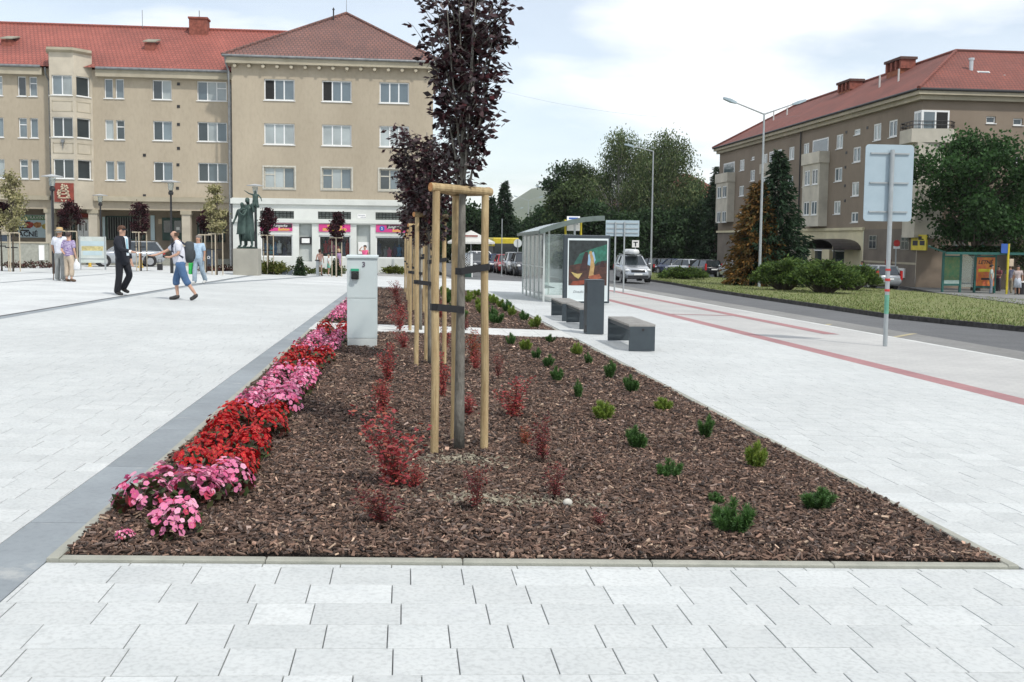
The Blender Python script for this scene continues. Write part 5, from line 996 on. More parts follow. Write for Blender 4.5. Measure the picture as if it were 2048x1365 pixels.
# ================================================================== HILLS AND HAZE
def hills():
    xs=np.linspace(-3500,5000,90); b=MB(); V=[]; rows=[(1500,0),(2100,.25),(2700,.62),(3300,1.0),(4000,.9)]
    for Y,f in rows:
        for x in xs:
            u=x/Y*2000+808+ (Y-3300)*.004
            h=np.interp(u,[-2000,700,900,980,1040,1075,1110,1160,1250,1400,1700,2500],[60,55,60,75,140,165,160,182,190,175,150,120])*Y/3300*f*1.15
            V.append((x,Y,-6+h*(1+.05*math.sin(x*.011+Y)+.03*math.sin(x*.031))))
    k=len(xs); b.add(V,[(j*k+i,j*k+i+1,(j+1)*k+i+1,(j+1)*k+i) for j in range(len(rows)-1) for i in range(k-1)])
    o=b.build('hills',M('hill_forest',(.05,.085,.04),.95,.3,.012,c2=(.09,.11,.05)),smooth=True); tag(o,kind='structure')
hills()
hz=MB().box(-4100,-420,-9,5200,4300,235).build('haze',None); hz.data.materials.clear()
hm=bpy.data.materials.new('haze_air'); hm.use_nodes=True; t=hm.node_tree; t.nodes.remove(t.nodes['Principled BSDF']); pv=t.nodes.new('ShaderNodeVolumePrincipled'); pv.inputs['Color'].default_value=(.97,.985,1,1); pv.inputs['Density'].default_value=.00010; pv.inputs['Anisotropy'].default_value=.2
t.links.new(pv.outputs[0],t.nodes['Material Output'].inputs['Volume']); hz.data.materials.append(hm); tag(hz,kind='stuff')
planter(1985,2120,583,'dark clipped hedge behind the people at the right-hand bus stop',9,[[.02,.035,.018],[.03,.05,.022]],1.6,1.9,'dark_hedge').location=(0,5.5,0)
# ================================================================== STREET FURNITURE
m_anth=M('anthracite_steel',(.045,.06,.07),.5,.1,5,c2=(.036,.048,.058)); m_galv=M('galvanised_steel',(.42,.45,.46),.45,.1,6,metal=.35,c2=(.34,.37,.38)); m_signback=M('sign_back_grey',(.38,.47,.52),.5,.05,2,c2=(.33,.42,.47)); m_slat=M('bench_slat',(.30,.29,.27),.55,.12,8,rnd=.06)
m_cab=M('cabinet_grey',(.55,.62,.62),.55,.04,3,.05,200,c2=(.50,.57,.575)); m_cabp=M('cabinet_plinth',(.56,.60,.58),.6,.06,4)
# ---- distribution cabinet
p=G(724,697); ppm=pxm(p); W=58/ppm; H=186/ppm; D=.32; t=thing('utility_cabinet','light grey electrical cabinet numbered 3 with green socket standing in the flower bed','cabinet',p+Vector((0,D/2,0)))
b=MB(); b.box(-W/2,-D/2,-.1,W/2,D/2,20/ppm); bevel(b.build('plinth',m_cabp,t),.006); 
b=MB(); b.box(-W/2-.004,-D/2-.004,20/ppm,W/2+.004,D/2,100/ppm-.002); bevel(b.build('lower_panel',m_cab,t),.006); b=MB(); b.box(-W/2-.004,-D/2-.004,100/ppm+.002,W/2+.004,D/2,H-.05); bevel(b.build('door',m_cab,t),.006)
b=MB(); b.add([(-W/2-.02,-D/2-.025,H-.05),(W/2+.02,-D/2-.025,H-.05),(W/2+.02,D/2+.02,H-.05),(-W/2-.02,D/2+.02,H-.05),(-W/2-.02,-D/2-.025,H-.015),(W/2+.02,-D/2-.025,H-.015),(W/2+.02,D/2+.02,H+.0),(-W/2-.02,D/2+.02,H+.0)],[(3,2,1,0),(4,5,6,7),(0,1,5,4),(1,2,6,5),(2,3,7,6),(3,0,4,7)]); bevel(b.build('lid',m_cab,t),.006)
cx=lambda px: (px-724)/ppm; czz=lambda py:(697-py)/ppm
b=MB(); b.box(cx(703),-D/2-.05,czz(559),cx(718),-D/2-.006,czz(543)); s=bevel(b.build('socket',M('socket_black',(.02,.022,.022),.4,.1,9),t),.01); b=MB(); b.cyl((cx(710.5),-D/2-.05,czz(551)),(cx(710.5),-D/2-.085,czz(551.5)),.045,n=14); b.build('socket_cover',M('socket_dark',(.03,.033,.033),.35,.1,9),s)
b=MB(); b.box(cx(702),-D/2-.03,czz(542.5),cx(718),-D/2-.006,czz(538)); b.build('green_label',M('label_green',(.03,.35,.20),.5,.05,5),t)
text_mesh('number','3',.105,M('number_grey',(.12,.10,.14),.6,.1,5),t,(cx(727.5),-D/2-.008,czz(530)),FACE,bold=.02); b=MB(); b.cyl((W/2+.006,-D/2+.06,czz(549)),(W/2+.012,-D/2+.06,czz(549)),.012,n=8); b.build('lock',m_black2,t)
# ---- benches along the bus pavement
def bench(lab,px,py,L=1.75):
    p=G(px,py); w,h=.43,.44; t=thing('bench',lab,'bench',p,group='slatted benches on the bus pavement')
    for y in (0,L):
        b=MB(); b.box(0,y-.0,0,w,y+.035,h-.035) if y==0 else b.box(0,y-.035,0,w,y,h-.035); pl=bevel(b.build('end_panel',m_anth,t),.004)
        if y==0: b=MB(); b.cyl((w*.53,-.0025,h-.09),(w*.53,.001,h-.09),.024,n=14); b.build('hole',m_black2,pl)
    for x in (.02,w-.05): b=MB(); b.box(x,.036,h-.10,x+.03,L-.036,h-.036); b.build('rail',m_anth,t)
    n=17
    for i in range(n): b=MB(); y=.005+(L-.01)*i/n; b.box(-.005,y,h-.034,w+.005,y+(L-.01)/n*.58,h); b.build('slat',m_slat,t)
    return t
bench('slatted bench with anthracite end panels standing alone in front of the litter bin',1258,703); bench('slatted anthracite bench right beside the litter bin',1159,659); bench('slatted anthracite bench close to the glass bus shelter',1124,643)
# ---- litter bin
p=G(1173,669); ppm=pxm(p); w,h,d=35/ppm,109/ppm,.34; t=thing('litter_bin','tall narrow anthracite litter bin between the benches','bin',p)
b=MB(); b.box(0,0,0,w,d,h-.02); bevel(b.build('body',m_anth,t),.006); b=MB(); b.box(-.005,-.006,h-.018,w+.005,d+.005,h); bevel(b.build('lid',m_anth,t),.004)
for z0,z1 in ((h-.26,h-.06),(.04,.17)): b=MB(); b.box(-.003,.02,z0,.06,d*.6,z1); b.build('opening',m_black2,t)
# ---- poster panel
YP=G(1170,609).y; pa,pb=atY(1128,470,YP),atY(1221,470,YP); p=Vector((pa.x,YP,gz(pa.x,YP))); W=pb.x-pa.x; z0=atY(1170,607,YP).z-p.z; z1=pa.z-p.z
t=thing('poster_panel','dark framed illuminated poster panel with a green and red painting at the shelter','advertising panel',p)
fp=Fac((0,0,0),(1,0,0),(0,-1,0)); u=lambda px:(px-1128)/93*W; v=lambda py:z1-(py-470)/137*(z1-z0)
b=MB(); fp.box(b,0,W,z0,z1,-.18,0); bevel(b.build('case',m_anth,t),.02); b=MB(); fp.box(b,W*.3,W*.7,-.05,z0,-.14,-.05); b.build('foot',m_anth,t)
m_border=M('poster_white_border',(.72,.78,.78),.4,.03,3)
b=MB(); 
for q in ((u(1136),u(1217),v(480),v(477)),(u(1136),u(1217),v(603),v(600)),(u(1136),u(1138),v(600),v(480)),(u(1215),u(1217),v(600),v(480))): fp.box(b,*q,0,.012)
b.build('inner_frame',m_border,t)
def flat(nm,pts,mat,par,d=.006):
    m=MB(); m.add([fp.p(u(x),v(y),d) for x,y in pts],[tuple(range(len(pts)))]); return m.build(nm,mat,par)
po=flat('poster',[(1138,600),(1138,480),(1215,480),(1215,600)],M('poster_paper',(.62,.68,.68),.45,.03,2),t,.004)
C_=lambda n,c,c2=None: M('poster_'+n,c,.5,.3,7,c2=c2 or tuple(x*.5 for x in c))
flat('painting',[(1138,571),(1138,481),(1215,481),(1215,571)],C_('night',(.035,.045,.045),(.012,.016,.016)),po,.006)
flat('painting_sky',[(1150,530),(1160,508),(1178,500),(1215,488),(1215,520),(1196,524),(1186,533),(1165,536)],C_('teal',(.035,.19,.13),(.018,.085,.06)),po,.007); flat('painting_glow',[(1172,527),(1178,508),(1188,503),(1192,520),(1186,534)],C_('sky',(.28,.45,.62),(.2,.33,.46)),po,.008)
flat('painting_ground',[(1138,571),(1138,532),(1160,527),(1190,533),(1215,524),(1215,571)],C_('earth',(.09,.035,.025),(.03,.018,.014)),po,.0085); flat('painting_figure',[(1160,543),(1165,520),(1170,504),(1176,503),(1177,515),(1175,540)],C_('darkfig',(.05,.02,.02)),po,.0095)
flat('painting_head',[(1178,507),(1180,502),(1184,502),(1185,507),(1182,510)],C_('ochre',(.48,.32,.13),(.3,.18,.07)),po,.0105); flat('painting_halo',[(1146,533),(1156,514),(1168,506),(1168,520),(1162,534)],C_('deep_teal',(.03,.13,.10),(.02,.07,.06)),po,.0072); flat('painting_ruin',[(1200,534),(1203,522),(1207,521),(1209,526),(1212,534)],C_('darkfig',(.05,.02,.02)),po,.0095); flat('painting_figure',[(1178,556),(1181,535),(1182,520),(1180,510),(1185,508),(1188,516),(1190,532),(1188,548),(1193,556)],C_('ochre',(.48,.32,.13),(.3,.18,.07)),po,.010); flat('painting_block',[(1178,552),(1200,548),(1205,556),(1182,562)],C_('brick',(.40,.12,.06)),po,.011); flat('painting_cloth',[(1143,544),(1156,548),(1166,546),(1158,558),(1150,553)],C_('straw',(.55,.43,.16),(.35,.26,.09)),po,.011); flat('painting_block',[(1142,571),(1146,563),(1170,560),(1176,566),(1160,571)],C_('rust',(.30,.07,.035)),po,.011)
text_mesh('lettering','Divadlo',.11,M('poster_grey_text',(.2,.22,.24),.5,.05,5),po,fp.p(u(1158),v(584),.008),FACE,shear=.3)
# ---- bus shelter: glass walls, translucent curved roof
P0=G(1113,611); P1=G(1046,592); XS0=(P0.x+P1.x)/2; SL=P1.y-P0.y-.4; SW=1.75; t=thing('bus_shelter','glass bus shelter with curved translucent roof and grey green frame','bus shelter',(XS0,YP+.5,gz(XS0,YP)))
m_sf=M('shelter_frame',(.13,.165,.15),.45,.1,5); m_sal=M('shelter_aluminium',(.55,.58,.56),.4,.05,5,metal=.3); sg=MGLASS('shelter_glass',(.90,.96,.94),.80); rg_=MGLASS('roof_glass',(.86,.93,.90),.55,.15); gy=lambda y:-S*y; n=5; zt=2.28
for i in range(n+1):
    y=SL*i/n; b=MB(); b.box(-.03,y-.03,gy(y),.03,y+.03,gy(y)+zt); b.build('post',m_sal,t)
    if i<n:
        y1=SL*(i+1)/n; b=MB(); b.box(-.008,y+.05,gy(y)+.22,.008,y1-.05,gy(y)+zt-.08); g=b.build('glass_panel',sg,t)
        for z in (.2,1.1,zt-.08): b=MB(); b.box(-.02,y+.03,gy(y)+z,.02,y1-.03,gy(y)+z+.03); b.build('glazing_bar',m_sal,g)
for y in (0,SL):
    b=MB(); b.box(.05,y-.008,gy(y)+.22,SW*.55,y+.008,gy(y)+zt-.08); b.build('glass_panel',sg,t); b=MB(); b.box(SW*.55,y-.03,gy(y),SW*.55+.06,y+.03,gy(y)+zt+.25); b.build('post',m_sal,t)
arc=[(-.18+ (SW+.35)*k/10, zt-.02+.46*math.sin(PI*.5*k/10)**.95) for k in range(11)]
for y in (-.25,SL*.33,SL*.67,SL+.25):
    b=MB()
    for (xa,za),(xc,zc) in zip(arc[:-1],arc[1:]): b.bar((xa,y,za+gy(y)),(xc,y,zc+gy(y)),.07,.16 if y<0 else .09)
    b.build('roof_rib',m_sf,t)
for k in range(10):
    (xa,za),(xc,zc)=arc[k],arc[k+1]; b=MB(); b.add([(xa,-.25,za+.05),(xc,-.25,zc+.05),(xc,SL+.25,zc+.05-S*SL),(xa,SL+.25,za+.05-S*SL)],[(0,1,2,3)]); b.build('roof_pane',rg_,t)
b=MB(); b.bar((arc[0][0],-.25,arc[0][1]),(arc[0][0],SL+.25,arc[0][1]-S*SL),.07,.1); b.build('gutter',m_sf,t)
b=MB(); b.box(.1,SL*.15,.42+gy(1),.5,SL*.85,.46+gy(3)); b.build('seat',m_sf,t)
# ---- signs
def pole_sign(name,label,base,h,r,parts,mat=None,group=None):
    t=thing(name,label,'sign',base,group=group); b=MB(); b.cyl((0,0,-.1),(0,0,h),r,n=10); b.build('pole',mat or m_galv,t); return t
p=G(1770,693); ppm=pxm(p); q=lambda py: atY(1780,py,p.y).z-p.z; h=q(300)
t=pole_sign('road_sign','large grey road sign seen from the back on a taped steel pole','%s'%'' or p,h,.04,None) if False else pole_sign('road_sign','large grey road sign seen from the back on a taped steel pole',p,h,.042,None)
w=100/ppm; z0,z1=q(443),q(289); b=MB(); 
def rrect(w,h,r,n=5): return [(sx*(w/2-r)+r*math.cos(a0+PI/2*i/n),sy*(h/2-r)+r*math.sin(a0+PI/2*i/n)) for sx,sy,a0 in ((1,1,0),(-1,1,PI/2),(-1,-1,PI),(1,-1,1.5*PI)) for i in range(n+1)]
b.prism([(x-.02,y+(z0+z1)/2) for x,y in rrect(w,z1-z0,.07)],-.075,-.06); o=b.build('plate',m_signback,t,fix=True); o.location=(0,.14,0)
for py in (307,366,424): b=MB(); z=q(py); b.bar((-w*.42,.055,z),(w*.38,.055,z),.035,.03); b.build('bracket',m_galv,t)
m_rt=M('red_tape',(.50,.035,.03),.5,.1,9); m_gt=M('green_tape',(.12,.34,.24),.5,.1,9)
for py,hh,mt in ((540,.04,m_rt),(560,.05,m_rt),(581,.045,m_rt)): b=MB(); b.cyl((0,0,q(py)-hh/2),(0,0,q(py)+hh/2),.049,n=12); b.build('red_tape',mt,t)
b=MB(); b.cyl((0,0,q(628)),(0,0,q(590)),.0435,n=12); b.build('green_tape',m_gt,t)
pa,pb=G(1229,586),G(1247,588); t=thing('direction_sign','grey direction board seen from the back on two steel poles','sign',pa); q=lambda py: atY(1240,py,pa.y).z-pa.z; xx=lambda px: atY(px,460,pa.y).x-pa.x
for px in (1231,1249): b=MB(); b.cyl((xx(px),0,-.15),(xx(px),0,q(444)),.035,n=8); b.build('pole',m_galv,t)
b=MB(); b.box(xx(1212),.05,q(473),xx(1279),.07,q(441)); b.build('plate',m_signback,t)
for py in (447,457,466): b=MB(); b.box(xx(1214),.02,q(py)-.02,xx(1277),.05,q(py)+.02); b.build('bracket',m_galv,t)
p=on(1271,80); h=hgt(1271,481,80); t=pole_sign('white_square_sign','small white square traffic sign on a pole behind the silver car',p,h,.04,None); b=MB(); b.box(-.29,-.06,h-.58,.29,-.04,h); s=b.build('plate',m_signw,t); b=MB(); b.box(-.18,-.066,h-.2,.18,-.061,h-.12); b.box(-.05,-.066,h-.5,.05,-.061,h-.2); b.build('symbol',m_dk,s)
p=G(1035,549); q=lambda py: atY(1035,py,p.y).z-p.z; t=pole_sign('round_sign','round pale traffic sign seen from the back beside the bus shelter',p,q(479),.03,None); b=MB(); b.cyl((0,.05,q(487)),(0,.07,q(487)),8.3/pxm(p),n=24); b.build('plate',M('sign_back_pale',(.6,.64,.63),.5,.05,3),t)
p=G(1003,553); q=lambda py: atY(1003,py,p.y).z-p.z; t=thing('flag_pole','plain thin pale steel pole at the end of the pavement','pole',p); b=MB(); b.cyl((0,0,-.1),(0,0,q(438)),.035,.03,8); b.build('shaft',m_galv,t); b=MB(); b.cyl((0,0,-.02),(0,0,.03),.09,n=10); b.build('base_plate',m_galv,t)
p=G(798,546); q=lambda py: atY(798,py,p.y).z-p.z; t=thing('flag_pole','thin pale pole with small clamp before the third shop window','pole',p); b=MB(); b.cyl((0,0,-.1),(0,0,q(438)),.03,n=8); b.build('shaft',m_galv,t); b=MB(); b.box(-.12,-.05,q(455),.08,.05,q(440)); b.build('clamp_plate',m_signback,t)
# bus stop flag
YQ=P0.y+SL*.8; p=on(1146,YQ); q=lambda py: atY(1146,py,YQ).z-p.z; t=thing('bus_stop_sign','yellow post with white and blue bus stop flag behind the shelter roof','sign',p); W=26/pxm(p)
for s in (-1,1): b=MB(); b.cyl((s*W*.6,0,0),(s*W*.6,0,q(440)),.04,n=8); b.build('post',m_yellow,t)
b=MB(); b.box(-W/2,-.05,q(462),W/2,.0,q(433)); f_=b.build('flag',m_signw,t); b=MB(); b.box(-W*.36,-.056,q(439),W*.36,-.051,q(435.5)); b.build('blue_band',m_blue,f_); b=MB(); b.box(-W*.36,-.056,q(450),W*.36,-.051,q(442)); b.build('timetable',M('timetable_grey',(.5,.52,.55),.5,.2,9),f_)
# ---- street lamps
def street_lamp(label,px,py_top,Y,arms,rise,r=.09):
    p=on(px,Y); h=hgt(px,py_top,Y); t=thing('street_lamp',label,'street lamp',p,group=None); b=MB(); b.tube([(0,0,-.2),(0,0,h*.5),(0,0,h)],[r,r*.8,r*.6],8); b.build('pole',m_galv,t)
    for dx in arms:
        e=Vector((dx,0,h+rise)); b=MB(); b.cyl((0,0,h-.05),e,.045,.035,6); a=b.build('arm',m_galv,t); d=Vector((dx,0,rise)).normalized(); c=MB(); o=e+d*.35; c.add([e+d*k+Vector((0,y,z)) for k,ww,z0,z1 in ((-.1,.07,-.05,.06),(.25,.17,-.09,.09),(.7,.12,-.06,.05)) for y,z in ((-ww,z0),(ww,z0),(ww,z1),(-ww,z1))],[(0,1,5,4),(1,2,6,5),(2,3,7,6),(3,0,4,7),(4,5,9,8),(5,6,10,9),(6,7,11,10),(7,4,8,11),(3,2,1,0),(8,9,10,11)]); c.build('lamp_head',m_signback,a)
    return t
street_lamp('tall double armed street lamp before the brown apartment block',1521,227,56,(-1.75,1.75),.58)
street_lamp('street lamp with an arm towards the road before the birches',1303,302,82,(-1.75,),.35)
street_lamp('double armed street lamp beside the dark far trees',1106,383,150,(-2.1,2.1),.6)
street_lamp('double armed street lamp above the bus shelter roof line',1056,401,185,(-2.1,2.1),.6)
street_lamp('farthest double armed street lamp near the narrow spruces',1022,422,235,(-2.1,2.1),.6)
def square_lamp(label,px,py,Y):
    p=on(px,Y); h=hgt(px,py,Y); t=thing('square_lamp',label,'street lamp',p); b=MB(); b.tube([(0,0,-.05),(0,0,.9),(0,0,.92),(0,0,h-.62)],[.075,.075,.05,.045],8); b.build('post',m_black2,t)
    b=MB(); b.lathe([(.10,0),(.12,.1),(.07,.2)],(0,0,h-.66),10); b.build('lantern_base',m_black2,t); b=MB(); b.lathe([(.10,0),(.14,.34)],(0,0,h-.46),12); b.build('lantern_glass',MGLASS('lantern_glass',(.9,.92,.92),.7),t)
    b=MB(); b.lathe([(.03,.06),(.42,.0),(.42,.02),(.02,.10)],(0,0,h-.08),20); b.build('shade',M('lamp_shade',(.42,.44,.45),.4,.08,5),t); return t
square_lamp('black lamp post with disc shade beside the bay of the wing',107,350,43); square_lamp('black lamp post with disc shade deep before the arcade',202,389,60); square_lamp('black lamp post with disc shade between the arcade doors',343,361,47); square_lamp('black lamp post with disc shade directly behind the bronze statue',511,369,51); 
p=G(813,548); t=thing('bollard_post','thick black post standing before the third shop window','post',p); b=MB(); b.cyl((0,0,0),(0,0,hgt(813,455,p.y)),.06,n=10); b.build('shaft',m_black2,t); b=MB(); b.cyl((0,0,0),(0,0,.06),.11,n=10); b.build('base_plate',m_black2,t)
# ---- things standing in the square
m_navy=M('navy_bin',(.035,.05,.075),.5,.1,5); p=G(12,530); q=pxm(p)
def square_bin(label,px0,px1,py0,py1):
    p=G((px0+px1)/2,py1); q=pxm(p); w,h=(px1-px0)/q,(py1-py0)/q; t=thing('square_bin',label,'bin',p,group=None); b=MB(); b.box(-w/2,-w/2,.05,w/2,w/2,h); bevel(b.build('body',m_navy,t),.015); b=MB(); b.box(-w/2-.015,-w/2-.015,h,w/2+.015,w/2+.015,h+.05); b.build('lid',m_anth,t); b=MB(); b.box(-w/2+.04,-w/2+.04,0,w/2-.04,w/2-.04,.05); b.build('foot',m_black2,t)
    for k in range(3): a=PI/2+k*2.094; b=MB(); b.bar((.09*math.cos(a),-w/2-.004,h*.62+.09*math.sin(a)),(.09*math.cos(a+1.7),-w/2-.004,h*.62+.09*math.sin(a+1.7)),.004,.028,(0,0,1)); b.build('recycling_mark',m_signw,t)
square_bin('navy recycling bin under the purple tree at the edge of the square',-2,20,472,530); square_bin('navy recycling bin behind the man in the light blue shirt',409,430,502,537)
p=G(186,540); q=pxm(p); t=thing('info_board','white printed information board on legs behind the walking couple','board',p); b=MB(); b.box(-26/q,-.03,14/q,26/q,.03,66/q); s=b.build('panel',M('board_print',(.62,.66,.64),.5,.08,4,c2=(.5,.56,.52)),t)
for z,mt,w in ((48,m_banner,.9),(38,M('board_yellow',(.6,.52,.25),.5,.2,8),.8),(29,m_banner,.7),(21,m_greyt,.9)): b=MB(); b.box(-26/q*w,-.036,z/q,26/q*w,-.031,(z+(9 if mt!=m_greyt else 1.2))/q); b.build('print',mt,s)
for s_ in (-1,1): b=MB(); b.box(s_*24/q-.03,-.04,0,s_*24/q+.03,.04,67/q); b.build('leg',m_galv,t)
m_yp=M('yellow_pot',(.62,.40,.04),.6,.1,5); p=G(180,534); q=pxm(p); t=thing('planter_pot','yellow flower pot with dark plant before the information board','pot',p); b=MB(); b.lathe([(.13,0),(.13,.03),(.085,.04),(.075,.3),(.09,.33),(.0,.33)],(0,0,0),14); b.build('pot',m_yp,t); r=np.random.default_rng(5); c=r.normal(0,.1,(120,3))+np.array([0,0,.42]); npmesh('plant',leafquads(c,r.normal(size=(120,3)),.08,.5,r),4,m_leaf,t,np.tile([[.05,.03,.02]],(120,1)))
p=G(281,536); t=thing('hydrant','orange and yellow pump post behind the shaking hands','hydrant',p); b=MB(); b.lathe([(.16,0),(.16,.06),(.11,.08),(.10,.42)],(0,0,0),14); b.build('base',m_yp,t); b=MB(); b.lathe([(.085,.42),(.085,.72),(.06,.78),(.0,.8)],(0,0,0),14); b.build('column',M('orange_paint',(.6,.16,.03),.5,.1,5),t); b=MB(); b.cyl((-.16,0,.6),(.16,0,.6),.035,n=8); b.build('outlet',m_black2,t); b=MB(); b.ball((.2,0,.35),(.07,.07,.1),8,6); b.build('hose',m_black2,t)
pa,pb=atY(26,500,G(60,535).y+2.5),atY(96,500,G(60,535).y+2.5); t=thing('low_wall','low grey concrete wall with white box under the shop banner','wall',(pa.x,pa.y,gz(pa.x,pa.y))); b=MB(); zz=atY(60,487,pa.y).z-gz(pa.x,pa.y); b.box(-2.5,0,-.3,pb.x-pa.x,.25,zz); b.build('wall_body',m_kerb,t); b=MB(); b.box(-2.55,-.04,zz,pb.x-pa.x+.05,.29,zz+.08); b.build('coping',m_trim,t); b=MB(); x=atY(79,500,pa.y).x-pa.x; b.box(x,-.12,.35,x+.27,-.005,zz-.1); b.build('meter_box',m_signw,t)
t=thing('tilted_panels','row of four dark tilted plaques on a low frame before the hedge','plaques',G(585,551)); q=pxm(t.location)
for k in range(4): x=(-21+k*11)/q; b=MB(); b.add([(x,-.1,.06),(x+9/q,-.1,.06),(x+9/q+.06,.25,.26),(x+.06,.25,.26),(x,-.1,.03),(x+9/q,-.1,.03),(x+9/q+.06,.25,.23),(x+.06,.25,.23)],[(0,1,2,3),(7,6,5,4),(0,4,5,1),(1,5,6,2),(2,6,7,3),(3,7,4,0)]); b.build('plaque',M('plaque_slate',(.07,.085,.10),.35,.1,5),t)
b=MB(); b.box(-24/q,-.12,0,24/q,.26,.03); b.build('frame',m_galv,t)
p=G(635,552); q=pxm(p); t=thing('post','slim grey information post beside the girl in the peach top','post',p); b=MB(); b.box(-.07,-.05,0,.07,.05,30/q); b.build('shaft',m_galv,t); b=MB(); b.box(-.12,-.1,30/q,.12,.1,30/q+.05); b.build('cap',m_black2,t)
# café parasol and lattice
p=on(942,62); z=lambda py: atY(942,py,62).z-p.z; t=thing('parasol','white café parasol with red print beyond the bed trees','parasol',p); b=MB(); b.cyl((0,0,0),(0,0,z(462)),.03,n=8); b.build('pole',m_galv,t)
b=MB(); n=8; R1=1.55; V=[(0,0,z(461))]+[(R1*math.cos(2*PI*k/n+.39),R1*math.sin(2*PI*k/n+.39),z(484)) for k in range(n)]+[(R1*math.cos(2*PI*k/n+.39),R1*math.sin(2*PI*k/n+.39),z(488)) for k in range(n)]; b.add(V,[(0,1+k,1+(k+1)%n) for k in range(n)]+[(1+k,9+k,9+(k+1)%n,1+(k+1)%n) for k in range(n)]); c=b.build('canopy',M('parasol_cloth',(.72,.72,.68),.8,.04,3,trans=.3),t); b=MB(); b.box(-.5,-R1*.62-.0,z(474),.35,-R1*.60,z(471)); b.build('red_print',m_relief,c)
p=on(933,61); z=lambda py: atY(933,py,61).z-p.z; xx=lambda px: atY(px,500,61).x-p.x; t=thing('lattice_screen','white lattice terrace screen on a green trough','screen',p); b=MB(); b.box(xx(905),-.2,0,xx(943),.2,z(538)); b.build('trough',m_green,t)
for px in (905,943): b=MB(); b.box(xx(px)-.06,-.05,0,xx(px)+.08,.05,z(507)); b.build('post',m_frame,t)
wq=xx(943)-xx(905); hq=z(509)-z(537)
for k in range(-6,13):
    for s_ in (1,-1):
        b=MB(); u0_=wq*k/8; pts=[]
        a0,a1=max(0,min(wq,u0_)),max(0,min(wq,u0_+hq))
        if a1-a0<.1: continue
        f=lambda a:(a-u0_)/hq; za_,zc=z(537)+hq*f(a0),z(537)+hq*f(a1)
        if s_<0: a0,a1=wq-a0,wq-a1
        b.bar((xx(905)+a0,.01*s_,za_),(xx(905)+a1,.01*s_,zc),.03,.012); b.build('lath',m_frame,t)
# overhead wire
a,b_=atY(940,165,70),atY(1600,232,70); m=MB(); m.tube([a.lerp(b_,k/12)-Vector((0,0,1.1*(1-(2*k/12-1)**2))) for k in range(13)],.007,4); o=m.build('overhead_wire',m_zinc); tag(o,'thin overhead cable crossing the sky above the road','cable')
# ---- green bus shelter across the road
YG=54.0; xg=lambda px: atY(px,540,YG).x; p=Vector((xg(1885),YG,gz(xg(1885),YG))); zq=lambda py: atY(1940,py,YG).z-p.z; W=xg(1995)-xg(1885); t=thing('green_bus_shelter','green framed bus shelter with timetable and orange poster across the road','bus shelter',p); m_gf=M('shelter_green',(.015,.10,.085),.45,.1,5); ux=lambda px: xg(px)-xg(1885); fq=Fac((0,0,0),(1,0,0),(0,-1,0))
for px in (1886,1921,1950,1990):
    b=MB(); fq.box(b,ux(px)-.05,ux(px)+.05,0,zq(500),-.06,.06); b.build('post',m_gf,t)
def gp(nm,x0,x1,y0,y1,mat,d0,d1,par=t): b=MB(); fq.box(b,ux(x0),ux(x1),zq(y1),zq(y0),d0,d1); return b.build(nm,mat,par)
s=gp('timetable_case',1884,1921,512,572,m_gf,-.04,.05); s2=gp('timetable',1888,1918,515,568,M('timetable_green',(.035,.14,.06),.5,.35,6,c2=(.12,.16,.06)),.05,.056,s); gp('timetable_foot',1888,1918,561,568,M('pale_green',(.3,.4,.36),.5,.1,5),.056,.06,s2)
s=gp('poster_case',1948,1991,512,576,m_gf,-.04,.05); s2=gp('poster',1952,1989,515,572,M('poster_orange',(.62,.24,.03),.5,.2,3,c2=(.5,.09,.05)),.05,.056,s); text_mesh('lettering','LETNÉ',.3,m_dk,s2,fq.p(ux(1969),zq(525),.06),FACE,shear=.2,bold=.02); gp('print',1956,1984,538,544,m_yellow,.056,.06,s2); gp('print',1962,1985,556,560,m_dk,.056,.06,s2)
gp('glass_panel',1922,1947,512,575,sg,-.01,.01); gp('bench',1922,1949,566,569,m_black2,-.5,.0)
b=MB(); k=6; zr0,zr1=zq(499),zq(511)
for i in range(k+1):
    uu=-.35+(W+1.6)*i/k; b2=MB(); b2.bar((uu,1.0,zr0+.15),(uu+.2,-.9,zr1+.1),.06,.1); b2.build('roof_rib',m_gf,t)
b.add([(-.4,1.0,zr0+.2),(W+1.3,1.0,zr0+.2),(W+1.5,-.9,zr1+.16),(-.2,-.9,zr1+.16)],[(0,1,2,3)]); b.build('roof_sheet',MGLASS('green_roof_sheet',(.45,.62,.56),.5),t)
b=MB(); b.bar((-.35,-.92,zr1+.12),(W+1.55,-.92,zr1+.12),.08,.14); b.build('fascia',m_gf,t)
p=on(2018,53); z=lambda py: atY(2018,py,53).z-p.z; t=thing('bus_stop_post','yellow bus stop post with small plates beside the waiting people','sign',p); b=MB(); b.cyl((0,0,0),(0,0,z(488)),.06,n=8); b.build('post',m_yellow,t); b=MB(); b.box(.06,-.05,z(533),.32,.0,z(518)); b.build('plate',m_reliefp,t); b=MB(); b.box(-.45,-.05,z(507),-.08,.0,z(488)); b.build('flag',m_blue,t)
p=on(2046,53); t=thing('street_bin','dark bin with white rim at the right-hand bus stop','bin',p); b=MB(); b.lathe([(.2,0),(.24,.7),(.22,.72)],(0,0,0),12); b.build('body',m_black2,t); b=MB(); b.lathe([(.27,.72),(.27,.8),(.2,.8)],(0,0,0),12); b.build('rim',m_signw,t)
# roadside sign with red disc near the block
p=on(1793,62); z=lambda py: atY(1793,py,62).z-p.z; t=pole_sign('traffic_sign','traffic sign post with red disc and white plate before the brown block',p,z(480),.04,None); b=MB(); b.cyl((0,-.05,z(487)),(0,-.06,z(487)),.22,n=18); b.build('disc',m_rt,t); b=MB(); b.box(-.22,-.06,z(498),.22,-.05,z(493)); b.build('plate',m_signw,t)
p=on(1400,100); z=lambda py: atY(1400,py,100).z-p.z
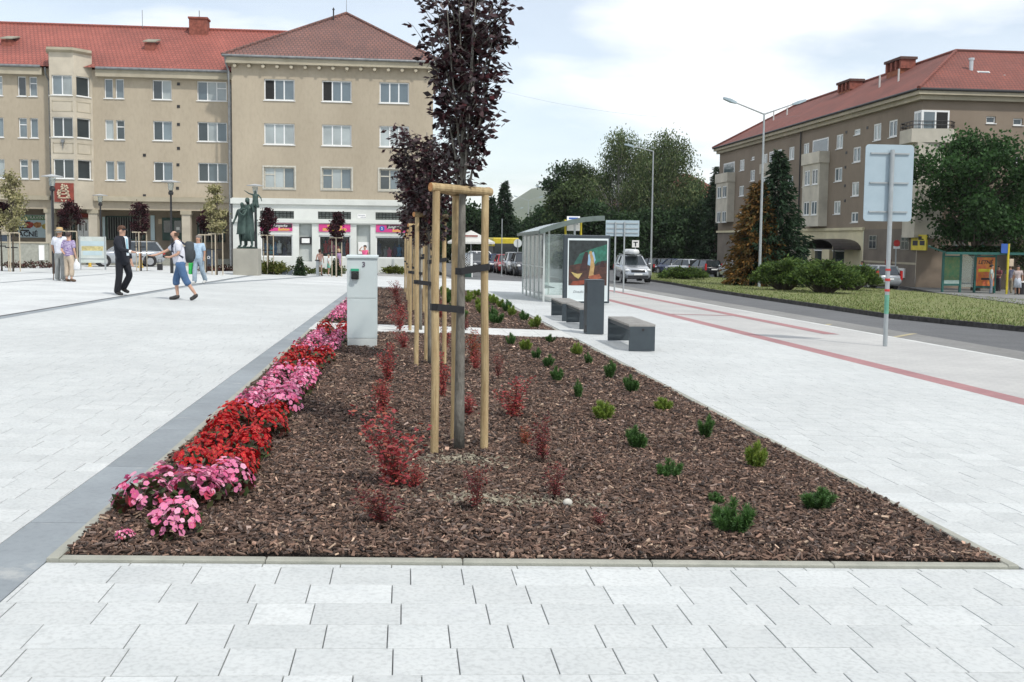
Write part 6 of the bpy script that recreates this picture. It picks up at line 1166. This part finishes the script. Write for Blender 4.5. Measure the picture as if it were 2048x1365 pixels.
# ================================================================== VEHICLES
m_tyre=M('tyre',(.015,.015,.016),.8,.1,9); m_rim=M('rim',(.4,.41,.42),.35,.08,9,metal=.6); m_cglass=M('car_glass',(.02,.028,.032),.04,.1,3,spec=1.0); m_lamp=M('headlamp',(.7,.72,.72),.15,.05,9); m_tail=M('tail_lamp',(.45,.02,.02),.25,.1,9); m_trimb=M('car_trim_black',(.02,.02,.022),.6,.1,9)
def PAINT(n,c,metal=.3): return M('paint_'+n,c,.22,.04,2,metal=metal,spec=.6)
def car(label,base,rz,paint,kind='hatch',group=None,box=False):
    L,W,H,hood,belt={'hatch':(4.1,1.72,1.47,.95,.92),'suv':(4.25,1.80,1.66,1.06,1.05),'estate':(4.5,1.76,1.48,.93,.93)}[kind]; t=thing('parked_car' if not box else 'car',label,'car',base,rz,group)
    hw=W/2; st=[(-L/2,.74,.36,.62),(-L/2+.12,.9,.26,hood-.22),(-L/2+.5,.98,.2,hood-.10),(-L*.22,1,.2,hood),(0,1,.2,belt),(L*.3,1,.2,belt+.02),(L/2-.25,.97,.24,belt+.02),(L/2-.05,.9,.34,belt-.06),(L/2,.8,.42,belt-.25)]
    b=MB(); b.rings([[(x*hw*k,y,z) for x,z in ((-.82,zb_),(.82,zb_),(.97,zb_+.1),(1,(zb_+zt)/2),(.97,zt-.12),(.84,zt),(-.84,zt),(-.97,zt-.12),(-1,(zb_+zt)/2),(-.97,zb_+.1))] for y,k,zb_,zt in st]); bevel(b.build('body',paint,t,smooth=True,fix=True),.02,1,30)
    yb0,yb1=-L*.22,L/2-.12; yt0,yt1=-L*.03,L/2-(.45 if kind!='estate' else .3); q=[(-.86,.86),(-.66,.66)]
    lo=[(-.84*hw,yb0,hood-.02),(.84*hw,yb0,hood-.02),(.86*hw,yb1,belt),(-.86*hw,yb1,belt)]; hi=[(-.66*hw,yt0,H-.05),(.66*hw,yt0,H-.05),(.66*hw,yt1,H-.06),(-.66*hw,yt1,H-.06)]
    b=MB(); b.add(lo+hi,[(0,1,5,4),(1,2,6,5),(2,3,7,6),(3,0,4,7)]); b.build('windows',m_cglass,t)
    b=MB(); b.rings([[(x*1.0,y,z) for x,y,z in hi],[(x*.99,y,z+.03) for x,y,z in hi],[(x*.86,y*(.9 if y>0 else 1)+(.08 if y<.2 else 0),z+.065) for x,y,z in hi]]); b.build('roof',paint,t,smooth=True,fix=True)
    for i in range(4): b=MB(); b.bar(lo[i],hi[i],.085); b.build('pillar',paint,t)
    for s in (-1,1): ym=(yb0+yb1)/2+.1; b=MB(); b.bar((s*.862*hw,ym,belt),(s*.665*hw,ym-.05,H-.06),.07); b.build('pillar',m_trimb,t)
    for sx_ in (-1,1):
        for yy in (-L*.31,L*.29):
            r=.32; b=MB(); x0,x1=sx_*(hw-.2),sx_*(hw+.012); b.cyl((sx_*(hw-.3),yy,r+.03),(sx_*(hw+.004),yy,r+.03),r+.05,n=18); b.build('wheel_arch',m_trimb,t)
            b=MB(); b.cyl((x0,yy,r),(x1,yy,r),r,n=18); w=b.build('wheel',m_tyre,t); b=MB(); b.cyl((x1,yy,r),(x1+sx_*.012,yy,r),r*.64,n=14); b.build('rim',m_rim,w)
    for s in (-1,1):
        b=MB(); b.add([(s*hw*k,y,z) for k,y,z in ((.55,-L/2-.005,hood-.36),(.88,-L/2+.10,hood-.36),(.90,-L/2+.17,hood-.2),(.58,-L/2+.045,hood-.2))],[(0,1,2,3)]); o=MB(); o.ball((s*hw*.74,-L/2+.09,hood-.29),(.16,.08,.09),10,6); o.build('headlight',m_lamp,t,smooth=True)
        o=MB(); o.box(s*hw*.86-.07,L/2-.14,belt-.32,s*hw*.86+.07,L/2-.02,belt-.02+(.25 if kind=='estate' else 0)); o.build('tail_light',m_tail,t)
        o=MB(); o.ball((s*(hw+.1),yb0+.25,belt+.08),(.1,.07,.075),8,5); o.build('mirror',paint,t,smooth=True)
    b=MB(); b.box(-hw*.48,-L/2-.02,hood-.42,hw*.48,-L/2+.1,hood-.27); b.build('grille',m_trimb,t); b=MB(); b.box(-hw*.7,-L/2-.03,.3,hw*.7,-L/2+.2,.44); b.build('lower_grille',m_trimb,t)
    b=MB(); b.box(-.26,-L/2-.045,.47,.26,-L/2-.02,.58); b.build('number_plate',m_signw,t); b=MB(); b.box(-.26,L/2,.62,.26,L/2+.02,.73); b.build('number_plate',m_signw,t)
    if box:
        for s in (-1,1): b=MB(); b.cyl((s*.55,-.1,H+.06),(s*.55,1.6,H+.06),.025,n=6); b.build('roof_rail',m_rim,t)
        b=MB(); b.rings([[(x*k,y,H+.08+z) for x,z in ((-.36,0),(.36,0),(.42,.12),(.36,.27),(.22,.32),(-.22,.32),(-.36,.27),(-.42,.12))] for y,k in ((-.75,.6),(-.5,.92),(0,1),(1.0,1),(1.25,.8))]); o=b.build('roof_box',M('roof_box_white',(.66,.68,.68),.3,.04,4),t,smooth=True)
    return t
silver=PAINT('silver',(.42,.44,.46),.5); black=PAINT('black',(.012,.013,.016),.1); dgrey=PAINT('graphite',(.06,.065,.075),.4); redp=PAINT('red',(.38,.02,.03),.2); whitep=PAINT('white',(.7,.7,.7),0); bluep=PAINT('blue',(.03,.05,.12),.3); beige=PAINT('pale',(.5,.5,.47),.3)
p=G(1263,563); car('silver compact off-road car with white roof box driving towards the square',p,R(-2),silver,'suv',box=True)
for px,Y,rz,pt,kd,lab in ((1303,98,PI+.25,black,'hatch','black hatchback parked furthest along the far side of the median'),(1328,96,PI+.2,dgrey,'hatch','graphite hatchback next to the furthest black hatchback'),(1348,91,PI+.3,bluep,'hatch','dark blue hatchback between the graphite cars'),(1370,89,PI+.3,silver,'hatch','silver hatchback behind the low juniper'),(1407,86,PI+.15,black,'estate','black estate car with tall red tail lamps'),(1468,80,PI,silver,'hatch','silver grey car half hidden behind the brown conifer'),(1748,60,PI,silver,'estate','silver car beside the juniper bushes next to the taped pole')):
    car(lab,on(px,Y),rz,pt,kd)
for px,Y,rz,pt,kd,lab in ((1013,78,.0,redp,'hatch','red hatchback parked in the row left of the bus shelter'),(1033,74,0,silver,'suv','silver car parked between the red hatchback and the shelter'),(1050,71,0,dgrey,'suv','dark car seen through the shelter glass'),(997,84,0,bluep,'hatch','dark blue car parked behind the red hatchback'),(965,88,.3,whitep,'suv','white car at the far end of the side street'),(953,80,.2,dgrey,'hatch','dark car just beyond the parasol screen'),(1605,75,1.57,silver,'estate','silver car hidden behind the first juniper bush'),(1660,72,1.57,beige,'hatch','pale car hidden behind the middle juniper bush'),(252,60,-1.2,silver,'hatch','silver hatchback parked behind the information board')):
    car(lab,on(px,Y),rz,pt,kd)
p=on(1012,96); t=thing('bus','yellow and black city bus behind the parked cars','bus',p); b=MB(); b.box(-1.25,0,.35,1.25,11,2.2); b.build('body',m_trimb,t); b=MB(); b.box(-1.25,0,2.2,1.25,11,3.05); bevel(b.build('roof_section',m_yellow,t),.1); b=MB(); b.box(-1.1,-.02,1.15,1.1,.0,2.5); b.build('windscreen',m_cglass,t)
for s in (-1,1):
    for y in (2,8): b=MB(); b.cyl((s*1.0,y,.5),(s*1.27,y,.5),.5,n=14); b.build('wheel',m_tyre,t)
    b=MB(); b.ball((s*.9,-.03,.8),(.16,.05,.12),8,5); b.build('headlight',m_lamp,t); b=MB(); b.bar((s*1.2,-.1,2.6),(s*1.6,-.3,2.5),.12,.3); b.build('mirror',m_trimb,t)
# ================================================================== PEOPLE
def skin(name,V,E,Rd,mat,parent,root=0,sub=1):
    """continuous tapered surface grown round a skeleton (Skin + Subdivision)"""
    me=bpy.data.meshes.new(name); me.from_pydata([tuple(v) for v in V],E,[]); me.materials.append(mat); o=link(name,me,parent)
    o.modifiers.new('skin','SKIN').use_smooth_shade=True; sv=me.skin_vertices[0].data
    for i,r in enumerate(Rd): sv[i].radius=r if isinstance(r,tuple) else (r,r); sv[i].use_root=(i==root)
    m=o.modifiers.new('sub','SUBSURF'); m.levels=sub; m.render_levels=sub; return o
BASE=dict(pelvis=(0,0,.93),spine=(0,-.01,1.12),chest=(0,0,1.33),neck=(0,0,1.47),jaw=(0,-.02,1.55),face=(0,-.025,1.63),crown=(0,.0,1.70),
 shR=(-.185,0,1.41),elR=(-.24,.03,1.13),wrR=(-.25,-.04,.89),haR=(-.25,-.06,.82),shL=(.185,0,1.41),elL=(.24,.03,1.13),wrL=(.25,-.04,.89),haL=(.25,-.06,.82),
 hpR=(-.09,0,.88),knR=(-.10,-.02,.48),anR=(-.10,.02,.09),toR=(-.11,-.14,.035),hpL=(.09,0,.88),knL=(.10,-.02,.48),anL=(.10,.02,.09),toL=(.11,-.14,.035))
BR=dict(pelvis=.115,spine=.105,chest=.12,neck=.055,jaw=.068,face=.086,crown=.06,shR=.055,elR=.042,wrR=.03,haR=.033,shL=.055,elL=.042,wrL=.03,haL=.033,hpR=.085,knR=.058,anR=.040,toR=.034,hpL=.085,knL=.058,anL=.040,toL=.034)
BE=[('pelvis','spine'),('spine','chest'),('chest','neck'),('neck','jaw'),('jaw','face'),('face','crown')]+[e for s in 'RL' for e in (('chest','sh'+s),('sh'+s,'el'+s),('el'+s,'wr'+s),('wr'+s,'ha'+s),('pelvis','hp'+s),('hp'+s,'kn'+s),('kn'+s,'an'+s),('an'+s,'to'+s))]
SKINC=M('skin',(.52,.31,.22),.6,.06,12); SKINT=M('skin_tanned',(.42,.23,.15),.6,.06,12)
def lerp(a,b,t): return Vector(a).lerp(Vector(b),t)
def person(label,base,H,rz,top,legs,shoes,pose={},hair=(.06,.035,.02),sleeve='short',pants=1.0,skirt=False,bulk=1.0,skinm=None,bald=False,fingers=False,hairlen=0,toph=.86,cat='person',kind='person',jacket=None,group=None):
    k=H/1.75; J={n:Vector(v)*k for n,v in BASE.items()}
    for n,v in pose.items(): J[n]=Vector(v)*k
    sk=skinm or SKINC; t=thing(kind,label,cat,base,rz,group); ns=list(J); ix={n:i for i,n in enumerate(ns)}
    V=[J[n] for n in ns]; Rd=[BR[n]*k*(bulk if n in('pelvis','spine','chest') else 1)*.93 for n in ns]; E=[(ix[a],ix[b]) for a,b in BE]
    V.append(J['face']+Vector((0,-.095,-.015))*k); Rd.append(.016*k); E.append((ix['face'],len(V)-1))     # nose
    for s in (-1,1): V.append(J['face']+Vector((s*.088,.015,0))*k); Rd.append((.012*k,.02*k)); E.append((ix['face'],len(V)-1))   # ears
    if fingers:
        for s in 'RL':
            h=J['ha'+s]; d=(h-J['wr'+s]).normalized(); a=d.cross(Vector((0,0,1))); a=a.normalized() if a.length>.1 else Vector((1,0,0)); c=a.cross(d)
            for q,l in ((-.03,.075),(-.011,.088),(.009,.083),(.028,.065)):
                p1=h+d*.035*k+a*q*k; V+=[p1,p1+d*l*.5*k+c*.008*k,p1+d*l*.85*k+c*.028*k]; n_=len(V); Rd+=[.0105*k,.0095*k,.0075*k]; E+=[(ix['ha'+s],n_-3),(n_-3,n_-2),(n_-2,n_-1)]
            p1=h-d*.01*k+a*.034*k; V+=[p1,p1+d*.035*k+a*.022*k]; n_=len(V); Rd+=[.012*k,.009*k]; E+=[(ix['ha'+s],n_-2),(n_-2,n_-1)]
    skin('body',V,E,Rd,sk,t,ix['pelvis'])
    # trousers or skirt
    if legs:
        if skirt:
            p=J['pelvis']; z1=p.z+.12*k; z0=p.z-.12*k-skirt*k; b=MB(); b.rings([[(p.x*(1-f)+r*math.cos(2*PI*j/16)*1.1*k,p.y+r*math.sin(2*PI*j/16)*.85*k*(1+.05*math.sin(j*3)),z) for j in range(16)] for f,r,z in ((0,.13*bulk,z1),(0,.165*bulk,p.z),(0,.17*bulk+.05*skirt*2,z0))]); b.build('skirt',legs,t,smooth=True)
        else:
            V=[J['pelvis']+Vector((0,0,.10*k)),J['pelvis']]; Rd=[.118*k*bulk,.128*k*bulk]; E=[(0,1)]
            for s in 'RL':
                i=len(V); kn,an,hp=J['kn'+s],J['an'+s],J['hp'+s]; V+=[hp+Vector((0,0,-.05*k)),lerp(hp,kn,.55)]; Rd+=[.105*k*bulk**.5,.09*k*bulk**.5]; E+=[(1,i),(i,i+1)]
                if pants>=.5: V.append(lerp(kn,an,.02)); Rd.append(.082*k*bulk**.5); E.append((i+1,i+2))
                if pants>.5: V+=[lerp(kn,an,(pants-.5)*2*.55),lerp(kn,an,(pants-.5)*2*1.16)]; Rd+=[.080*k*bulk**.5,.080*k*bulk**.5]; E+=[(i+2,i+3),(i+3,i+4)]
            skin('trousers',V,E,Rd,legs,t,1)
    # shirt or jacket
    hem=J['pelvis']+Vector((0,0,(.05-(.26 if jacket else .10))*k)); V=[hem,J['spine'],J['chest'],J['neck']+Vector((0,.01,-.035))*k]; e_=.012 if jacket else 0
    Rd=[(.150+e_)*k*bulk,(.140+e_)*k*bulk,(.150+e_)*k*bulk,.085*k]; E=[(0,1),(1,2),(2,3)]
    for s in 'RL':
        i=len(V); V+=[J['sh'+s],lerp(J['sh'+s],J['el'+s],.55)]; Rd+=[(.088+e_)*k,(.074+e_)*k]; E+=[(2,i),(i,i+1)]
        if sleeve=='long': V+=[J['el'+s],lerp(J['el'+s],J['wr'+s],.92)]; Rd+=[.06*k,.047*k]; E+=[(i+1,i+2),(i+2,i+3)]
        elif sleeve=='short': V.append(lerp(J['sh'+s],J['el'+s],.85)); Rd.append(.066*k); E.append((i+1,i+2))
        elif sleeve=='none': Rd[-2:]=[.06*k,.045*k]; V[-1]=lerp(J['sh'+s],J['el'+s],.12)
    skin('jacket' if jacket else 'shirt',V,E,Rd,top,t,1)
    for s in 'RL':
        an,to=J['an'+s],J['to'+s]; d_=(to-an); d_.z=0; d_.normalize(); skin('shoe',[an-d_*.05*k+Vector((0,0,-.02))*k,an+Vector((0,0,-.01))*k,lerp(an,to,.55)+Vector((0,0,-.015))*k,to+d_*.05*k],[(0,1),(1,2),(2,3)],[.052*k,.062*k,.055*k,.042*k],shoes,t)
    c=J['face']; hm=M('hair_%d'%int(sum(hair)*1000),hair,.7,.25,60)
    b=MB(); n=12; rr=lambda th: .094*k
    if bald: b.rings([[(c.x+.092*k*math.cos(a),c.y+.02*k+.095*k*math.sin(a),c.z+z*k) for a in [PI*.0+PI*j/8-.1 for j in range(9)]+[PI*1.0-PI*j/8 for j in range(9)]] for z in (-.05,.03)],cap=True)
    else:
        lo=-.03-hairlen
        b.rings([[(c.x+w*k*math.cos(2*PI*j/n),c.y+(.022+dy)*k+w*k*1.08*math.sin(2*PI*j/n),c.z+z*k) for j in range(n)] for w,z,dy in ((.06+.02*bool(hairlen),lo,.05),(.088,lo*.5+.0,.035),(.101,.045,.012),(.092,.085,.01),(.06,.118,.012),(.02,.13,.012))])
    b.build('hair',hm,t,smooth=True); return t,J,k
def CL(n,c,**kw): return M('cloth_'+n,c,.9,.10,7,.25,120,**kw)
m_shoeb=M('shoe_black',(.015,.014,.013),.45,.1,9); m_shoew=M('shoe_white',(.55,.55,.53),.6,.1,9); m_shoebr=M('shoe_brown',(.12,.07,.04),.6,.1,9)
# --- two men about to shake hands
p=G(246,591); t,J,k=person('man in dark suit and sunglasses reaching out to shake hands',p,1.83,R(58),CL('suit',(.012,.014,.022)),CL('suit_trousers',(.010,.011,.016)),m_shoeb,
  dict(shR=(-.18,-.03,1.41),elR=(-.22,-.20,1.16),wrR=(-.12,-.44,1.10),haR=(-.10,-.52,1.09),elL=(.25,.05,1.13),wrL=(.26,-.02,.88),haL=(.26,-.04,.81),knR=(-.09,.02,.48),anR=(-.09,.10,.09),toR=(-.10,-.05,.035),knL=(.10,-.14,.50),anL=(.10,.10,.17),toL=(.11,-.04,.08)),hair=(.09,.04,.02),sleeve='long',jacket=True,fingers=True,bulk=1.16)
b=MB(); b.box(-.085*k,-.115*k,J['face'].z+.0,.085*k,-.095*k,J['face'].z+.04*k); b.build('sunglasses',m_black2,t)
b=MB(); b.add([Vector(v)*k for v in ((-.055,-.150,1.44),(.055,-.150,1.44),(.045,-.172,1.2),(.06,-.178,1.0),(-.03,-.178,1.0),(-.035,-.172,1.2),(-.05,-.10,1.48),(.05,-.10,1.48))],[(0,1,2,5),(5,2,3,4),(6,7,1,0)]); b.build('shirt_front',CL('pale_shirt',(.62,.70,.76)),t)
b=MB(); b.add([Vector(v)*k for v in ((-.018,-.162,1.42),(.018,-.162,1.42),(.028,-.184,1.12),(0,-.186,1.04),(-.028,-.184,1.12))],[(0,1,2,3,4)]); b.build('tie',CL('blue_tie',(.28,.52,.62)),t)
b=MB(); b.cyl(Vector((-.142,-.40,1.107))*k,Vector((-.122,-.445,1.10))*k,.042*k,n=10); b.build('cuff',m_signw,t)
p=G(362,601); t,J,k=person('man in white short sleeved shirt and blue knee shorts walking with arm stretched out',p,1.80,R(-82),CL('white_shirt',(.66,.67,.74)),CL('denim_blue',(.07,.14,.27)),M('sandal_black',(.03,.028,.026),.6,.1,9),
  dict(spine=(0,-.03,1.12),chest=(0,-.05,1.33),neck=(0,-.08,1.47),jaw=(0,-.12,1.54),face=(0,-.135,1.62),crown=(0,-.12,1.69),shR=(-.185,-.06,1.40),elR=(-.20,-.34,1.20),wrR=(-.13,-.58,1.10),haR=(-.12,-.66,1.09),shL=(.185,-.03,1.40),elL=(.25,-.02,1.14),wrL=(.18,-.24,1.05),haL=(.14,-.31,1.06),hpR=(-.09,0,.88),knR=(-.10,-.12,.50),anR=(-.10,-.08,.10),toR=(-.11,-.24,.04),knL=(.10,.12,.50),anL=(.10,.36,.14),toL=(.11,.26,.03)),hair=(.11,.06,.035),bald=True,pants=.66,bulk=1.28,fingers=True)
b=MB(); b.rings([[Vector((.15*math.cos(a)*w,.02+d+.17*0,1.18+.27*math.sin(a)*h))*k for a in [2*PI*j/14 for j in range(14)]] for d,w,h in ((.10,.8,.9),(.14,1,1),(.24,1,1),(.30,.75,.8))]); bp_=b.build('backpack',CL('backpack_grey',(.05,.058,.065)),t,smooth=True)
b=MB(); b.ball(Vector((0,.31,1.12))*k,(.11*k,.05*k,.13*k),10,6); b.build('backpack_pocket',CL('backpack_dark',(.035,.04,.045)),bp_,smooth=True)
for s in (-1,1): b=MB(); b.tube([Vector(v)*k for v in ((s*.11,.12,1.36),(s*.125,-.03,1.47),(s*.13,-.19,1.36),(s*.14,-.18,1.2),(s*.15,.08,1.05))],.02*k,6); b.build('backpack_strap',CL('strap_navy',(.03,.035,.06)),bp_)
b=MB(); b.ball(Vector((.12,-.36,1.08))*k,.045*k,8,6); b.build('camera_pouch',m_black2,t,smooth=True)
p=G(320,541); o=thing('camera_bag','small black bag standing on the square behind the two men','bag',p); b=MB(); b.cbox((0,0,.16),(.24,.16,.30)); b.build('body',m_black2,o); b=MB(); b.tube([(-.1,0,.3),(-.08,0,.52),(.08,0,.52),(.1,0,.3)],.015,6); b.build('handle',m_black2,o)
# --- elderly couple seen from behind
p=G(121,562); t,J,k=person('elderly man with straw hat and walking stick in white shirt and grey trousers',p,1.74,R(168),CL('old_white',(.68,.70,.76)),CL('grey_trousers',(.30,.31,.30)),m_shoew,dict(elR=(-.25,.03,1.14),elL=(.27,.0,1.14),wrL=(.27,-.12,.95),haL=(.26,-.15,.90)),hair=(.35,.33,.3),skinm=SKINT,bulk=1.22)
c=J['face']; b=MB(); b.lathe([(.165,.045),(.16,.055),(.10,.06),(.098,.12),(.085,.15),(.02,.16)],(c.x,c.y+.01,c.z),18,1,1.1); b.build('straw_hat',M('straw',(.55,.38,.18),.8,.15,40),t,smooth=True)
b=MB(); b.tube([Vector((.26,-.15,.92))*k,Vector((.30,-.16,.5))*k,Vector((.36,-.18,.0))*k],.014,6); b.tube([Vector((.26,-.15,.92))*k,Vector((.26,-.20,.95))*k,Vector((.26,-.25,.92))*k],.014,6); b.build('walking_stick',M('stick_brown',(.16,.075,.035),.5,.1,9),t)
p=G(139,564); t,J,k=person('woman in purple patterned blouse and beige trousers with white carrier bag',p,1.62,R(160),M('cloth_blouse',(.55,.50,.62),.9,.1,22,c2=(.14,.07,.26),stretch=(.6,.6,1.8)),CL('beige_trousers',(.52,.43,.33)),m_shoebr,dict(elL=(.22,.1,1.12),wrL=(.05,.19,1.0),haL=(.0,.2,.98)),hair=(.05,.03,.025),pants=.86,bulk=1.22)
h=J['haR']; b=MB(); b.rings([[(h.x+w*math.cos(2*PI*j/12),h.y+w*.45*math.sin(2*PI*j/12),h.z-z) for j in range(12)] for w,z in ((.02,.0),(.05,.08),(.13,.16),(.15,.32),(.12,.38))]); b.build('carrier_bag',M('white_bag',(.7,.71,.72),.5,.05,9),t,smooth=True)
# --- man with green bag
p=G(398,568); t,J,k=person('grey haired man in light blue shirt and pale jeans carrying a green bag',p,1.72,R(-25),CL('light_blue',(.40,.53,.66)),CL('pale_jeans',(.30,.38,.45)),m_shoew,dict(knR=(-.10,-.10,.49),anR=(-.10,-.12,.09),toR=(-.11,-.27,.04),knL=(.10,.06,.48),anL=(.10,.24,.14),toL=(.11,.12,.03)),hair=(.22,.19,.17),skinm=SKINT,bulk=1.18)
h=J['haR']; b=MB(); b.cbox((h.x,h.y-.02,h.z-.27),(.10,.24,.40)); o=bevel(b.build('green_bag',M('green_plastic',(.03,.42,.08),.45,.1,6),t),.02); b=MB(); b.tube([(h.x,h.y-.08,h.z-.08),(h.x,h.y-.02,h.z+.01),(h.x,h.y+.05,h.z-.08)],.01,5); b.build('bag_handle',M('green_plastic',(.03,.42,.08),.45,.1,6),o)
# --- children and woman before the shops
p=G(640,552); person('girl in peach top and white shorts standing by the slim grey post',p,1.36,R(160),CL('peach',(.68,.40,.33)),CL('white_shorts',(.62,.62,.58)),m_shoebr,hair=(.07,.04,.03),sleeve='none',pants=.42,hairlen=.06,bulk=.82)
p=G(657,552); person('small girl in white top and mint green skirt',p,1.10,R(100),CL('white_top',(.7,.7,.68)),CL('mint',(.22,.55,.42)),m_shoew,hair=(.45,.36,.26),sleeve='short',skirt=.16,bulk=.85)
p=G(678,552); person('girl in mauve dress walking behind the small girl in mint',p,1.42,R(70),CL('mauve',(.34,.22,.36)),CL('mauve_skirt',(.36,.23,.36)),m_shoew,dict(knR=(-.1,-.12,.5),anR=(-.1,-.05,.1),toR=(-.11,-.2,.04),knL=(.1,.05,.48),anL=(.1,.28,.16),toL=(.11,.15,.04)),hair=(.45,.32,.18),sleeve='short',skirt=.22,hairlen=.05,bulk=.85)
p=on(730,58); person('dark haired woman in pink top shading her eyes behind the grey cabinet',p,1.68,R(-20),CL('pink_top',(.72,.12,.26)),CL('dark_skirt',(.06,.05,.06)),m_shoeb,dict(elR=(-.32,-.12,1.42),wrR=(-.16,-.16,1.62),haR=(-.08,-.15,1.66)),hair=(.03,.02,.02),sleeve='none',skirt=.3,hairlen=.02)
# --- people waiting across the road and walking past the shop
for px,py,H,rz,top,leg,lab,kw in ((1981,589,1.68,R(60),CL('pale_mint',(.45,.52,.48)),CL('grey_jeans',(.22,.25,.29)),'person in pale shirt and grey trousers waiting beside the orange poster',{}),(1996,584,1.62,R(-70),CL('maroon',(.22,.07,.08)),CL('dark_trousers',(.05,.04,.05)),'person in maroon patterned top with folded arms at the green shelter',dict(pose=dict(elR=(-.26,-.08,1.15),wrR=(.05,-.2,1.15),haR=(.12,-.2,1.16),elL=(.26,-.08,1.13),wrL=(-.05,-.19,1.12),haL=(-.12,-.19,1.13)))),(2018,588,1.70,R(150),CL('navy_check',(.07,.08,.13),c2=(.2,.2,.26)),CL('khaki',(.26,.22,.16)),'person in navy checked shirt standing by the yellow stop post',{}),(2034,591,1.66,R(-40),CL('white_red',(.5,.42,.4)),CL('white_skirt',(.6,.64,.7)),'person in light dress standing next to the dark bin',dict(skirt=.35)),
  (1615,560,1.66,R(90),CL('white_tee',(.62,.63,.66)),CL('light_trousers',(.5,.5,.5)),'person in white walking behind the first juniper bush',{}),(1666,562,1.68,R(80),CL('red_white',(.45,.25,.22)),CL('dark_trousers',(.05,.04,.05)),'person in reddish top near the shop awning',{}),(1726,560,1.7,R(-80),CL('sky_blue',(.15,.4,.6)),CL('dark_trousers',(.05,.04,.05)),'person in sky blue top passing the corner of the cream shop',{}),(1900,0,1.7,R(90),CL('violet',(.16,.05,.18)),CL('dark_trousers',(.05,.04,.05)),'',{})):
    if not lab: continue
    p=G(px,py) if px>1900 else on(px,72.0 if px<1700 else 66); person(lab,p,H,rz,top,leg,m_shoeb,hair=(.04,.03,.025),skinm=SKINT,**kw)
# ================================================================== BRONZE MONUMENT
bz=M('bronze_patina',(.06,.10,.085),.55,.25,5,.3,40,metal=.35,c2=(.03,.055,.05)); conc=M('plinth_concrete',(.40,.385,.33),.9,.08,1.5,.2,60,c2=(.33,.32,.275),stain=.12)
p=G(491,551); q=pxm(p); Wp,Hp=49/q,53/q; t=thing('bronze_monument','green bronze monument of two robed adults lifting a child on a concrete plinth','monument',p+Vector((0,Wp/2,0)))
b=MB(); b.box(-Wp/2,-Wp/2,-.1,Wp/2,Wp/2,Hp); bevel(b.build('plinth',conc,t),.01); b=MB(); b.lathe([(.0,0),(.48,0),(.5,.05),(.3,.09),(0,.1)],(0,0,Hp),14); b.build('base_mound',bz,t)
def figure(off,H,pose,robe,turn):
    e=bpy.data.objects.new('figure_root',None); k=H/1.75; J={n:Vector(v)*k for n,v in BASE.items()}; ro=Matrix.Rotation(turn,3,'Z')
    for n,v in pose.items(): J[n]=Vector(v)*k
    bpy.data.objects.remove(e); o=Vector(off); ns=list(J); V=[ro@J[n]+o for n in ns]; ix={n:i for i,n in enumerate(ns)}; Rd=[BR[n]*k*1.05 for n in ns]
    E=[(ix[a],ix[b]) for a,b in BE]; V.append(ro@(J['face']+Vector((0,-.095,-.01))*k)+o); Rd.append(.018*k); E.append((ix['face'],len(V)-1)); f=skin('figure',V,E,Rd,bz,t,ix['pelvis'])
    if robe:
        b=MB(); n=18; rings=[]
        for z,r in ((robe,.24),(.55,.215),(.9,.19),(1.12,.165),(1.33,.185),(1.44,.12)):
            cx=lerp(J['pelvis'],J['chest'],max(0,(z*k-J['pelvis'].z)/(J['chest'].z-J['pelvis'].z)))
            rings.append([ro@Vector((cx.x+r*k*1.05*math.cos(2*PI*j/n)*(1+.06*math.sin(j*5+z*3)),cx.y+r*k*.85*math.sin(2*PI*j/n)*(1+.08*math.sin(j*4+z*5)),z*k))+o for j in range(n)])
        b.rings(rings); b.build('robe',bz,f,smooth=True)
    return f
figure((-.20,.0,Hp+.04),2.22,dict(elR=(-.30,.0,1.12),wrR=(-.34,-.10,.92),haR=(-.34,-.12,.86),elL=(.18,-.22,1.18),wrL=(.08,-.30,1.3),haL=(.06,-.3,1.36)),.50,R(-25))
figure((.05,.05,Hp+.04),2.45,dict(shR=(-.18,0,1.42),elR=(-.16,-.25,1.22),wrR=(.06,-.30,1.28),haR=(.12,-.28,1.32),shL=(.2,0,1.42),elL=(.34,-.08,1.2),wrL=(.30,-.14,1.42),haL=(.3,-.12,1.5),knL=(.16,-.08,.48),anL=(.24,-.06,.09),toL=(.28,-.2,.04)),.22,R(-35))
figure((.40,-.02,Hp+1.55),1.25,dict(elR=(-.42,-.05,1.48),wrR=(-.62,-.05,1.62),haR=(-.70,-.05,1.66),elL=(.36,.0,1.2),wrL=(.42,-.1,1.02),haL=(.42,-.12,.96),knR=(-.12,-.30,.75),anR=(-.12,-.28,.42),toR=(-.12,-.38,.36),knL=(.1,-.28,.78),anL=(.1,-.26,.45),toL=(.1,-.36,.4)),.72,R(0))
b=MB(); b.tube([(.47,-.1,Hp),(.46,-.08,Hp+1.0),(.45,-.05,Hp+2.0)],.025,6); b.build('staff',bz,t)
